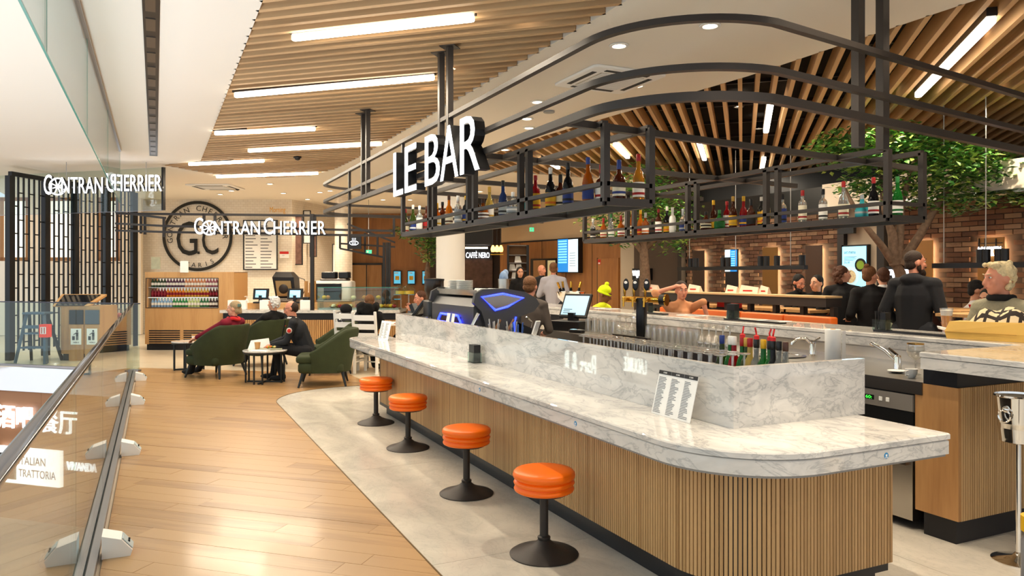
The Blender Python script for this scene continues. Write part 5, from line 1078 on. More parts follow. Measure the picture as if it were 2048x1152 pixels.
# ---- coffee machine
y0, y1, xa, xb, zb = 6.55, 7.75, 2.72, 3.3, .886
t = T('coffee_machine', 'large grey and black espresso machine with blue light accents on the bar', 'coffee machine', (xa, y0, zb), 0)
W_, L_ = xb-xa, y1-y0
gm = mat('charcoal_machine', '#4a4a4c', .4, .3); bl = mat('lit_blue_led', '#2030ff', .4, emit=9)
def side(y, th, m, name, pts): return part(name, MB().loft([[(x, y+d, z) for x, z in pts] for d in (0, th)], True, True), m, t)
endp = [(-.02, .40), (.0, .49), (.08, .53), (.3, .535), (.52, .50), (.64, .44), (.68, .38), (.62, .31), (.46, .26), (.42, .18), (.44, 0), (.12, 0), (.10, .2), (.06, .32)]
side(-.03, .05, gm, 'end_panel', endp); side(L_, .05, gm, 'end_panel', endp)
part('back_panel', MB().loft([[(-.0, y, .02), (-.0, y, .36), (.06, y, .44), (.5, y, .46), (.5, y, .02)] for y in (.02, L_)], True, True), gm, t)
part('black_front', MB().loft([[(.45, y, .02), (.62, y, .05), (.62, y, .14), (.47, y, .2)] for y in (.02, L_)], True, True), M['black2'], t)
tri = [(.06, .455), (.28, .485), (.5, .44), (.33, .36), (.2, .33)]
part('badge_light', MB().tube([(x, -.034, z) for x, z in tri], .011, 6, True), bl, t); part('badge_glass', MB().loft([[(x, -.033, z) for x, z in tri], [(x, -.031, z) for x, z in tri]], True, True), mat('grey_mirror', '#8a8078', .1, .8), t)
part('window_glass', MB().box(-.006, -.002, .35, .95, .03, .25), mat('red_mirror', '#6b4a44', .1, .8), t); part('window_light', MB().tube([(-.01, .33, .02), (-.01, .33, .2), (-.01, .4, .26), (-.01, .9, .26), (-.01, .97, .2), (-.01, .97, .02)], .012, 6), bl, t)
part('leg_light', MB().tube([(.42, -.035, .26), (.40, -.035, .2), (.41, -.035, .1)], .008, 6), bl, t)
part('chrome_arm', MB().tube([(.02, -.05, .3), (-.06, -.06, .16), (-.1, -.06, .02)], .02, 8), M['chrome'], t, 50)
for k, y in enumerate((.15, .35)): part('portafilter_handle', MB().tube([(.16+.14*k, -.06, .1), (.24+.14*k, -.07, .24)], [.016, .013], 8), mat('walnut_handle', '#8a6240', .5), t, 50)
part('steam_wand', MB().tube([(.6, .1, .25), (.66, .1, .2), (.62, .08, .08), (.6, .08, .02)], .008, 6), M['chrome'], t, 50)
part('cup_rail', MB().box(.04, .5, .05, L_-.05, .465, .475).box(.04, .045, .05, L_-.05, .475, .52), M['chrome'], t)
for k, (yy, xx, n) in enumerate(((.62, .15, 14), (.88, .15, 14), (1.1, .2, 6))):
    for j in range(n):
        solo('saucer', MB().lathe([(.0, 0), (.05, 0), (.085, .006), (.085, .009), (.0, .005)], 18, cap=False).mesh('saucer', M['paper'], 50) if j == 0 and k == 0 else bpy.data.meshes['saucer.001'] if 'saucer.001' in bpy.data.meshes else bpy.data.meshes['saucer'], None, 'white saucer, %s from the bottom of the %s stack on the coffee machine' % (ORD[j], ('near tall', 'far tall', 'short')[k]), 'saucer', (xa+xx, y0+yy, zb+.476+j*.0095), 0, 'saucers in the %s stack' % ('near tall', 'far tall', 'short')[k])
cupm = MB().lathe([(.02, .055), (.034, .03), (.037, .0), (.034, .0)], 14, cap=False).mesh('coffee_cup', M['paper'], 50)
for k in range(9): solo('coffee_cup', cupm, None, 'upturned white coffee cup on the coffee machine, %s in its row' % ORD[k], 'cup', (xa+.22, y0+.12+k*.085-.0, zb+.4765) if k < 5 else (xa+.33, y0+.12+(k-5)*.085, zb+.4765), 0, 'cups on the coffee machine')
t = T('cloth_beaker', 'steel beaker holding a blue and white cloth on the coffee machine', 'beaker', (xa+.42, y0+.25, zb+.476)); part('beaker', MB().lathe([(.05, 0), (.055, .15), (.053, .15), (.0, .01)], 18, cap=False), M['steel'], t, 50); part('cloth', MB().ell((0, 0, .16), (.045, .045, .07)).ell((.02, .0, .21), (.03, .025, .035)), mat('blue_white_cloth', '#9db4d6', .9, var=.3, bscale=30), t, 60)
t = T('coffee_grinder', 'black coffee grinder with smoked hopper beyond the coffee machine', 'grinder', (2.85, 8.05, .886)); part('body', MB().rbox(-.1, .1, -.12, .12, 0, .38, .04), M['black2'], t, 40); part('hopper', MB().lathe([(.06, .38), (.11, .5), (.11, .6)], 20), mat('smoked_plastic', '#3a2f28', .2, trans=.3), t, 40); part('lid', MB().lathe([(.115, .6), (.115, .62), (.0, .63)], 20), M['black2'], t, 40)
t = T('tent_card', 'white and blue tent card standing before the coffee machine', 'card', (2.60, 6.85, .886), -PI/2); part('card', MB().loft([[(-.13, -.05, 0), (.13, -.05, 0), (.13, -.046, 0), (-.13, -.046, 0)], [(-.1, 0, .29), (.1, 0, .29), (.1, .003, .29), (-.1, .003, .29)]], True, True), M['paper'], t); part('stripe', MB().loft([[(-.01, -.053, 0), (.03, -.053, 0), (.03, -.05, 0), (-.01, -.05, 0)], [(-.01, -.003, .29), (.03, -.003, .29), (.03, 0, .29), (-.01, 0, .29)]], True, True), mat('blue_stripe', '#3a4f9c', .6), t)
# cutlery pots
for k, (u, c) in enumerate(((992, '#c9c4bb'), (1028, '#b8b4ac'), (1040, '#3a5a9c'))):
    p = P(u, 660, X=2.68); t = T('utensil_pot', 'small steel pot of bar tools behind the upstand, %s from the coffee machine' % ORD[k], 'pot', (2.66, p.y, .886), 0, 'pots of bar tools'); part('pot', MB().lathe([(.045, 0), (.05, .14), (.048, .14), (.0, .01)], 16, cap=False), M['steel'], t, 50)
    for j in range(6): a = j*1.05; part('tool', MB().cyl((.02*math.cos(a), .02*math.sin(a), .02), (.05*math.cos(a), .05*math.sin(a), .24+.02*(j % 3)), .006), mat('tool_%d' % k, c, .3, .6), t)
p = P(1065, 662, X=2.72); t = T('white_basin', 'white plastic tub with a tilted scoop behind the upstand', 'tub', (2.70, p.y, .886)); part('tub', MB().lathe([(.06, 0), (.09, .17), (.087, .17), (.0, .01)], 20, cap=False), M['paper'], t, 50); part('scoop', MB().bar((.0, 0, .1), (.03, -.08, .3), .05, .012), M['paper'], t)
# champagne bowl on the far counter
p = P(1148, 600, X=5.4); t = T('champagne_bowl', 'large steel champagne bowl filled with gold-necked bottles on the far counter', 'ice bucket', (5.35, p.y, 1.101)); part('bowl', MB().lathe([(.07, 0), (.05, .03), (.12, .06), (.19, .13), (.21, .21), (.2, .21), (.18, .13), (.0, .06)], 26, cap=False), M['chrome'], t, 50); part('ice', MB().lathe([(.19, .17), (.0, .18)], 20, cap=False), M['paper'], t)
for k, (a, b) in enumerate(((-.16, -.3), (-.12, -.1), (.0, .0), (.12, .2))):
    t = T('champagne_bottle', 'dark champagne bottle with gold foil leaning in the bowl, %s of four' % ORD[k], 'bottle', (5.35+a*.5, p.y-a*.8, 1.29), 0, 'bottles in the champagne bowl'); Rb = Matrix.Rotation(b*1.4, 4, 'Y'); part('neck', MB().lathe([(.035, -.06), (.02, .05), (.014, .09)], 12).xf(Rb), mat('bottle_glass_black', BG['black'][0], .06), t, 50); part('foil', MB().lathe([(.015, .06), (.017, .14), (.015, .17)], 12).xf(Rb), M['gold'], t, 50); part('neck_label', MB().lathe([(.026, .0), (.024, .03)], 12, cap=False).xf(Rb), M['paper'], t, 50)
# ---- far counter top: mats, caddies, glass, bag
for k, (u0, u1, x) in enumerate(((1755, 1925, 5.2), (1455, 1565, 5.2), (1290, 1330, 5.2))):
    a, b = P(u0, VH, X=x).y, P(u1, VH, X=x).y; t = T('bar_mat', 'long black rubber bar mat on the far counter, ' + ['under the straw caddy near the beer', 'beside the orange bench', 'just behind the beer tap'][k], 'mat', (x, (a+b)/2, 1.101), 0, 'black bar mats'); part('mat', MB().box(-.05, .05, -abs(a-b)/2, abs(a-b)/2, 0, .012), M['black2'], t); part('rim', MB().box(-.05, -.042, -abs(a-b)/2, abs(a-b)/2, .012, .016), M['black2'], t)
p = P(1764, 655, X=5.2); caddy((5.2, p.y, 1.113), -PI/2, 'clear caddy of black straws and napkins near the bearded man')
p = P(1466, 640, X=5.2); caddy((5.2, p.y, 1.113), -PI/2, 'clear caddy of black napkins before the orange bench', False)
p = P(1296, 640, X=5.3); caddy((5.3, p.y, 1.101), -PI/2, 'clear caddy of black napkins behind the beer tap', False)
p = P(1893, 668, X=5.35); t = T('beer_glass', 'tall glass of golden beer with white foam beside the shopping bag', 'beer', (5.35, p.y, 1.101)); part('glass', MB().lathe([(.0, 0), (.034, 0), (.028, .02), (.032, .09), (.046, .2), (.044, .2), (.03, .09), (.0, .02)], 22, cap=False), M['wglass'], t, 50); part('beer', MB().lathe([(.02, .02), (.028, .06), (.031, .09), (.038, .145)], 20), mat('golden_beer', '#d98a12', .1, trans=.5, ior=1.1, emit=.15), t, 50); part('foam', MB().lathe([(.038, .146), (.0435, .185), (.0, .19)], 20), M['paper'], t, 50)
# kraft bag and checked scarf
p = P(1975, 684, X=5.2); kb = mat('kraft_gift_bag', '#d6ab52', .55, var=.08, bscale=10); t = T('shopping_bag', 'yellow kraft shopping bag lying on the far counter', 'bag', (5.22, p.y, 1.101), math.radians(-78)); part('bag', MB().loft([[(-.24, -.09, 0), (.25, -.09, 0), (.25, .12, 0), (-.24, .12, 0)], [(-.25, -.1, .05), (.26, -.09, .05), (.26, .13, .05), (-.25, .12, .05)], [(-.23, -.07, .12), (.25, -.07, .13), (.25, .11, .13), (-.23, .1, .12)]], True, True), kb, t); part('fold', MB().box(-.24, .2, -.102, -.099, .045, .05), mat('kraft_fold', '#b88c3c', .6), t); part('handle', MB().tube([(-.25, -.02, .06), (-.33, -.02, .075), (-.34, .02, .06), (-.25, .03, .04)], .006, 6), M['paper'], t)
m, nt, b = newmat('checked_scarf_cloth'); tcn = nt.nodes.new('ShaderNodeTexCoord'); sx = nt.nodes.new('ShaderNodeSeparateXYZ'); nt.links.new(tcn.outputs['Object'], sx.inputs[0]); prev = None
for ax in (0, 1):
    mu = nt.nodes.new('ShaderNodeMath'); mu.operation = 'MULTIPLY'; mu.inputs[1].default_value = 14; nt.links.new(sx.outputs[ax], mu.inputs[0]); fr = nt.nodes.new('ShaderNodeMath'); fr.operation = 'FRACT'; nt.links.new(mu.outputs[0], fr.inputs[0]); gt = nt.nodes.new('ShaderNodeMath'); gt.operation = 'GREATER_THAN'; gt.inputs[1].default_value = .72; nt.links.new(fr.outputs[0], gt.inputs[0])
    if prev: mx_ = nt.nodes.new('ShaderNodeMath'); mx_.operation = 'MAXIMUM'; nt.links.new(prev.outputs[0], mx_.inputs[0]); nt.links.new(gt.outputs[0], mx_.inputs[1]); prev = mx_
    else: prev = gt
mxn = nt.nodes.new('ShaderNodeMix'); mxn.data_type = 'RGBA'; mxn.inputs[6].default_value = (*srgb('#dcc9a4'), 1); mxn.inputs[7].default_value = (*srgb('#2e2622'), 1); nt.links.new(prev.outputs[0], mxn.inputs[0]); nt.links.new(mxn.outputs[2], b.inputs['Base Color']); b.inputs['Roughness'].default_value = .9; MATS['checked_scarf_cloth'] = m
r = random.Random(2); G = 14; vs = []; fs = []
for top_ in (0, 1):
    for i in range(G+1):
        for j in range(G+1):
            x, y = -.2+.42*i/G, -.14+.3*j/G; e = 1-max(abs(i/G-.5), abs(j/G-.5))*2
            z = .13+.07*min(1, e*2.2)+.018*math.sin(x*34+y*17)+.014*math.sin(y*41-x*13)-(0 if j > 3 else (4-j)*.02)
            vs.append((x, y, z-(.014 if top_ else 0)))
n = (G+1)*(G+1)
for i in range(G):
    for j in range(G): a = i*(G+1)+j; fs += [(a, a+G+1, a+G+2, a+1), (n+a, n+a+1, n+a+G+2, n+a+G+1)]
t = T('checked_scarf', 'crumpled beige checked scarf heaped on the shopping bag', 'scarf', (5.3, p.y-.05, 1.101), math.radians(-78)); part('cloth', MB().add(vs, fs), m, t, 60); part('fringe', MB().tube([(.18, -.12, .14), (.24, -.14, .06), (.27, -.15, .02)], .012, 6), m, t)
# wine bucket on its stand at the right edge
t = T('ice_bucket', 'polished steel ice bucket with ring handles on a floor stand', 'ice bucket', P(2037, 1122, Z=0)); zb_ = .64
part('stand_base', MB().lathe([(.13, 0), (.13, .006), (.03, .03), (.014, .05)], 28), M['chrome'], t, 50); part('pole', MB().lathe([(.014, .05), (.014, zb_)], 14), M['chrome'], t, 50); part('bucket', MB().lathe([(.06, zb_), (.088, zb_+.01), (.094, zb_+.08), (.097, zb_+.086), (.108, zb_+.245), (.118, zb_+.255), (.115, zb_+.262), (.09, zb_+.03), (.0, zb_+.02)], 32, cap=False), M['chrome'], t, 50)
for sgn_ in (-1, 1): part('ring_handle', MB().tube([(sgn_*.125, .032*math.cos(k*PI/6), zb_+.155+.032*math.sin(k*PI/6)) for k in range(12)], .005, 6, True), M['chrome'], t, 50); part('handle_boss', MB().ell((sgn_*.11, 0, zb_+.19), .018), M['chrome'], t, 50)
p = P(2046, 960, D=2.95); t = T('yellow_bottle', 'grey bottle with yellow cap at the right edge by the ice bucket', 'bottle', (p.x+.05, p.y-.02, .30)); part('body', MB().lathe([(.05, 0), (.052, .02), (.05, .2), (.035, .24)], 16), mat('grey_bottle', '#8f8f93', .2, trans=.3), t, 50); part('cap', MB().lathe([(.052, .24), (.052, .3)], 16), mat('cap_yellow', CC['yellow'], .35), t, 50); part('stand_pole', MB().lathe([(.012, -.3), (.012, 0)], 10), M['chrome'], t)
# papers on the far counter
for k, (u, x, l) in enumerate(((1215, 5.45, 'before the person in yellow'), (1385, 5.4, 'before the blurred bather'), (1545, 5.45, 'under the orange bench'))):
    p = P(u, 620, X=x); t = T('menu_sheet', 'white printed menu sheet lying on the far counter, ' + ['before the person in yellow', 'beside the black jacket', 'close to the orange bench'][k], 'menu', (x, p.y, 1.101), .2, 'sheets on the far counter'); part('sheet', MB().box(-.1, .1, -.15, .15, 0, .002), M['paper'], t); part('print', MB().box(-.08, .08, -.1, .1, .002, .0025), mat('grey_print', '#77777a', .8), t)

# ================================================================= LOUNGE: ARMCHAIRS, TABLES, CHAIRS
def armchair(loc, rz, label):
    t = T('armchair', label, 'armchair', loc, rz, 'green velvet armchairs')
    n = 28; prof = []
    for k in range(n+1):
        a = math.radians(-28+236*k/n)                      # from right arm front, round the back, to left arm front
        cx, cy = .36*math.cos(a), .34*math.sin(a)
        back = max(0, math.sin(a)); top = .50+.30*min(1, max(0, (math.sin(a)+.45)/1.15))**1.1
        prof.append((cx, cy, top, a))
    rings = []
    for cx, cy, top, a in prof:
        o = .05+.05*max(0, math.sin(a)); nx, ny = math.cos(a), math.sin(a)
        rings.append([(cx*.93, cy*.93, .22), (cx*.97-nx*.01, cy*.97-ny*.01, .40), (cx+nx*(o-.06), cy+ny*(o-.06), top-.03), (cx+nx*(o-.035), cy+ny*(o-.035), top), (cx+nx*(o+.01), cy+ny*(o+.01), top-.005), (cx+nx*(o+.025), cy+ny*(o+.025), top-.04), (cx*1.06+nx*.02, cy*1.06+ny*.02, .40), (cx*1.02, cy*1.02, .20)])
    part('shell', MB().loft(rings, True, True), M['green'], t, 60)
    part('seat_base', MB().rbox(-.33, .33, -.36, .26, .19, .34, .08), M['green'], t, 60)
    part('seat_cushion', MB().rbox(-.32, .32, -.39, .24, .33, .43, .09), M['green'], t, 60)
    for x, y in ((-.27, -.29), (.27, -.29), (-.24, .24), (.24, .24)): part('leg', MB().cyl((x, y, .2), (x*1.18, y*1.2, 0), .024, .014, 10), M['leg'], t, 50)
    return t
def camrz(a): return -YAW+math.radians(a)      # 0 faces the viewer, -90 faces camera-left, 180 away
p = P(652, VH, D=10.65); chR = armchair((p.x, p.y, 0), camrz(-80), 'green velvet armchair empty beside the round table, nearest the bar')
p = P(437, VH, D=11.5); chL = armchair((p.x, p.y, 0), camrz(-112), 'green velvet armchair seen from behind, under the woman in red')
p = P(525, VH, D=12.9); armchair((p.x, p.y, 0), camrz(-118), 'green velvet armchair seen from behind, under the white-haired woman')
p = P(660, VH, D=11.95); armchair((p.x, p.y, 0), camrz(-70), 'green velvet armchair half hidden behind the empty armchair')
def side_table(loc, rz, label, R=.31, h=.47):
    t = T('side_table', label, 'table', loc, rz, 'round side tables'); part('top', MB().lathe([(R-.004, h-.02), (R, h-.016), (R, h-.004), (R-.004, h)], 36), M['marble'], t, 40); part('rim', MB().lathe([(R-.01, h-.045), (R-.004, h-.02)], 36), M['leg'], t)
    for k in range(4):
        a = PI/4+k*PI/2; x, y = (R-.05)*math.cos(a), (R-.05)*math.sin(a)
        for d in (-.06, .06): part('upright', MB().box(x-.01-d*math.sin(a), x+.01-d*math.sin(a), y-.01+d*math.cos(a), y+.01+d*math.cos(a), 0, h-.04), M['leg'], t)
        part('foot_bar', MB().bar((x, y, .012), (0, 0, .012), .022), M['leg'], t)
    return t
p = P(530, VH, D=10.85); tb = side_table((p.x, p.y, 0), .3, 'round marble side table with a tray of food before the seated man'); TB = tb.location
p = P(378, VH, D=12.3); tb2 = side_table((p.x, p.y, 0), .8, 'round marble side table with a paper cup beside the drinks cooler', .27)
t = T('food_tray', 'grey tray of salad on the round side table', 'tray', (TB.x+.08, TB.y+.02, .471), camrz(10)); part('tray', MB().rbox(-.17, .17, -.11, .11, 0, .016, .03), mat('grey_green_tray', '#9a9a84', .5), t, 40)
r = random.Random(4)
for k in range(14): part('salad_piece', MB().ell((r.uniform(-.06, .08), r.uniform(-.06, .05), .03+r.random()*.015), (.022, .018, .016), 8, 5), mat(['salad_green', 'carrot_orange', 'cream_pasta'][k % 3], ['#7fa02c', '#e07a2c', '#e8d08a'][k % 3], .6), t, 60)
t = T('paper_cup', 'kraft paper cup on the tray table before the seated man', 'cup', (TB.x-.1, TB.y+.03, .471)); part('cup', MB().lathe([(.03, 0), (.042, .1), (.044, .105), (.04, .1)], 18, cap=False), tan, t, 40); part('rim', MB().tube([(.043*math.cos(k*PI/8), .043*math.sin(k*PI/8), .105) for k in range(16)], .003, 5, True), tan, t)
t = T('napkin_sheet', 'folded white paper leaning behind the paper cup', 'paper', (TB.x-.06, TB.y+.16, .471), camrz(15)); part('sheet', MB().loft([[(-.16, 0, 0), (.16, 0, 0), (.16, .003, 0), (-.16, .003, 0)], [(-.12, .05, .12), (.13, .05, .15), (.13, .053, .15), (-.12, .053, .12)]], True, True), M['paper'], t)
solo('newspaper', MB().box(-.12, .12, -.08, .08, 0, .004).box(-.11, .12, -.075, .08, .004, .007), M['paper'], 'flat white papers on the near side of the side table', 'paper', (TB.x-.09, TB.y-.14, .471), camrz(-8))
p2 = tb2.location; t = T('paper_cup', 'kraft paper cup on the small table by the drinks cooler', 'cup', (p2.x+.08, p2.y, .471)); part('cup', MB().lathe([(.03, 0), (.042, .1), (.044, .105), (.04, .1)], 18, cap=False), tan, t, 40); part('sleeve', MB().lathe([(.0345, .03), (.041, .075)], 18, cap=False), M['paper'], t, 40)
def ladder_chair(loc, rz, label):
    t = T('dining_chair', label, 'chair', loc, rz, 'white ladder-back chairs')
    for x in (-.19, .19): part('back_post', MB().bar((x, .19, 0), (x, .19, .45), .036).bar((x, .19, .45), (x, .26, .98), .034), M['white'], t); part('front_leg', MB().bar((x, -.19, 0), (x, -.19, .44), .036), M['white'], t)
    for z in (.56, .70, .84): part('back_slat', MB().box(-.175, .175, .20+(z-.45)*.13, .218+(z-.45)*.13, z, z+.085), M['white'], t)
    part('seat', MB().rbox(-.21, .21, -.21, .2, .43, .46, .02), M['white'], t)
    for z in (.15, .25):
        part('stretcher', MB().bar((-.19, -.19, z), (.19, -.19, z), .02), M['white'], t); part('stretcher', MB().bar((-.19, -.19, z+.03), (-.19, .19, z+.03), .02), M['white'], t); part('stretcher', MB().bar((.19, -.19, z+.03), (.19, .19, z+.03), .02), M['white'], t)
    return t
p = P(704, VH, D=12.4); ladder_chair((p.x, p.y, 0), camrz(168), 'white ladder-back chair with a dark coat over it, nearer the armchairs')
p = P(742, VH, D=11.9); ladder_chair((p.x, p.y, 0), camrz(165), 'white ladder-back chair under the woman in the fur hood, by the bar end')
p = P(775, VH, D=12.6); t = T('cafe_table', 'small white cafe table at the far end of the bar', 'table', (p.x, p.y, 0)); part('top', MB().lathe([(.36, .72), (.36, .745)], 32), M['white'], t, 40); part('stem', MB().lathe([(.2, 0), (.2, .015), (.03, .03), (.03, .72)], 20), M['black2'], t, 50)

# ================================================================= NOODLE BAR SIDE
def bx(u, X): return P(u, VH, X=X)
orange2 = mat('orange_bench_leather', '#d8641a', .5)
for k, (u0, u1, l) in enumerate(((1318, 1474, 'far section behind the beer tap'), (1480, 1564, 'middle section'), (1566, 1660, 'near section beside the standing women'))):
    a, b = bx(u0, 7.0).y, bx(u1, 7.0).y; t = T('banquette', 'orange leather banquette with high back, ' + l, 'bench', (7.0, 0, 0), 0, 'orange banquettes'); part('backrest', MB().rbox(0, .14, b, a, .4, 1.06, .03), orange2, t, 40); part('seat', MB().rbox(.14, .6, b, a, .3, .46, .03), orange2, t, 40); part('plinth', MB().box(.05, .55, b+.05, a-.05, 0, .3), M['kick'], t)
a, b = bx(1300, 7.8).y, bx(1668, 7.8).y
t = T('high_ledge', 'long dark high ledge with pale top before the brick wall', 'ledge', (7.8, 0, 0)); part('top', MB().box(-.15, .15, b, a, 1.255, 1.28), mat('pale_wood_top', '#cbb083', .5), t); part('beam', MB().box(-.14, .14, b, a, 1.14, 1.255), mat('charcoal_beam', '#2e2b2a', .6), t); part('lower_rail', MB().box(-.03, .03, b, a, .98, 1.03), mat('charcoal_beam', '#2e2b2a', .6), t)
for k in range(9): y = b+(a-b)*k/8; part('post', MB().box(-.04, .04, y-.03, y+.03, 0, 1.14), mat('charcoal_beam', '#2e2b2a', .6), t)
for k in range(7):
    u = 1340+k*47; q = bx(u, 8.45); t = T('high_table', 'pale wood high table before the brick wall, %s from the noodle bar sign' % ORD[k], 'table', (8.45, q.y, 0), 0, 'high tables before the brick wall'); part('top', MB().box(-.28, .28, -.24, .24, 1.02, 1.06), M['oak'], t); part('leg', MB().box(-.22, -.18, -.2, -.16, 0, 1.02).box(.18, .22, -.2, -.16, 0, 1.02), M['kick'], t); part('leg', MB().box(-.22, -.18, .16, .2, 0, 1.02).box(.18, .22, .16, .2, 0, 1.02), M['kick'], t)
for k in range(6):
    u = 1480+k*32; q = bx(u, 7.45); t = T('high_stool', 'pale wood topped stool behind the banquette, %s from the beer tap' % ORD[k], 'stool', (7.47, q.y, 0), 0, 'wood topped stools'); part('seat', MB().rbox(-.16, .16, -.15, .15, .90, .94, .02), M['oak'], t)
    for x in (-.12, .12):
        for y in (-.11, .11): part('leg', MB().bar((x*1.3, y*1.3, 0), (x, y, .9), .025), M['kick'], t)
t = T('red_partition', 'bright red low partition behind the banquette', 'partition', (8.0, 0, 0)); a, b = bx(1436, 8.0).y, bx(1482, 8.0).y; part('panel', MB().box(-.02, .02, b, a, 1.05, 1.13), mat('bright_red_panel', '#d8281c', .5), t); part('frame', MB().box(-.03, .03, b, a, .95, 1.05), M['kick'], t)
for k, (u, w) in enumerate(((1300, .2), (1390, .12), (1465, .1), (1500, .16), (1530, .07))):
    q = bx(u, 7.85); t = T('table_stand', 'folded card stand on the high ledge, %s from the noodle bar sign' % ORD[k], 'card', (7.85, q.y, 1.281), -PI/2+.2, 'card stands on the high ledge'); part('card', MB().loft([[(-w, -.05, 0), (w, -.05, 0), (w, .05, 0), (-w, .05, 0)], [(-w*.9, -.01, .12), (w*.9, -.01, .09), (w*.9, .01, .09), (-w*.9, .01, .12)]], True, True), mat('pale_pink_card', '#e8cdb8', .6), t); part('print', MB().box(-w*.6, w*.4, -.04, -.035, .03, .05), mat('red_print', '#c8281e', .6), t)
# hanging lamp beams
for k, (u0, u1, us) in enumerate(((1358, 1612, (1381, 1392, 1446, 1456, 1521, 1533, 1554, 1604)), (1868, 2090, (1961, 1972, 1998, 2009)))):
    X = 8.45; a, b = bx(u0, X), bx(u1, X); t = T('pendant_beam', 'black hanging beam with cylinder lamps before the brick wall, ' + ('long one over the ledge' if k == 0 else 'right of the bearded man'), 'lamp', (X, 0, 0), 0, 'black pendant beams'); part('beam', MB().box(-.04, .04, b.y, a.y, 1.63, 1.69), M['black2'], t)
    for u in us: q = bx(u, X); part('cylinder', MB().lathe([(.045, 1.69), (.045, 1.84)], 14, (0, q.y, 0)), M['black2'], t, 40)
    for f in (.1, .5, .9): y = b.y+(a.y-b.y)*f; part('cable', MB().cyl((0, y, 1.69), (0, y, CZ), .006, n=5), M['grey'], t)
# things on the brick wall plane
def wbp(u, v, X=9.5): q = P(u, v, X=X); return 12.0-q.y, q.z
def onbrick(name, label, cat, off=0.0): return T(name, label, cat, (BX-off, 12.0, 0), -PI/2)
def bflat(t, name, u0, u1, v0, v1, y, th, m, off=0):
    s0, z1 = wbp(u0, v0, BX-off); s1, _ = wbp(u1, v0, BX-off); _, z0 = wbp(u0, v1, BX-off); return part(name, MB().box(s0, s1, y, y+th, z0, z1), m, t)
t = onbrick('menu_screen', 'tall lit pale blue menu screen with bowls of food on the beige pier', 'screen'); bflat(t, 'bezel', 1694, 1746, 491, 600, -.12, .07, M['black2']); bflat(t, 'display', 1696, 1744, 494, 597, -.124, .004, mat('lit_sky_screen', '#8ed2ec', .4, emit=1.5))
s0, z0 = wbp(1700, 508); part('heading', move(text_fit('set menu', .2, .04, .002), s0, -.125, z0), M['ink'], t); part('small_print', text_lines(s0, s0+.33, wbp(1700, 521)[1], wbp(1700, 511)[1]-.01, 4, -.1245, .35, 3), M['ink'], t); s0, z0 = wbp(1700, 527); part('price', move(text_fit('25.50', .1, .03, .002), s0, -.125, z0), M['ink'], t)
for u, v, r_, m1, m2 in ((1733, 530, .10, M['black2'], mat('salad_green', '#7fa02c', .6)), (1713, 553, .15, mat('pale_blue_plate', '#b8dcea', .5, emit=.6), mat('noodle_cream', '#d8c8a0', .6, var=.4, bscale=40))):
    s0, z0 = wbp(u, v); dsk = lambda q, y: MB().loft([[(s0+q*math.cos(j*PI/12), y+dy, z0+q*math.sin(j*PI/12)) for j in range(24)] for dy in (0, .003)], True, True); part('plate', dsk(r_, -.129), m1, t); part('food', dsk(r_*.65, -.132), m2, t)
t = onbrick('bowl_sign', 'square black sign with a white bowl outline above the menu screen', 'sign'); bflat(t, 'board', 1697, 1728, 438, 469, -.22, .06, M['black2']); s0, z0 = wbp(1713, 449); w = .06
part('bowl_outline', MB().tube([(s0+w*math.cos(PI+a), -.225, z0+.9*w*math.sin(PI+a)) for a in [PI*k/10 for k in range(11)]], .005, 5, True), M['glow'], t); part('arm', MB().box(wbp(1728, 455)[0], wbp(1733, 455)[0], -.2, -.18, z0, z0+.03), M['black2'], t)
def waga(u0, u1, uw0, uw1, v0, v1, k):
    t = onbrick('lit_sign', 'black sign with white glowing lower-case letters, ' + k, 'sign') if u0 > 1500 else T('lit_sign', 'black sign with white glowing lower-case letters, ' + k, 'sign', (wallW.location.x, wallW.location.y, 0), wallW.rotation_euler[2])
    if u0 > 1500:
        bflat(t, 'board', u0, u1, v0, v1, -.1, .08, M['black2']); s0, zz = wbp(uw0, v1-6); s1, _ = wbp(uw1, 0); h = wbp(uw0, v0+6)[1]-zz
        part('lettering', move(text_fit('wagamama', s1-s0, h, .02), s0, -.12, zz), M['glow'], t)
    else:
        L = 2.2; D = 16; part('board', MB().box(.03, fx(u1, 15.6)-fx(u0, 15.6), -.08, -.0, fz(v1, D), fz(v0, D)), M['black2'], t); part('lettering', move(text_fit('wagamama', fx(uw1, 15.6)-fx(uw0, 15.6), .16, .02), .06, -.1, fz(556, D)), M['glow'], t)
waga(1268, 1322, 1272, 1316, 537, 560, 'behind the slim tree'); waga(1776, 1850, 1782, 1840, 533, 562, 'behind the bearded man')
t = onbrick('sign_reflection', 'sign reflection built as white glowing letters in the ochre recess above the white-haired man', 'sign'); s0, z0 = wbp(1963, 513); s1, _ = wbp(2010, 500); part('lettering', move(text_fit('AC MARTIN', s1-s0, .12, .02), s0, -.085, z0), M['glow'], t)  # the sign's mirror image is put in as glowing letters
for u, v0, v1 in ((1964, 477, 500), (1976, 477, 500), (1998, 477, 500)): bflat(t, 'lattice_bar', u, u+1.5, v0, v1, -.075, .015, M['kick'])
for v in (487, 494, 498): bflat(t, 'lattice_bar', 1963, 2011, v, v+1.2, -.075, .015, M['kick'])
t = onbrick('screen_reflection', 'information screen reflection built as blue and white glow in a brick recess', 'screen'); bflat(t, 'white_half', 1457.5, 1467, 500, 543, -.09, .03, mat('lit_pale_panel', '#cfe9f5', .4, emit=1.3)); bflat(t, 'blue_half', 1468, 1479, 500, 543, -.09, .03, M['blue'])  # reflection of the departures screen, put in as glowing panels
for k in range(8): bflat(t, 'text_row', 1470, 1477.5, 503+k*4.5, 505+k*4.5, -.094, .003, mat('lit_cyan_row', '#7fd4f2', .4, emit=1.2))
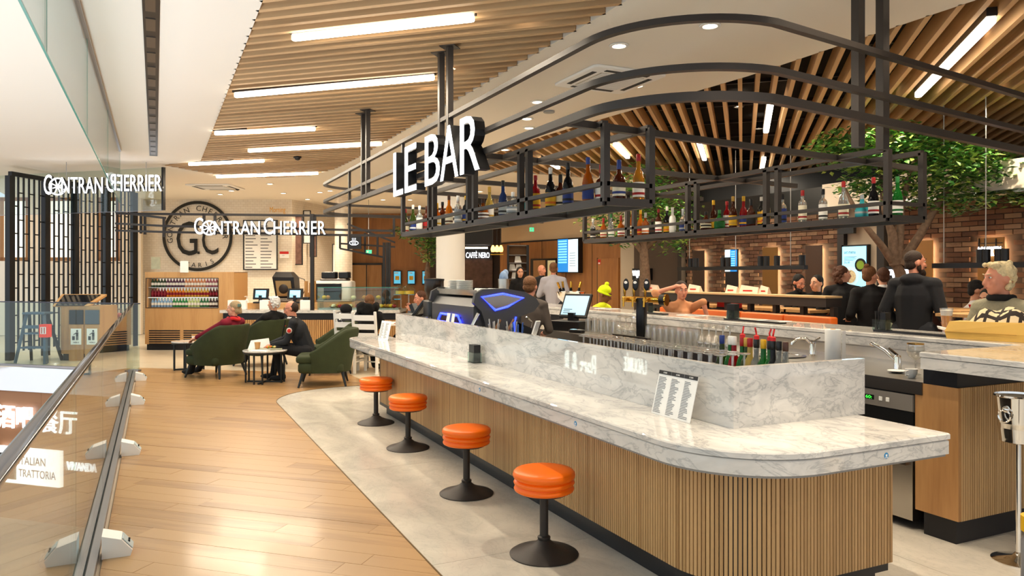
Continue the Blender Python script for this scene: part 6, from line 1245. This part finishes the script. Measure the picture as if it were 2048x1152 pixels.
# wood tables on the right
for k, (u, v, X) in enumerate(((1905, 618, 8.2), (2010, 628, 7.4))):
    q = P(u, v, X=X); t = T('oak_table', 'oak dining table beyond the far counter, ' + ('by the bearded man' if k == 0 else 'behind the white-haired man'), 'table', (X, q.y, 0), 0, 'oak tables'); z = q.z; part('top', MB().box(-.45, .45, -.4, .4, z-.03, z), M['oak'], t)
    for x in (-.38, .38):
        for y in (-.33, .33): part('leg', MB().box(x-.025, x+.025, y-.025, y+.025, 0, z-.03), M['kick'], t)
q = P(1975, 615, X=7.5); t = T('red_bowl', 'red bowl of food on the oak table', 'bowl', (7.4, q.y, P(2010, 628, X=7.4).z+.001)); part('bowl', MB().lathe([(.05, 0), (.1, .05), (.11, .08), (.1, .08), (.0, .02)], 20, cap=False), mat('red_lacquer', '#b01c1c', .25), t, 50); part('food', MB().ell((0, 0, .06), (.085, .085, .03)), mat('noodle_cream', '#d8c8a0', .6, var=.4, bscale=40), t, 60)
# ---- ceiling cassettes, detectors
def cassette(p, rz, label, s=.45):
    t = T('ceiling_cassette', label, 'air conditioner', p, rz, 'ceiling cassettes'); part('panel', MB().rbox(-s, s, -s, s, -.03, -.001, .05), M['white'], t, 40); part('grille', MB().box(-s*.6, s*.6, -s*.6, s*.6, -.034, -.03), mat('grey_grille', '#b8ac98', .7), t)
    g = MB()
    for k in range(18): y = -s*.58+s*1.16*k/17; part('grille_slat', MB().box(-s*.58, s*.58, y-.006, y+.006, -.04, -.034), M['white'], t)
    for a in range(4): part('air_slot', MB().box(-s*.6, s*.6, s*.72, s*.84, -.034, -.03), M['ink'], t, rz=a*PI/2)
cassette(P(1218, 157, Z=CZ), .0, 'square white air cassette in the ceiling band above the bar', .42); cassette(P(432, 373, Z=CZ), camrz(0), 'square white air cassette in the ceiling before the bakery', .5); cassette(P(738, 444, Z=CZ), camrz(0), 'square white air cassette in the far ceiling beyond the canopy', .5)
for k, (u, v, l) in enumerate(((595, 314, 'among the wooden slats'), (475, 376, 'in the bakery ceiling'), (1078, 218, 'in the white band'), (1098, 222, 'beside the first in the white band'))):
    q = P(u, v, Z=CZ); t = T('ceiling_sensor', 'small round dark ceiling camera ' + l if k < 2 else 'small flat round speaker ' + l, 'sensor', q, 0, 'ceiling sensors'); part('base', MB().lathe([(.07, -.02), (.07, 0)], 18), M['black2'] if k < 2 else M['grey'], t, 40); part('dome', MB().ell((0, 0, -.02), (.05, .05, .04 if k < 2 else .008)), M['black2'] if k < 2 else M['grey'], t, 50)

# ================================================================= TREES
def leaf_mass(blobs, n, size, seed, flat_=.6):
    r = random.Random(seed); mb = MB(); tot = sum(b[1][0]*b[1][1]*b[1][2] for b in blobs)
    for c, rad in blobs:
        for _ in range(int(n*rad[0]*rad[1]*rad[2]/tot)):
            d = Vector((r.gauss(0, 1), r.gauss(0, 1), r.gauss(0, 1))).normalized()*(r.random()**.45)
            p = Vector(c)+Vector((d.x*rad[0], d.y*rad[1], d.z*rad[2]))
            if p.z > CZ-.04: p.z = CZ-.04-r.random()*.1
            a = r.random()*2*PI; s = size*r.uniform(.7, 1.3); ax = Vector((math.cos(a), math.sin(a), r.uniform(-.7, .3))).normalized(); w = ax.cross(Vector((0, 0, 1))).normalized(); u = w.cross(ax); w = (w*.9+u*r.uniform(-.5, .5)).normalized()
            mb.mi = r.randrange(3); mb.add([p, p+ax*s*.45+w*s*.26+u*s*.06, p+ax*s, p+ax*s*.45-w*s*.26+u*s*.06], [(0, 1, 2), (0, 2, 3)])
    return mb
lm = [mat('leaf_dark', '#27581f', .4), mat('leaf_mid', '#4a7d33', .4), mat('leaf_light', '#86a347', .4)]
def bark():
    m = mat('mottled_bark', '#6b5645', .9, var=.7, bscale=22, bump=.6); return m
def tree(name, label, base, limbs, blobs, n, size, seed, r0):
    t = T(name, label, 'tree', base, 0, 'indoor trees')
    for k, (pts, r) in enumerate(limbs):
        k_ = len(pts); part('trunk' if k == 0 else 'branch', MB().tube(pts, [r*(1-.55*i/(k_-1)) for i in range(k_)], 10), bark(), t, 60)
    part('foliage', leaf_mass(blobs, n, size, seed), lm, t, kind='stuff'); return t
B = P(1800, VH, D=9.0); bx_, by_ = B.x, B.y
def Q(u, v, dD=0): q = P(u, v, D=9.0+dD); return (q.x-bx_, q.y-by_, q.z)
tree('indoor_tree', 'large leafy indoor tree with mottled trunk behind the bearded man', (bx_, by_, 0),
     [([(.12, 0, 0), Q(1812, 600), Q(1800, 545), Q(1788, 520)], .10), ([Q(1790, 530), Q(1762, 490), Q(1725, 445), Q(1690, 380, .2)], .05), ([Q(1790, 530), Q(1785, 470), Q(1770, 420), Q(1760, 330, .3)], .065), ([Q(1795, 530), Q(1800, 470), Q(1805, 400), Q(1830, 320, -.2)], .055), ([Q(1800, 530), Q(1840, 470), Q(1880, 400), Q(1930, 330, .1)], .06)],
     [(Q(1690, 300, .3), (.42, .42, .3)), (Q(1640, 300, .4), (.22, .25, .18)), (Q(1790, 300, 0), (.55, .5, .38)), (Q(1890, 330, -.1), (.65, .55, .38)), (Q(1985, 345, .1), (.55, .5, .26)), (Q(2030, 390, .1), (.3, .4, .14)), (Q(1800, 385, .2), (.5, .4, .2)), (Q(1915, 400, .0), (.4, .4, .18)), (Q(1720, 375, .4), (.35, .35, .2))], 6500, .09, 11, .1)
B = P(1292, VH, D=13.2); bx_, by_ = B.x, B.y
def Q(u, v, dD=0): q = P(u, v, D=13.2+dD); return (q.x-bx_, q.y-by_, q.z)
tree('indoor_tree', 'slim indoor tree before the dark noodle bar front', (bx_, by_, 0), [([(0, 0, 0), Q(1290, 560), Q(1288, 500), Q(1284, 450)], .12), ([Q(1287, 505), Q(1265, 480), Q(1240, 440)], .06), ([Q(1287, 500), Q(1320, 470), Q(1345, 430)], .06)],
     [(Q(1210, 430), (.55, .5, .45)), (Q(1290, 420), (.7, .6, .55)), (Q(1350, 430), (.6, .5, .55)), (Q(1290, 370), (.6, .5, .5)), (Q(1340, 485), (.4, .4, .25)), (Q(1245, 470), (.4, .4, .25))], 2600, .1, 5, .1)
B = P(852, VH, D=16); bx_, by_ = B.x, B.y
def Q(u, v, dD=0): q = P(u, v, D=16+dD); return (q.x-bx_, q.y-by_, q.z)
tree('indoor_tree', 'small indoor tree showing beside the white column', (bx_, by_, 0), [([(0, 0, 0), Q(855, 540), Q(856, 490), Q(850, 455)], .07), ([Q(856, 500), Q(866, 480), Q(870, 460)], .03)], [(Q(845, 470), (.4, .4, .3)), (Q(862, 495), (.28, .3, .4)), (Q(815, 462), (.35, .3, .15))], 900, .11, 8, .07)

# ================================================================= PEOPLE
TMP = bpy.data.scenes.new('workbench')
def remesh(mb, name, m, voxel=.014, smooth=2):
    me = mb.mesh(name+'_raw', m); o = bpy.data.objects.new(name+'_raw', me); TMP.collection.objects.link(o)
    r = o.modifiers.new('r', 'REMESH'); r.mode = 'VOXEL'; r.voxel_size = voxel; r.use_smooth_shade = True
    s = o.modifiers.new('s', 'SMOOTH'); s.iterations = smooth; s.factor = .6
    
    with bpy.context.temp_override(scene=TMP, view_layer=TMP.view_layers[0]):
        dg = bpy.context.evaluated_depsgraph_get(); e = o.evaluated_get(dg); out = bpy.data.meshes.new_from_object(e)
    bpy.data.objects.remove(o); bpy.data.meshes.remove(me); out.name = name
    out.materials.clear(); out.materials.append(m); return out
def ik(a, b, l1, l2, pole):
    a, b = Vector(a), Vector(b); d = b-a; L = min(d.length, (l1+l2)*.999); dn = d.normalized()
    x = (l1*l1-l2*l2+L*L)/(2*L); h = math.sqrt(max(0, l1*l1-x*x)); p = Vector(pole); p = p-dn*p.dot(dn)
    return a+dn*x+(p.normalized() if p.length > 1e-5 else Vector((0, 0, 1)))*h, a+dn*L
def person(label, loc, rz, sc=1.0, hip=.93, lean=0, hands=None, feet=None, headyaw=0, headpitch=0, skin='skin', top='cloth', bottom='cloth2', shoes='cloth', hair=None, hairm=None, beard=None,
           long_coat=False, vox=.014, extra=None, bulk=1.0, elbow=(0, .6, -1), knee=(0, -1, .3), sleeve=1.0, hood=False, side=0, twist=0):
    """faces -y; its right hand is on -x; hands and feet are targets in local metres"""
    t = T('person', label, 'person', loc, rz); t.scale = (sc, sc, sc); S = M[skin] if isinstance(skin, str) else skin
    hp = Vector((0, 0, hip)); up = Vector((math.sin(side), -math.sin(lean), math.cos(lean))).normalized()
    neck = hp+up*.53; chest = hp+up*.34; tw = Matrix.Rotation(twist, 3, 'Z')
    sh = {s: hp+up*.465+tw@Vector((s*.168*min(bulk, 1.12), 0, -.015)) for s in (-1, 1)}
    hipj = {s: hp+Vector((s*.095, 0, -.03)) for s in (-1, 1)}
    hands = hands or {-1: (-.28, -.05, hip-.08), 1: (.28, -.05, hip-.08)}; feet = feet or {-1: (-.1, 0, .08), 1: (.1, 0, .08)}
    el, wr, kn, an = {}, {}, {}, {}
    for s in (-1, 1):
        el[s], wr[s] = ik(sh[s], hands[s], .29, .26, (s*.5+elbow[0], elbow[1], elbow[2])); kn[s], an[s] = ik(hipj[s], feet[s], .45, .44, (s*.15+knee[0], knee[1], knee[2]))
    hc = neck+up*.03+Vector((0, -math.sin(lean*.3)*.05-.015, .115)); Rh = Matrix.Rotation(math.radians(headyaw), 3, 'Z')@Matrix.Rotation(math.radians(headpitch), 3, 'X')
    H = lambda x, y, z: hc+Rh@Vector((x, y, z))
    # body: one continuous surface
    b = MB(); b.cap(hp, chest, .10, .115); b.cap(chest, hp+up*.45, .115, .08); b.cap(neck-up*.06, H(0, .015, -.06), .052, .05)
    b.cap(sh[-1], sh[1], .05, .05)
    b.ell(H(0, .012, .02), (.074, .094, .10), 16, 12, Rh); b.ell(H(0, -.02, -.045), (.058, .07, .07), 14, 10, Rh); b.ell(H(0, -.055, -.09), (.03, .03, .022), 10, 8, Rh)
    b.cap(H(0, -.088, .015), H(0, -.108, -.025), .011, .016); b.ell(H(0, -.071, .035), (.05, .02, .014), 10, 6, Rh); b.ell(H(0, -.085, -.055), (.026, .014, .012), 10, 6, Rh)
    for s in (-1, 1):
        b.ell(H(s*.076, .015, -.005), (.012, .022, .032), 8, 6, Rh); b.ell(H(s*.04, -.06, -.02), (.024, .022, .026), 8, 6, Rh)
        b.cap(sh[s], el[s], .042, .036); b.cap(el[s], wr[s], .036, .026); b.cap(hipj[s], kn[s], .07, .05); b.cap(kn[s], an[s], .048, .036)
        f = (wr[s]-el[s]).normalized(); x = f.cross(Vector((0, 0, 1))); x = x.normalized() if x.length > .1 else Vector((1, 0, 0)); n = x.cross(f)
        pc = wr[s]+f*.055; b.cap(wr[s], pc, .024, .03); b.ell(pc+f*.01, (.036, .036, .022), 10, 8)
        for k, (dx, l) in enumerate(((-.030, .062), (-.010, .074), (.011, .07), (.031, .055))):
            r0 = pc+f*.03+x*dx; m1 = r0+f*l*.55-n*.006; b.cap(r0, m1, .0095, .009, 8); b.cap(m1, m1+f*l*.35-n*.024, .009, .008, 8)
        b.cap(pc-f*.01-x*s*.03, pc+f*.03-x*s*.062-n*.012, .012, .009, 8)
    bo = part('body', remesh(b, 'body', S, min(vox, .0095), 1), None, t)
    for s in (-1, 1):
        e = part('eye', MB().ell(H(s*.030, -.077, .018), (.0115, .008, .0065), 10, 8, Rh), M['paper'], t, 60); part('iris', MB().ell(H(s*.030, -.0845, .018), (.0058, .002, .0055), 8, 6, Rh), mat('iris_brown', '#2a1c14', .3), e, 60); part('eyebrow', MB().cap(H(s*.018, -.092, .042), H(s*.046, -.084, .044), .0045, .0035, 6), hairm or M['cloth'], t, 60)
    part('mouth', MB().ell(H(0, -.098, -.057), (.021, .005, .005), 10, 6, Rh), mat('lips', '#a05a4e', .5), t, 60)
    # clothes
    c = MB(); q = bulk
    c.cap(hp-up*.06, chest, .135*q, .150*q); c.cap(chest, hp+up*.44, .150*q, .095*q); c.cap(sh[-1], sh[1], .066*q, .066*q); c.cap(hp+up*.45, neck-up*.005, .085, .066)
    for s in (-1, 1): c.cap(sh[s]*.75+neck*.25, neck-up*.02, .062, .052)
    c.ell(chest+up*-.05, (.175*q, .125*q, .2), 14, 10)
    for s in (-1, 1):
        c.cap(sh[s], el[s], .058*q, .052*q)
        e2 = el[s]+(wr[s]-el[s])*.93*sleeve; c.cap(el[s], e2, .052*q, .040*q)
        if long_coat: c.cap(hipj[s], hipj[s]+(kn[s]-hipj[s])*.7, .12*q, .115*q)
    if hood: c.ell(neck+Vector((0, .07, -.025)), (.115, .095, .065), 14, 10)
    part('jacket' if long_coat or hood else 'top', remesh(c, 'top', M[top] if isinstance(top, str) else top, vox, 3), None, t)
    d = MB(); d.cap(hipj[-1], hipj[1], .115*q, .115*q)
    for s in (-1, 1): d.cap(hipj[s], kn[s], .098*q, .068*q); d.cap(kn[s], an[s]+Vector((0, 0, -.01)), .066*q, .052)
    part('trousers', remesh(d, 'trousers', M[bottom] if isinstance(bottom, str) else bottom, vox, 3), None, t)
    for s in (-1, 1):
        a = an[s]; g = MB(); g.ell(a+Vector((0, -.07, -.035)), (.047, .13, .042), 14, 10); g.ell(a+Vector((0, .0, -.01)), (.045, .055, .06), 12, 8); part('shoe', remesh(g, 'shoe', M[shoes] if isinstance(shoes, str) else shoes, .012, 1), None, t)
    # hair
    if hair:
        h = MB(); rr = random.Random(int(abs(loc[0])*97))
        if hair != 'bald':
            z0 = .03; h.ell(H(0, .03, .045), (.084, .094, .088), 16, 12, Rh)
            if hair in ('short', 'receding'): h.ell(H(0, .06, -.01), (.074, .052, .07), 12, 8, Rh)
            if hair == 'receding': h = MB(); h.ell(H(0, .062, .01), (.082, .058, .085), 14, 10, Rh); h.ell(H(.06, .03, .0), (.02, .04, .05)); h.ell(H(-.06, .03, .0), (.02, .04, .05))
            if hair == 'buzz': h = MB(); h.ell(H(0, .024, .04), (.078, .092, .086), 16, 12, Rh); h.ell(H(0, .05, -.02), (.07, .055, .06), 12, 8, Rh)
            if hair == 'bob':
                for k in range(46): a = rr.uniform(.15*PI, .85*PI); z = rr.uniform(-.11, .09); w = .095*math.cos(max(-1, min(1, z/.13)))+.015; h.ell(H(w*math.cos(a)*1.02, w*math.sin(a)*.9+.02, z), rr.uniform(.022, .034), 7, 5)
            if hair == 'fluffy':
                for k in range(70): a = rr.uniform(0.02*PI, .98*PI); z = rr.uniform(-.07, .13); w = .092*math.sqrt(max(.05, 1-((z-.03)/.12)**2)); h.ell(H(w*math.cos(a), w*math.sin(a)*1.05+.012, z), rr.uniform(.012, .024), 6, 5)
                for k in range(14): h.ell(H(rr.uniform(-.06, .06), rr.uniform(-.07, 0), .10+rr.uniform(0, .02)), .02, 6, 5)
            if hair == 'tied': h.ell(H(0, .07, -.02), (.07, .05, .07)); h.cap(H(0, .10, .0), H(0, .115, -.06), .03, .022)
            if hair == 'bun': h.ell(H(0, .06, -.01), (.072, .055, .07)); h.ell(H(0, .075, .125), (.038, .036, .034))
            if hair == 'long':
                h.ell(H(0, .06, -.06), (.085, .05, .12))
                for s in (-1, 1): h.cap(H(s*.07, .02, .03), H(s*.085, .0, -.2), .028, .024)
            part('hair', remesh(h, 'hair', hairm, .0075, 1), None, t)
    if beard:
        g = MB(); g.ell(H(0, -.045, -.088), (.056, .055, .045), 14, 10, Rh); g.ell(H(0, -.085, -.105), (.035, .03, .04), 12, 8, Rh); g.ell(H(.055, -.01, -.05), (.02, .03, .04)); g.ell(H(-.055, -.01, -.05), (.02, .03, .04)); g.ell(H(0, -.098, -.042), (.03, .01, .009)); part('beard', remesh(g, 'beard', beard, .0075, 1), None, t)
    t['_h'] = 0; del t['_h']
    if extra: extra(t, H, hp, up, neck, chest, sh, el, wr)
    return t
HM = lambda n, c: mat('hair_'+n, c, .75, var=.5, bscale=60, bump=.8)
hb = HM('dark_brown', '#2a1a10'); hg = HM('grey_blonde', '#a08a68'); hw = HM('white', '#e0dcd6'); hbl = HM('pale_blonde', '#d8c49a'); hk = HM('black', '#121010'); hr = HM('chestnut', '#4a2a18'); hbr = HM('brown', '#6a4526')
red = mat('dark_red_knit', '#7a1228', .9); redc = mat('red_collar', '#d02a2c', .9); navy = mat('navy_uniform', '#15181e', .8); wsh = mat('white_shirt', '#e6e4e2', .8); gsh = mat('grey_shirt', '#a8a6b0', .8); hv = mat('hi_vis_yellow', '#d8e81c', .7); grn = mat('grey_green_jumper', '#8f8a74', .95, var=.15, bscale=60, bump=.4); hood_m = mat('black_hoodie', '#1a1b20', .95); blk = mat('black_knit', '#0f0f12', .95)
def at_(u, D, a): p = P(u, VH, D=D); return (p.x, p.y, 0), camrz(a)
# woman in red, seated with her back to the viewer
def x_red(t, H, hp, up, neck, chest, sh, el, wr):
    part('red_collar', remesh(MB().tube([(neck.x+.085*math.cos(k*PI/8), neck.y+.08*math.sin(k*PI/8), neck.z-.02+.012*math.sin(k)) for k in range(16)], .03, 8, True), 'red_collar', redc, .01, 1), None, t)
    part('hair_clip', MB().rbox(-.03, .03, .10, .13, 0, .05, .01).xf(Matrix.Translation(H(0, 0, .03))), mat('teal_clip', '#5a7a72', .5), t)
l, z = at_(450, 11.45, -112); person('woman in a dark red jumper seated with her back turned in a green armchair', l, z, .95, .45, -.34, {-1: (-.22, -.40, .64), 1: (.27, -.36, .62)}, {-1: (-.2, -.74, .08), 1: (.05, -.66, .08)}, 20, 0, 'skin', red, 'cloth', 'cloth', 'tied', hg, extra=x_red, bulk=1.1, vox=.013)
l, z = at_(533, 12.75, -118); person('white-haired woman in a black jacket seated with her back turned', l, z, .97, .45, -.33, {-1: (-.1, -.36, .6), 1: (.12, -.36, .6)}, {-1: (-.12, -.66, .08), 1: (.12, -.66, .08)}, 10, 0, 'skin', blk, 'cloth', 'cloth', 'fluffy', hw, bulk=1.08, vox=.013)
# man in uniform jacket at the side table
def x_uni(t, H, hp, up, neck, chest, sh, el, wr):
    part('shirt_collar', remesh(MB().tube([(neck.x+.07*math.cos(k*PI/8), neck.y-.01+.068*math.sin(k*PI/8), neck.z) for k in range(16)], .016, 8, True), 'shirt_collar', wsh, .008, 1), None, t)
    part('tie', MB().loft([[(-.02, -.14, 0), (.02, -.14, 0), (.02, -.13, 0), (-.02, -.13, 0)], [(-.03, -.19, -.26), (.03, -.19, -.26), (.03, -.18, -.26), (-.03, -.18, -.26)]], True, True).xf(Matrix.Translation(neck-Vector((0, -.02, .03)))), M['cloth'], t)
    c = (sh[1]+el[1])/2; part('arm_badge', MB().ell((c.x+.064, c.y, c.z+.03), (.012, .045, .045)), mat('badge_pale', '#c9b8b0', .7), t, 60); part('badge_mark', MB().ell((c.x+.072, c.y, c.z+.03), (.008, .03, .03)), mat('red_print', '#c8281e', .6), t, 60); part('name_tag', MB().box(-.1, -.04, -.175, -.165, 0, .015).xf(Matrix.Translation(chest+Vector((.16, -.0, .05)))), mat('red_print', '#c8281e', .6), t)
    for s in (-1, 1): part('glasses_lens', MB().tube([H(s*.03+.024*math.cos(k*PI/6), -.103, .014+.018*math.sin(k*PI/6)) for k in range(12)], .0022, 5, True), M['cloth'], t); part('glasses_arm', MB().cyl(H(s*.055, -.1, .018), H(s*.08, .0, .018), .002, n=5), M['cloth'], t)
l, z = at_(612, 11.15, -82); person('man in a dark uniform jacket and glasses leaning over the food tray', l, z, .95, .47, .38, {-1: (-.12, -.56, .55), 1: (.12, -.5, .55)}, {-1: (-.14, -.52, .08), 1: (.12, -.34, .08)}, -4, 14, 'skin2', navy, 'cloth', 'cloth', 'receding', hb, extra=x_uni, bulk=1.04, vox=.012, elbow=(0, .8, -.6))
# far end table
def x_fur(t, H, hp, up, neck, chest, sh, el, wr):
    g = MB(); r = random.Random(3)
    for k in range(60): a = r.uniform(0, 2*PI); g.ell((neck.x+.15*math.cos(a), neck.y+.05+.13*math.sin(a), neck.z+.04+r.uniform(-.05, .07)), r.uniform(.035, .06), 7, 5)
    part('fur_hood', remesh(g, 'fur_hood', mat('black_fur', '#0c0b0c', 1, bump=1, bscale=160), .014, 1), None, t)
l, z = at_(736, 12.0, 165); person('woman in a black coat with a fur hood seated on a white chair', l, z, .95, .50, .08, {-1: (-.15, -.4, .72), 1: (.15, -.4, .72)}, {-1: (-.1, -.45, .08), 1: (.1, -.45, .08)}, 25, 0, 'skin', blk, 'cloth', 'cloth', 'tied', hbr, extra=x_fur, bulk=1.15, long_coat=True)
l, z = at_(705, 12.75, 160); t = T('patterned_coat', 'black and white patterned coat hung on the white chair', 'coat', l, z); cc = MB(); cc.cap((-.12, .2, .85), (.12, .2, .85), .09, .09); cc.cap((-.1, .22, .5), (.1, .22, .5), .1, .1); cc.ell((0, .22, .68), (.2, .1, .28)); m_, nt, b_ = newmat('patterned_cloth'); vo = nt.nodes.new('ShaderNodeTexVoronoi'); vo.inputs['Scale'].default_value = 14; rp_ = nt.nodes.new('ShaderNodeValToRGB'); rp_.color_ramp.interpolation = 'CONSTANT'; rp_.color_ramp.elements[0].color = (.8, .8, .78, 1); rp_.color_ramp.elements[1].position = .32; rp_.color_ramp.elements[1].color = (.01, .01, .012, 1); tc_ = nt.nodes.new('ShaderNodeTexCoord'); nt.links.new(tc_.outputs['Object'], vo.inputs['Vector']); nt.links.new(vo.outputs['Distance'], rp_.inputs[0]); nt.links.new(rp_.outputs[0], b_.inputs['Base Color']); part('cloth', remesh(cc, 'cloth', m_, .015, 2), None, t); part('hood', remesh(MB().ell((0, .2, .98), (.11, .09, .09)), 'hood', blk, .014, 1), None, t)
l, z = at_(848, 12.6, -70); person('young man in a grey jacket eating beside the small till', l, z, .97, .52, .1, {-1: (-.05, -.24, .98), 1: (.1, -.4, .76)}, {-1: (-.1, -.45, .08), 1: (.1, -.45, .08)}, 5, 12, 'skin2', mat('grey_jacket', '#5f6268', .9), 'cloth2', 'cloth', 'short', hr, vox=.014)
l, z = at_(1040, 17.0, 10); person('dark-haired woman in black standing by the coffee shop shelves', l, z, 1.0, .93, 0, None, None, 0, 8, 'skin', blk, 'cloth', 'cloth', 'long', hk, vox=.018)
l, z = at_(1083, 17.2, 35); person('bald man in a dark suit standing in the doorway', l, z, 1.02, .95, 0, None, None, 10, 0, 'skin2', 'cloth2', 'cloth2', 'cloth', 'bald', hb, vox=.018)
l, z = at_(1107, 14.6, 175); person('man in a pale grey shirt standing with his back turned', l, z, 1.03, .95, 0, {-1: (-.2, -.25, 1.15), 1: (.2, -.25, 1.15)}, None, 0, 0, 'skin2', gsh, 'cloth2', 'cloth', 'buzz', hbr, vox=.018, bulk=1.1)
# hi-vis worker bent over a phone
def x_hat(t, H, hp, up, neck, chest, sh, el, wr):
    part('knit_hat', remesh(MB().ell(H(0, .025, .06), (.092, .105, .085)).ell(H(0, .03, .165), (.035, .035, .03)).tube([H(.085*math.cos(k*PI/8), .015+.1*math.sin(k*PI/8), .02) for k in range(16)], .014, 6, True), 'knit_hat', mat('neon_yellow_knit', '#d4ee10', .9), .009, 1), None, t)
    part('phone', MB().rbox(-.035, .035, -.004, .004, -.07, .07, .003).xf(Matrix.Translation((wr[1]+wr[-1])/2+Vector((0, -.1, .03)))), M['black2'], t)
l, z = at_(1184, 11.4, 50); person('person in a neon yellow hat and top looking down at a phone', l, z, 1.0, .62, .38, {-1: (-.08, -.40, .96), 1: (.08, -.40, .96)}, {-1: (-.1, -.4, .1), 1: (.1, -.4, .1)}, 20, 22, 'skind', hv, 'cloth2', 'cloth', 'bald', hk, extra=x_hat)
l, z = at_(1052, 8.0, 165); person('barista in a grey top bent behind the coffee machine', l, z, .92, .9, .35, {-1: (-.15, -.35, 1.0), 1: (.15, -.35, 1.0)}, None, 0, 10, 'skin2', mat('grey_work_top', '#4a423d', .9), 'cloth2', 'cloth', 'short', hbr)
l, z = at_(1358, 9.75, 15); person('bare-shouldered person with a raised arm seated beyond the far counter', l, z, .98, .70, .1, {-1: (-.13, -.08, 1.42), 1: (.24, -.34, .98)}, {-1: (-.1, -.4, .1), 1: (.1, -.4, .1)}, -10, 5, 'skin2', mat('peach_top', '#c88a60', .8), 'cloth2', 'cloth', 'short', hb, elbow=(-.6, 0, .4), sleeve=.1)
l, z = at_(1583, 11.7, 15); person('man in black with glasses seated bent over his meal by the brick wall', l, z, 1.0, .78, .3, {-1: (-.12, -.36, 1.12), 1: (.12, -.36, 1.12)}, {-1: (-.1, -.3, .3), 1: (.1, -.3, .3)}, 5, 25, 'skin2', blk, 'cloth', 'cloth', 'short', hk, beard=hk, vox=.018)
l, z = at_(1634, 11.2, -30); person('dark-haired man in black seated sideways in the brick recess', l, z, 1.0, .75, .1, None, {-1: (-.1, -.3, .3), 1: (.1, -.3, .3)}, -30, 5, 'skin', blk, 'cloth', 'cloth', 'short', hk, vox=.018)
# standing group at the far counter
l, z = at_(1686, 10.5, 150); person('woman with short curly brown hair in black standing at the far counter', l, z, 1.0, .88, 0, {-1: (-.12, -.3, 1.08), 1: (.25, -.2, 1.02)}, None, -55, 0, 'skin', blk, 'cloth', 'cloth', 'bob', hr, bulk=1.12, long_coat=True)
l, z = at_(1742, 9.6, 178); person('woman with a brown hair bun in black facing the menu screen', l, z, .99, .88, 0, {-1: (-.2, -.2, 1.0), 1: (.2, -.2, 1.0)}, None, -60, 0, 'skin', blk, 'cloth', 'cloth', 'bun', hbr, bulk=1.2, long_coat=True)
l, z = at_(1766, 10.2, 175); person('person in a white shirt mostly hidden between the bun and the hoodie', l, z, .97, .9, 0, None, None, 0, 0, 'skin', wsh, 'cloth2', 'cloth', 'short', hr, bulk=1.0)
l, z = at_(1828, 7.9, 128); person('bearded man in a black hoodie standing in profile beside the tree', l, z, 1.04, .94, .03, {-1: (-.2, -.2, 1.05), 1: (.2, -.15, .98)}, None, -35, 4, 'skin2', hood_m, 'cloth2', 'cloth', 'buzz', hb, beard=hb, bulk=1.2, hood=True, vox=.012)
def x_grey(t, H, hp, up, neck, chest, sh, el, wr):
    part('black_collar', remesh(MB().tube([(neck.x+.075*math.cos(k*PI/8), neck.y+.07*math.sin(k*PI/8), neck.z+.01) for k in range(16)], .026, 8, True), 'black_collar', blk, .009, 1), None, t)
l, z = at_(2030, 5.75, -75); person('white-haired man in a grey-green jumper in profile at the right edge', l, z, 1.04, .80, .24, {-1: (-.12, -.42, 1.08), 1: (.15, -.40, 1.06)}, {-1: (-.12, -.2, .12), 1: (.12, -.2, .12)}, -16, 4, 'skin2', grn, 'cloth2', 'cloth', 'fluffy', hbl, extra=x_grey, bulk=1.12, vox=.012)
l, z = at_(1926, 9.2, 65); person('dark-haired man in a white shirt seated in profile at an oak table', l, z, 1.0, .70, .25, {-1: (-.15, -.45, 1.12), 1: (.15, -.4, 1.12)}, {-1: (-.1, -.35, .2), 1: (.1, -.35, .2)}, 0, 12, 'skin', wsh, 'cloth2', 'cloth', 'short', hk, beard=None)
l, z = at_(1982, 8.9, -60); person('dark-haired person in pink seated behind the red bowl', l, z, .95, .66, .15, {-1: (-.15, -.4, 1.05), 1: (.15, -.4, 1.05)}, {-1: (-.1, -.35, .2), 1: (.1, -.35, .2)}, 0, 10, 'skin', mat('pink_top', '#c07a72', .9), 'cloth2', 'cloth', 'short', hk, vox=.018)
l, z = at_(1880, 8.6, -160); person('dark-haired person seated low behind the beer glass', l, z, .95, .62, .1, None, {-1: (-.1, -.35, .2), 1: (.1, -.35, .2)}, 0, 10, 'skin', mat('brown_top', '#4a3028', .9), 'cloth2', 'cloth', 'short', hk, vox=.018)

bpy.data.scenes.remove(TMP)
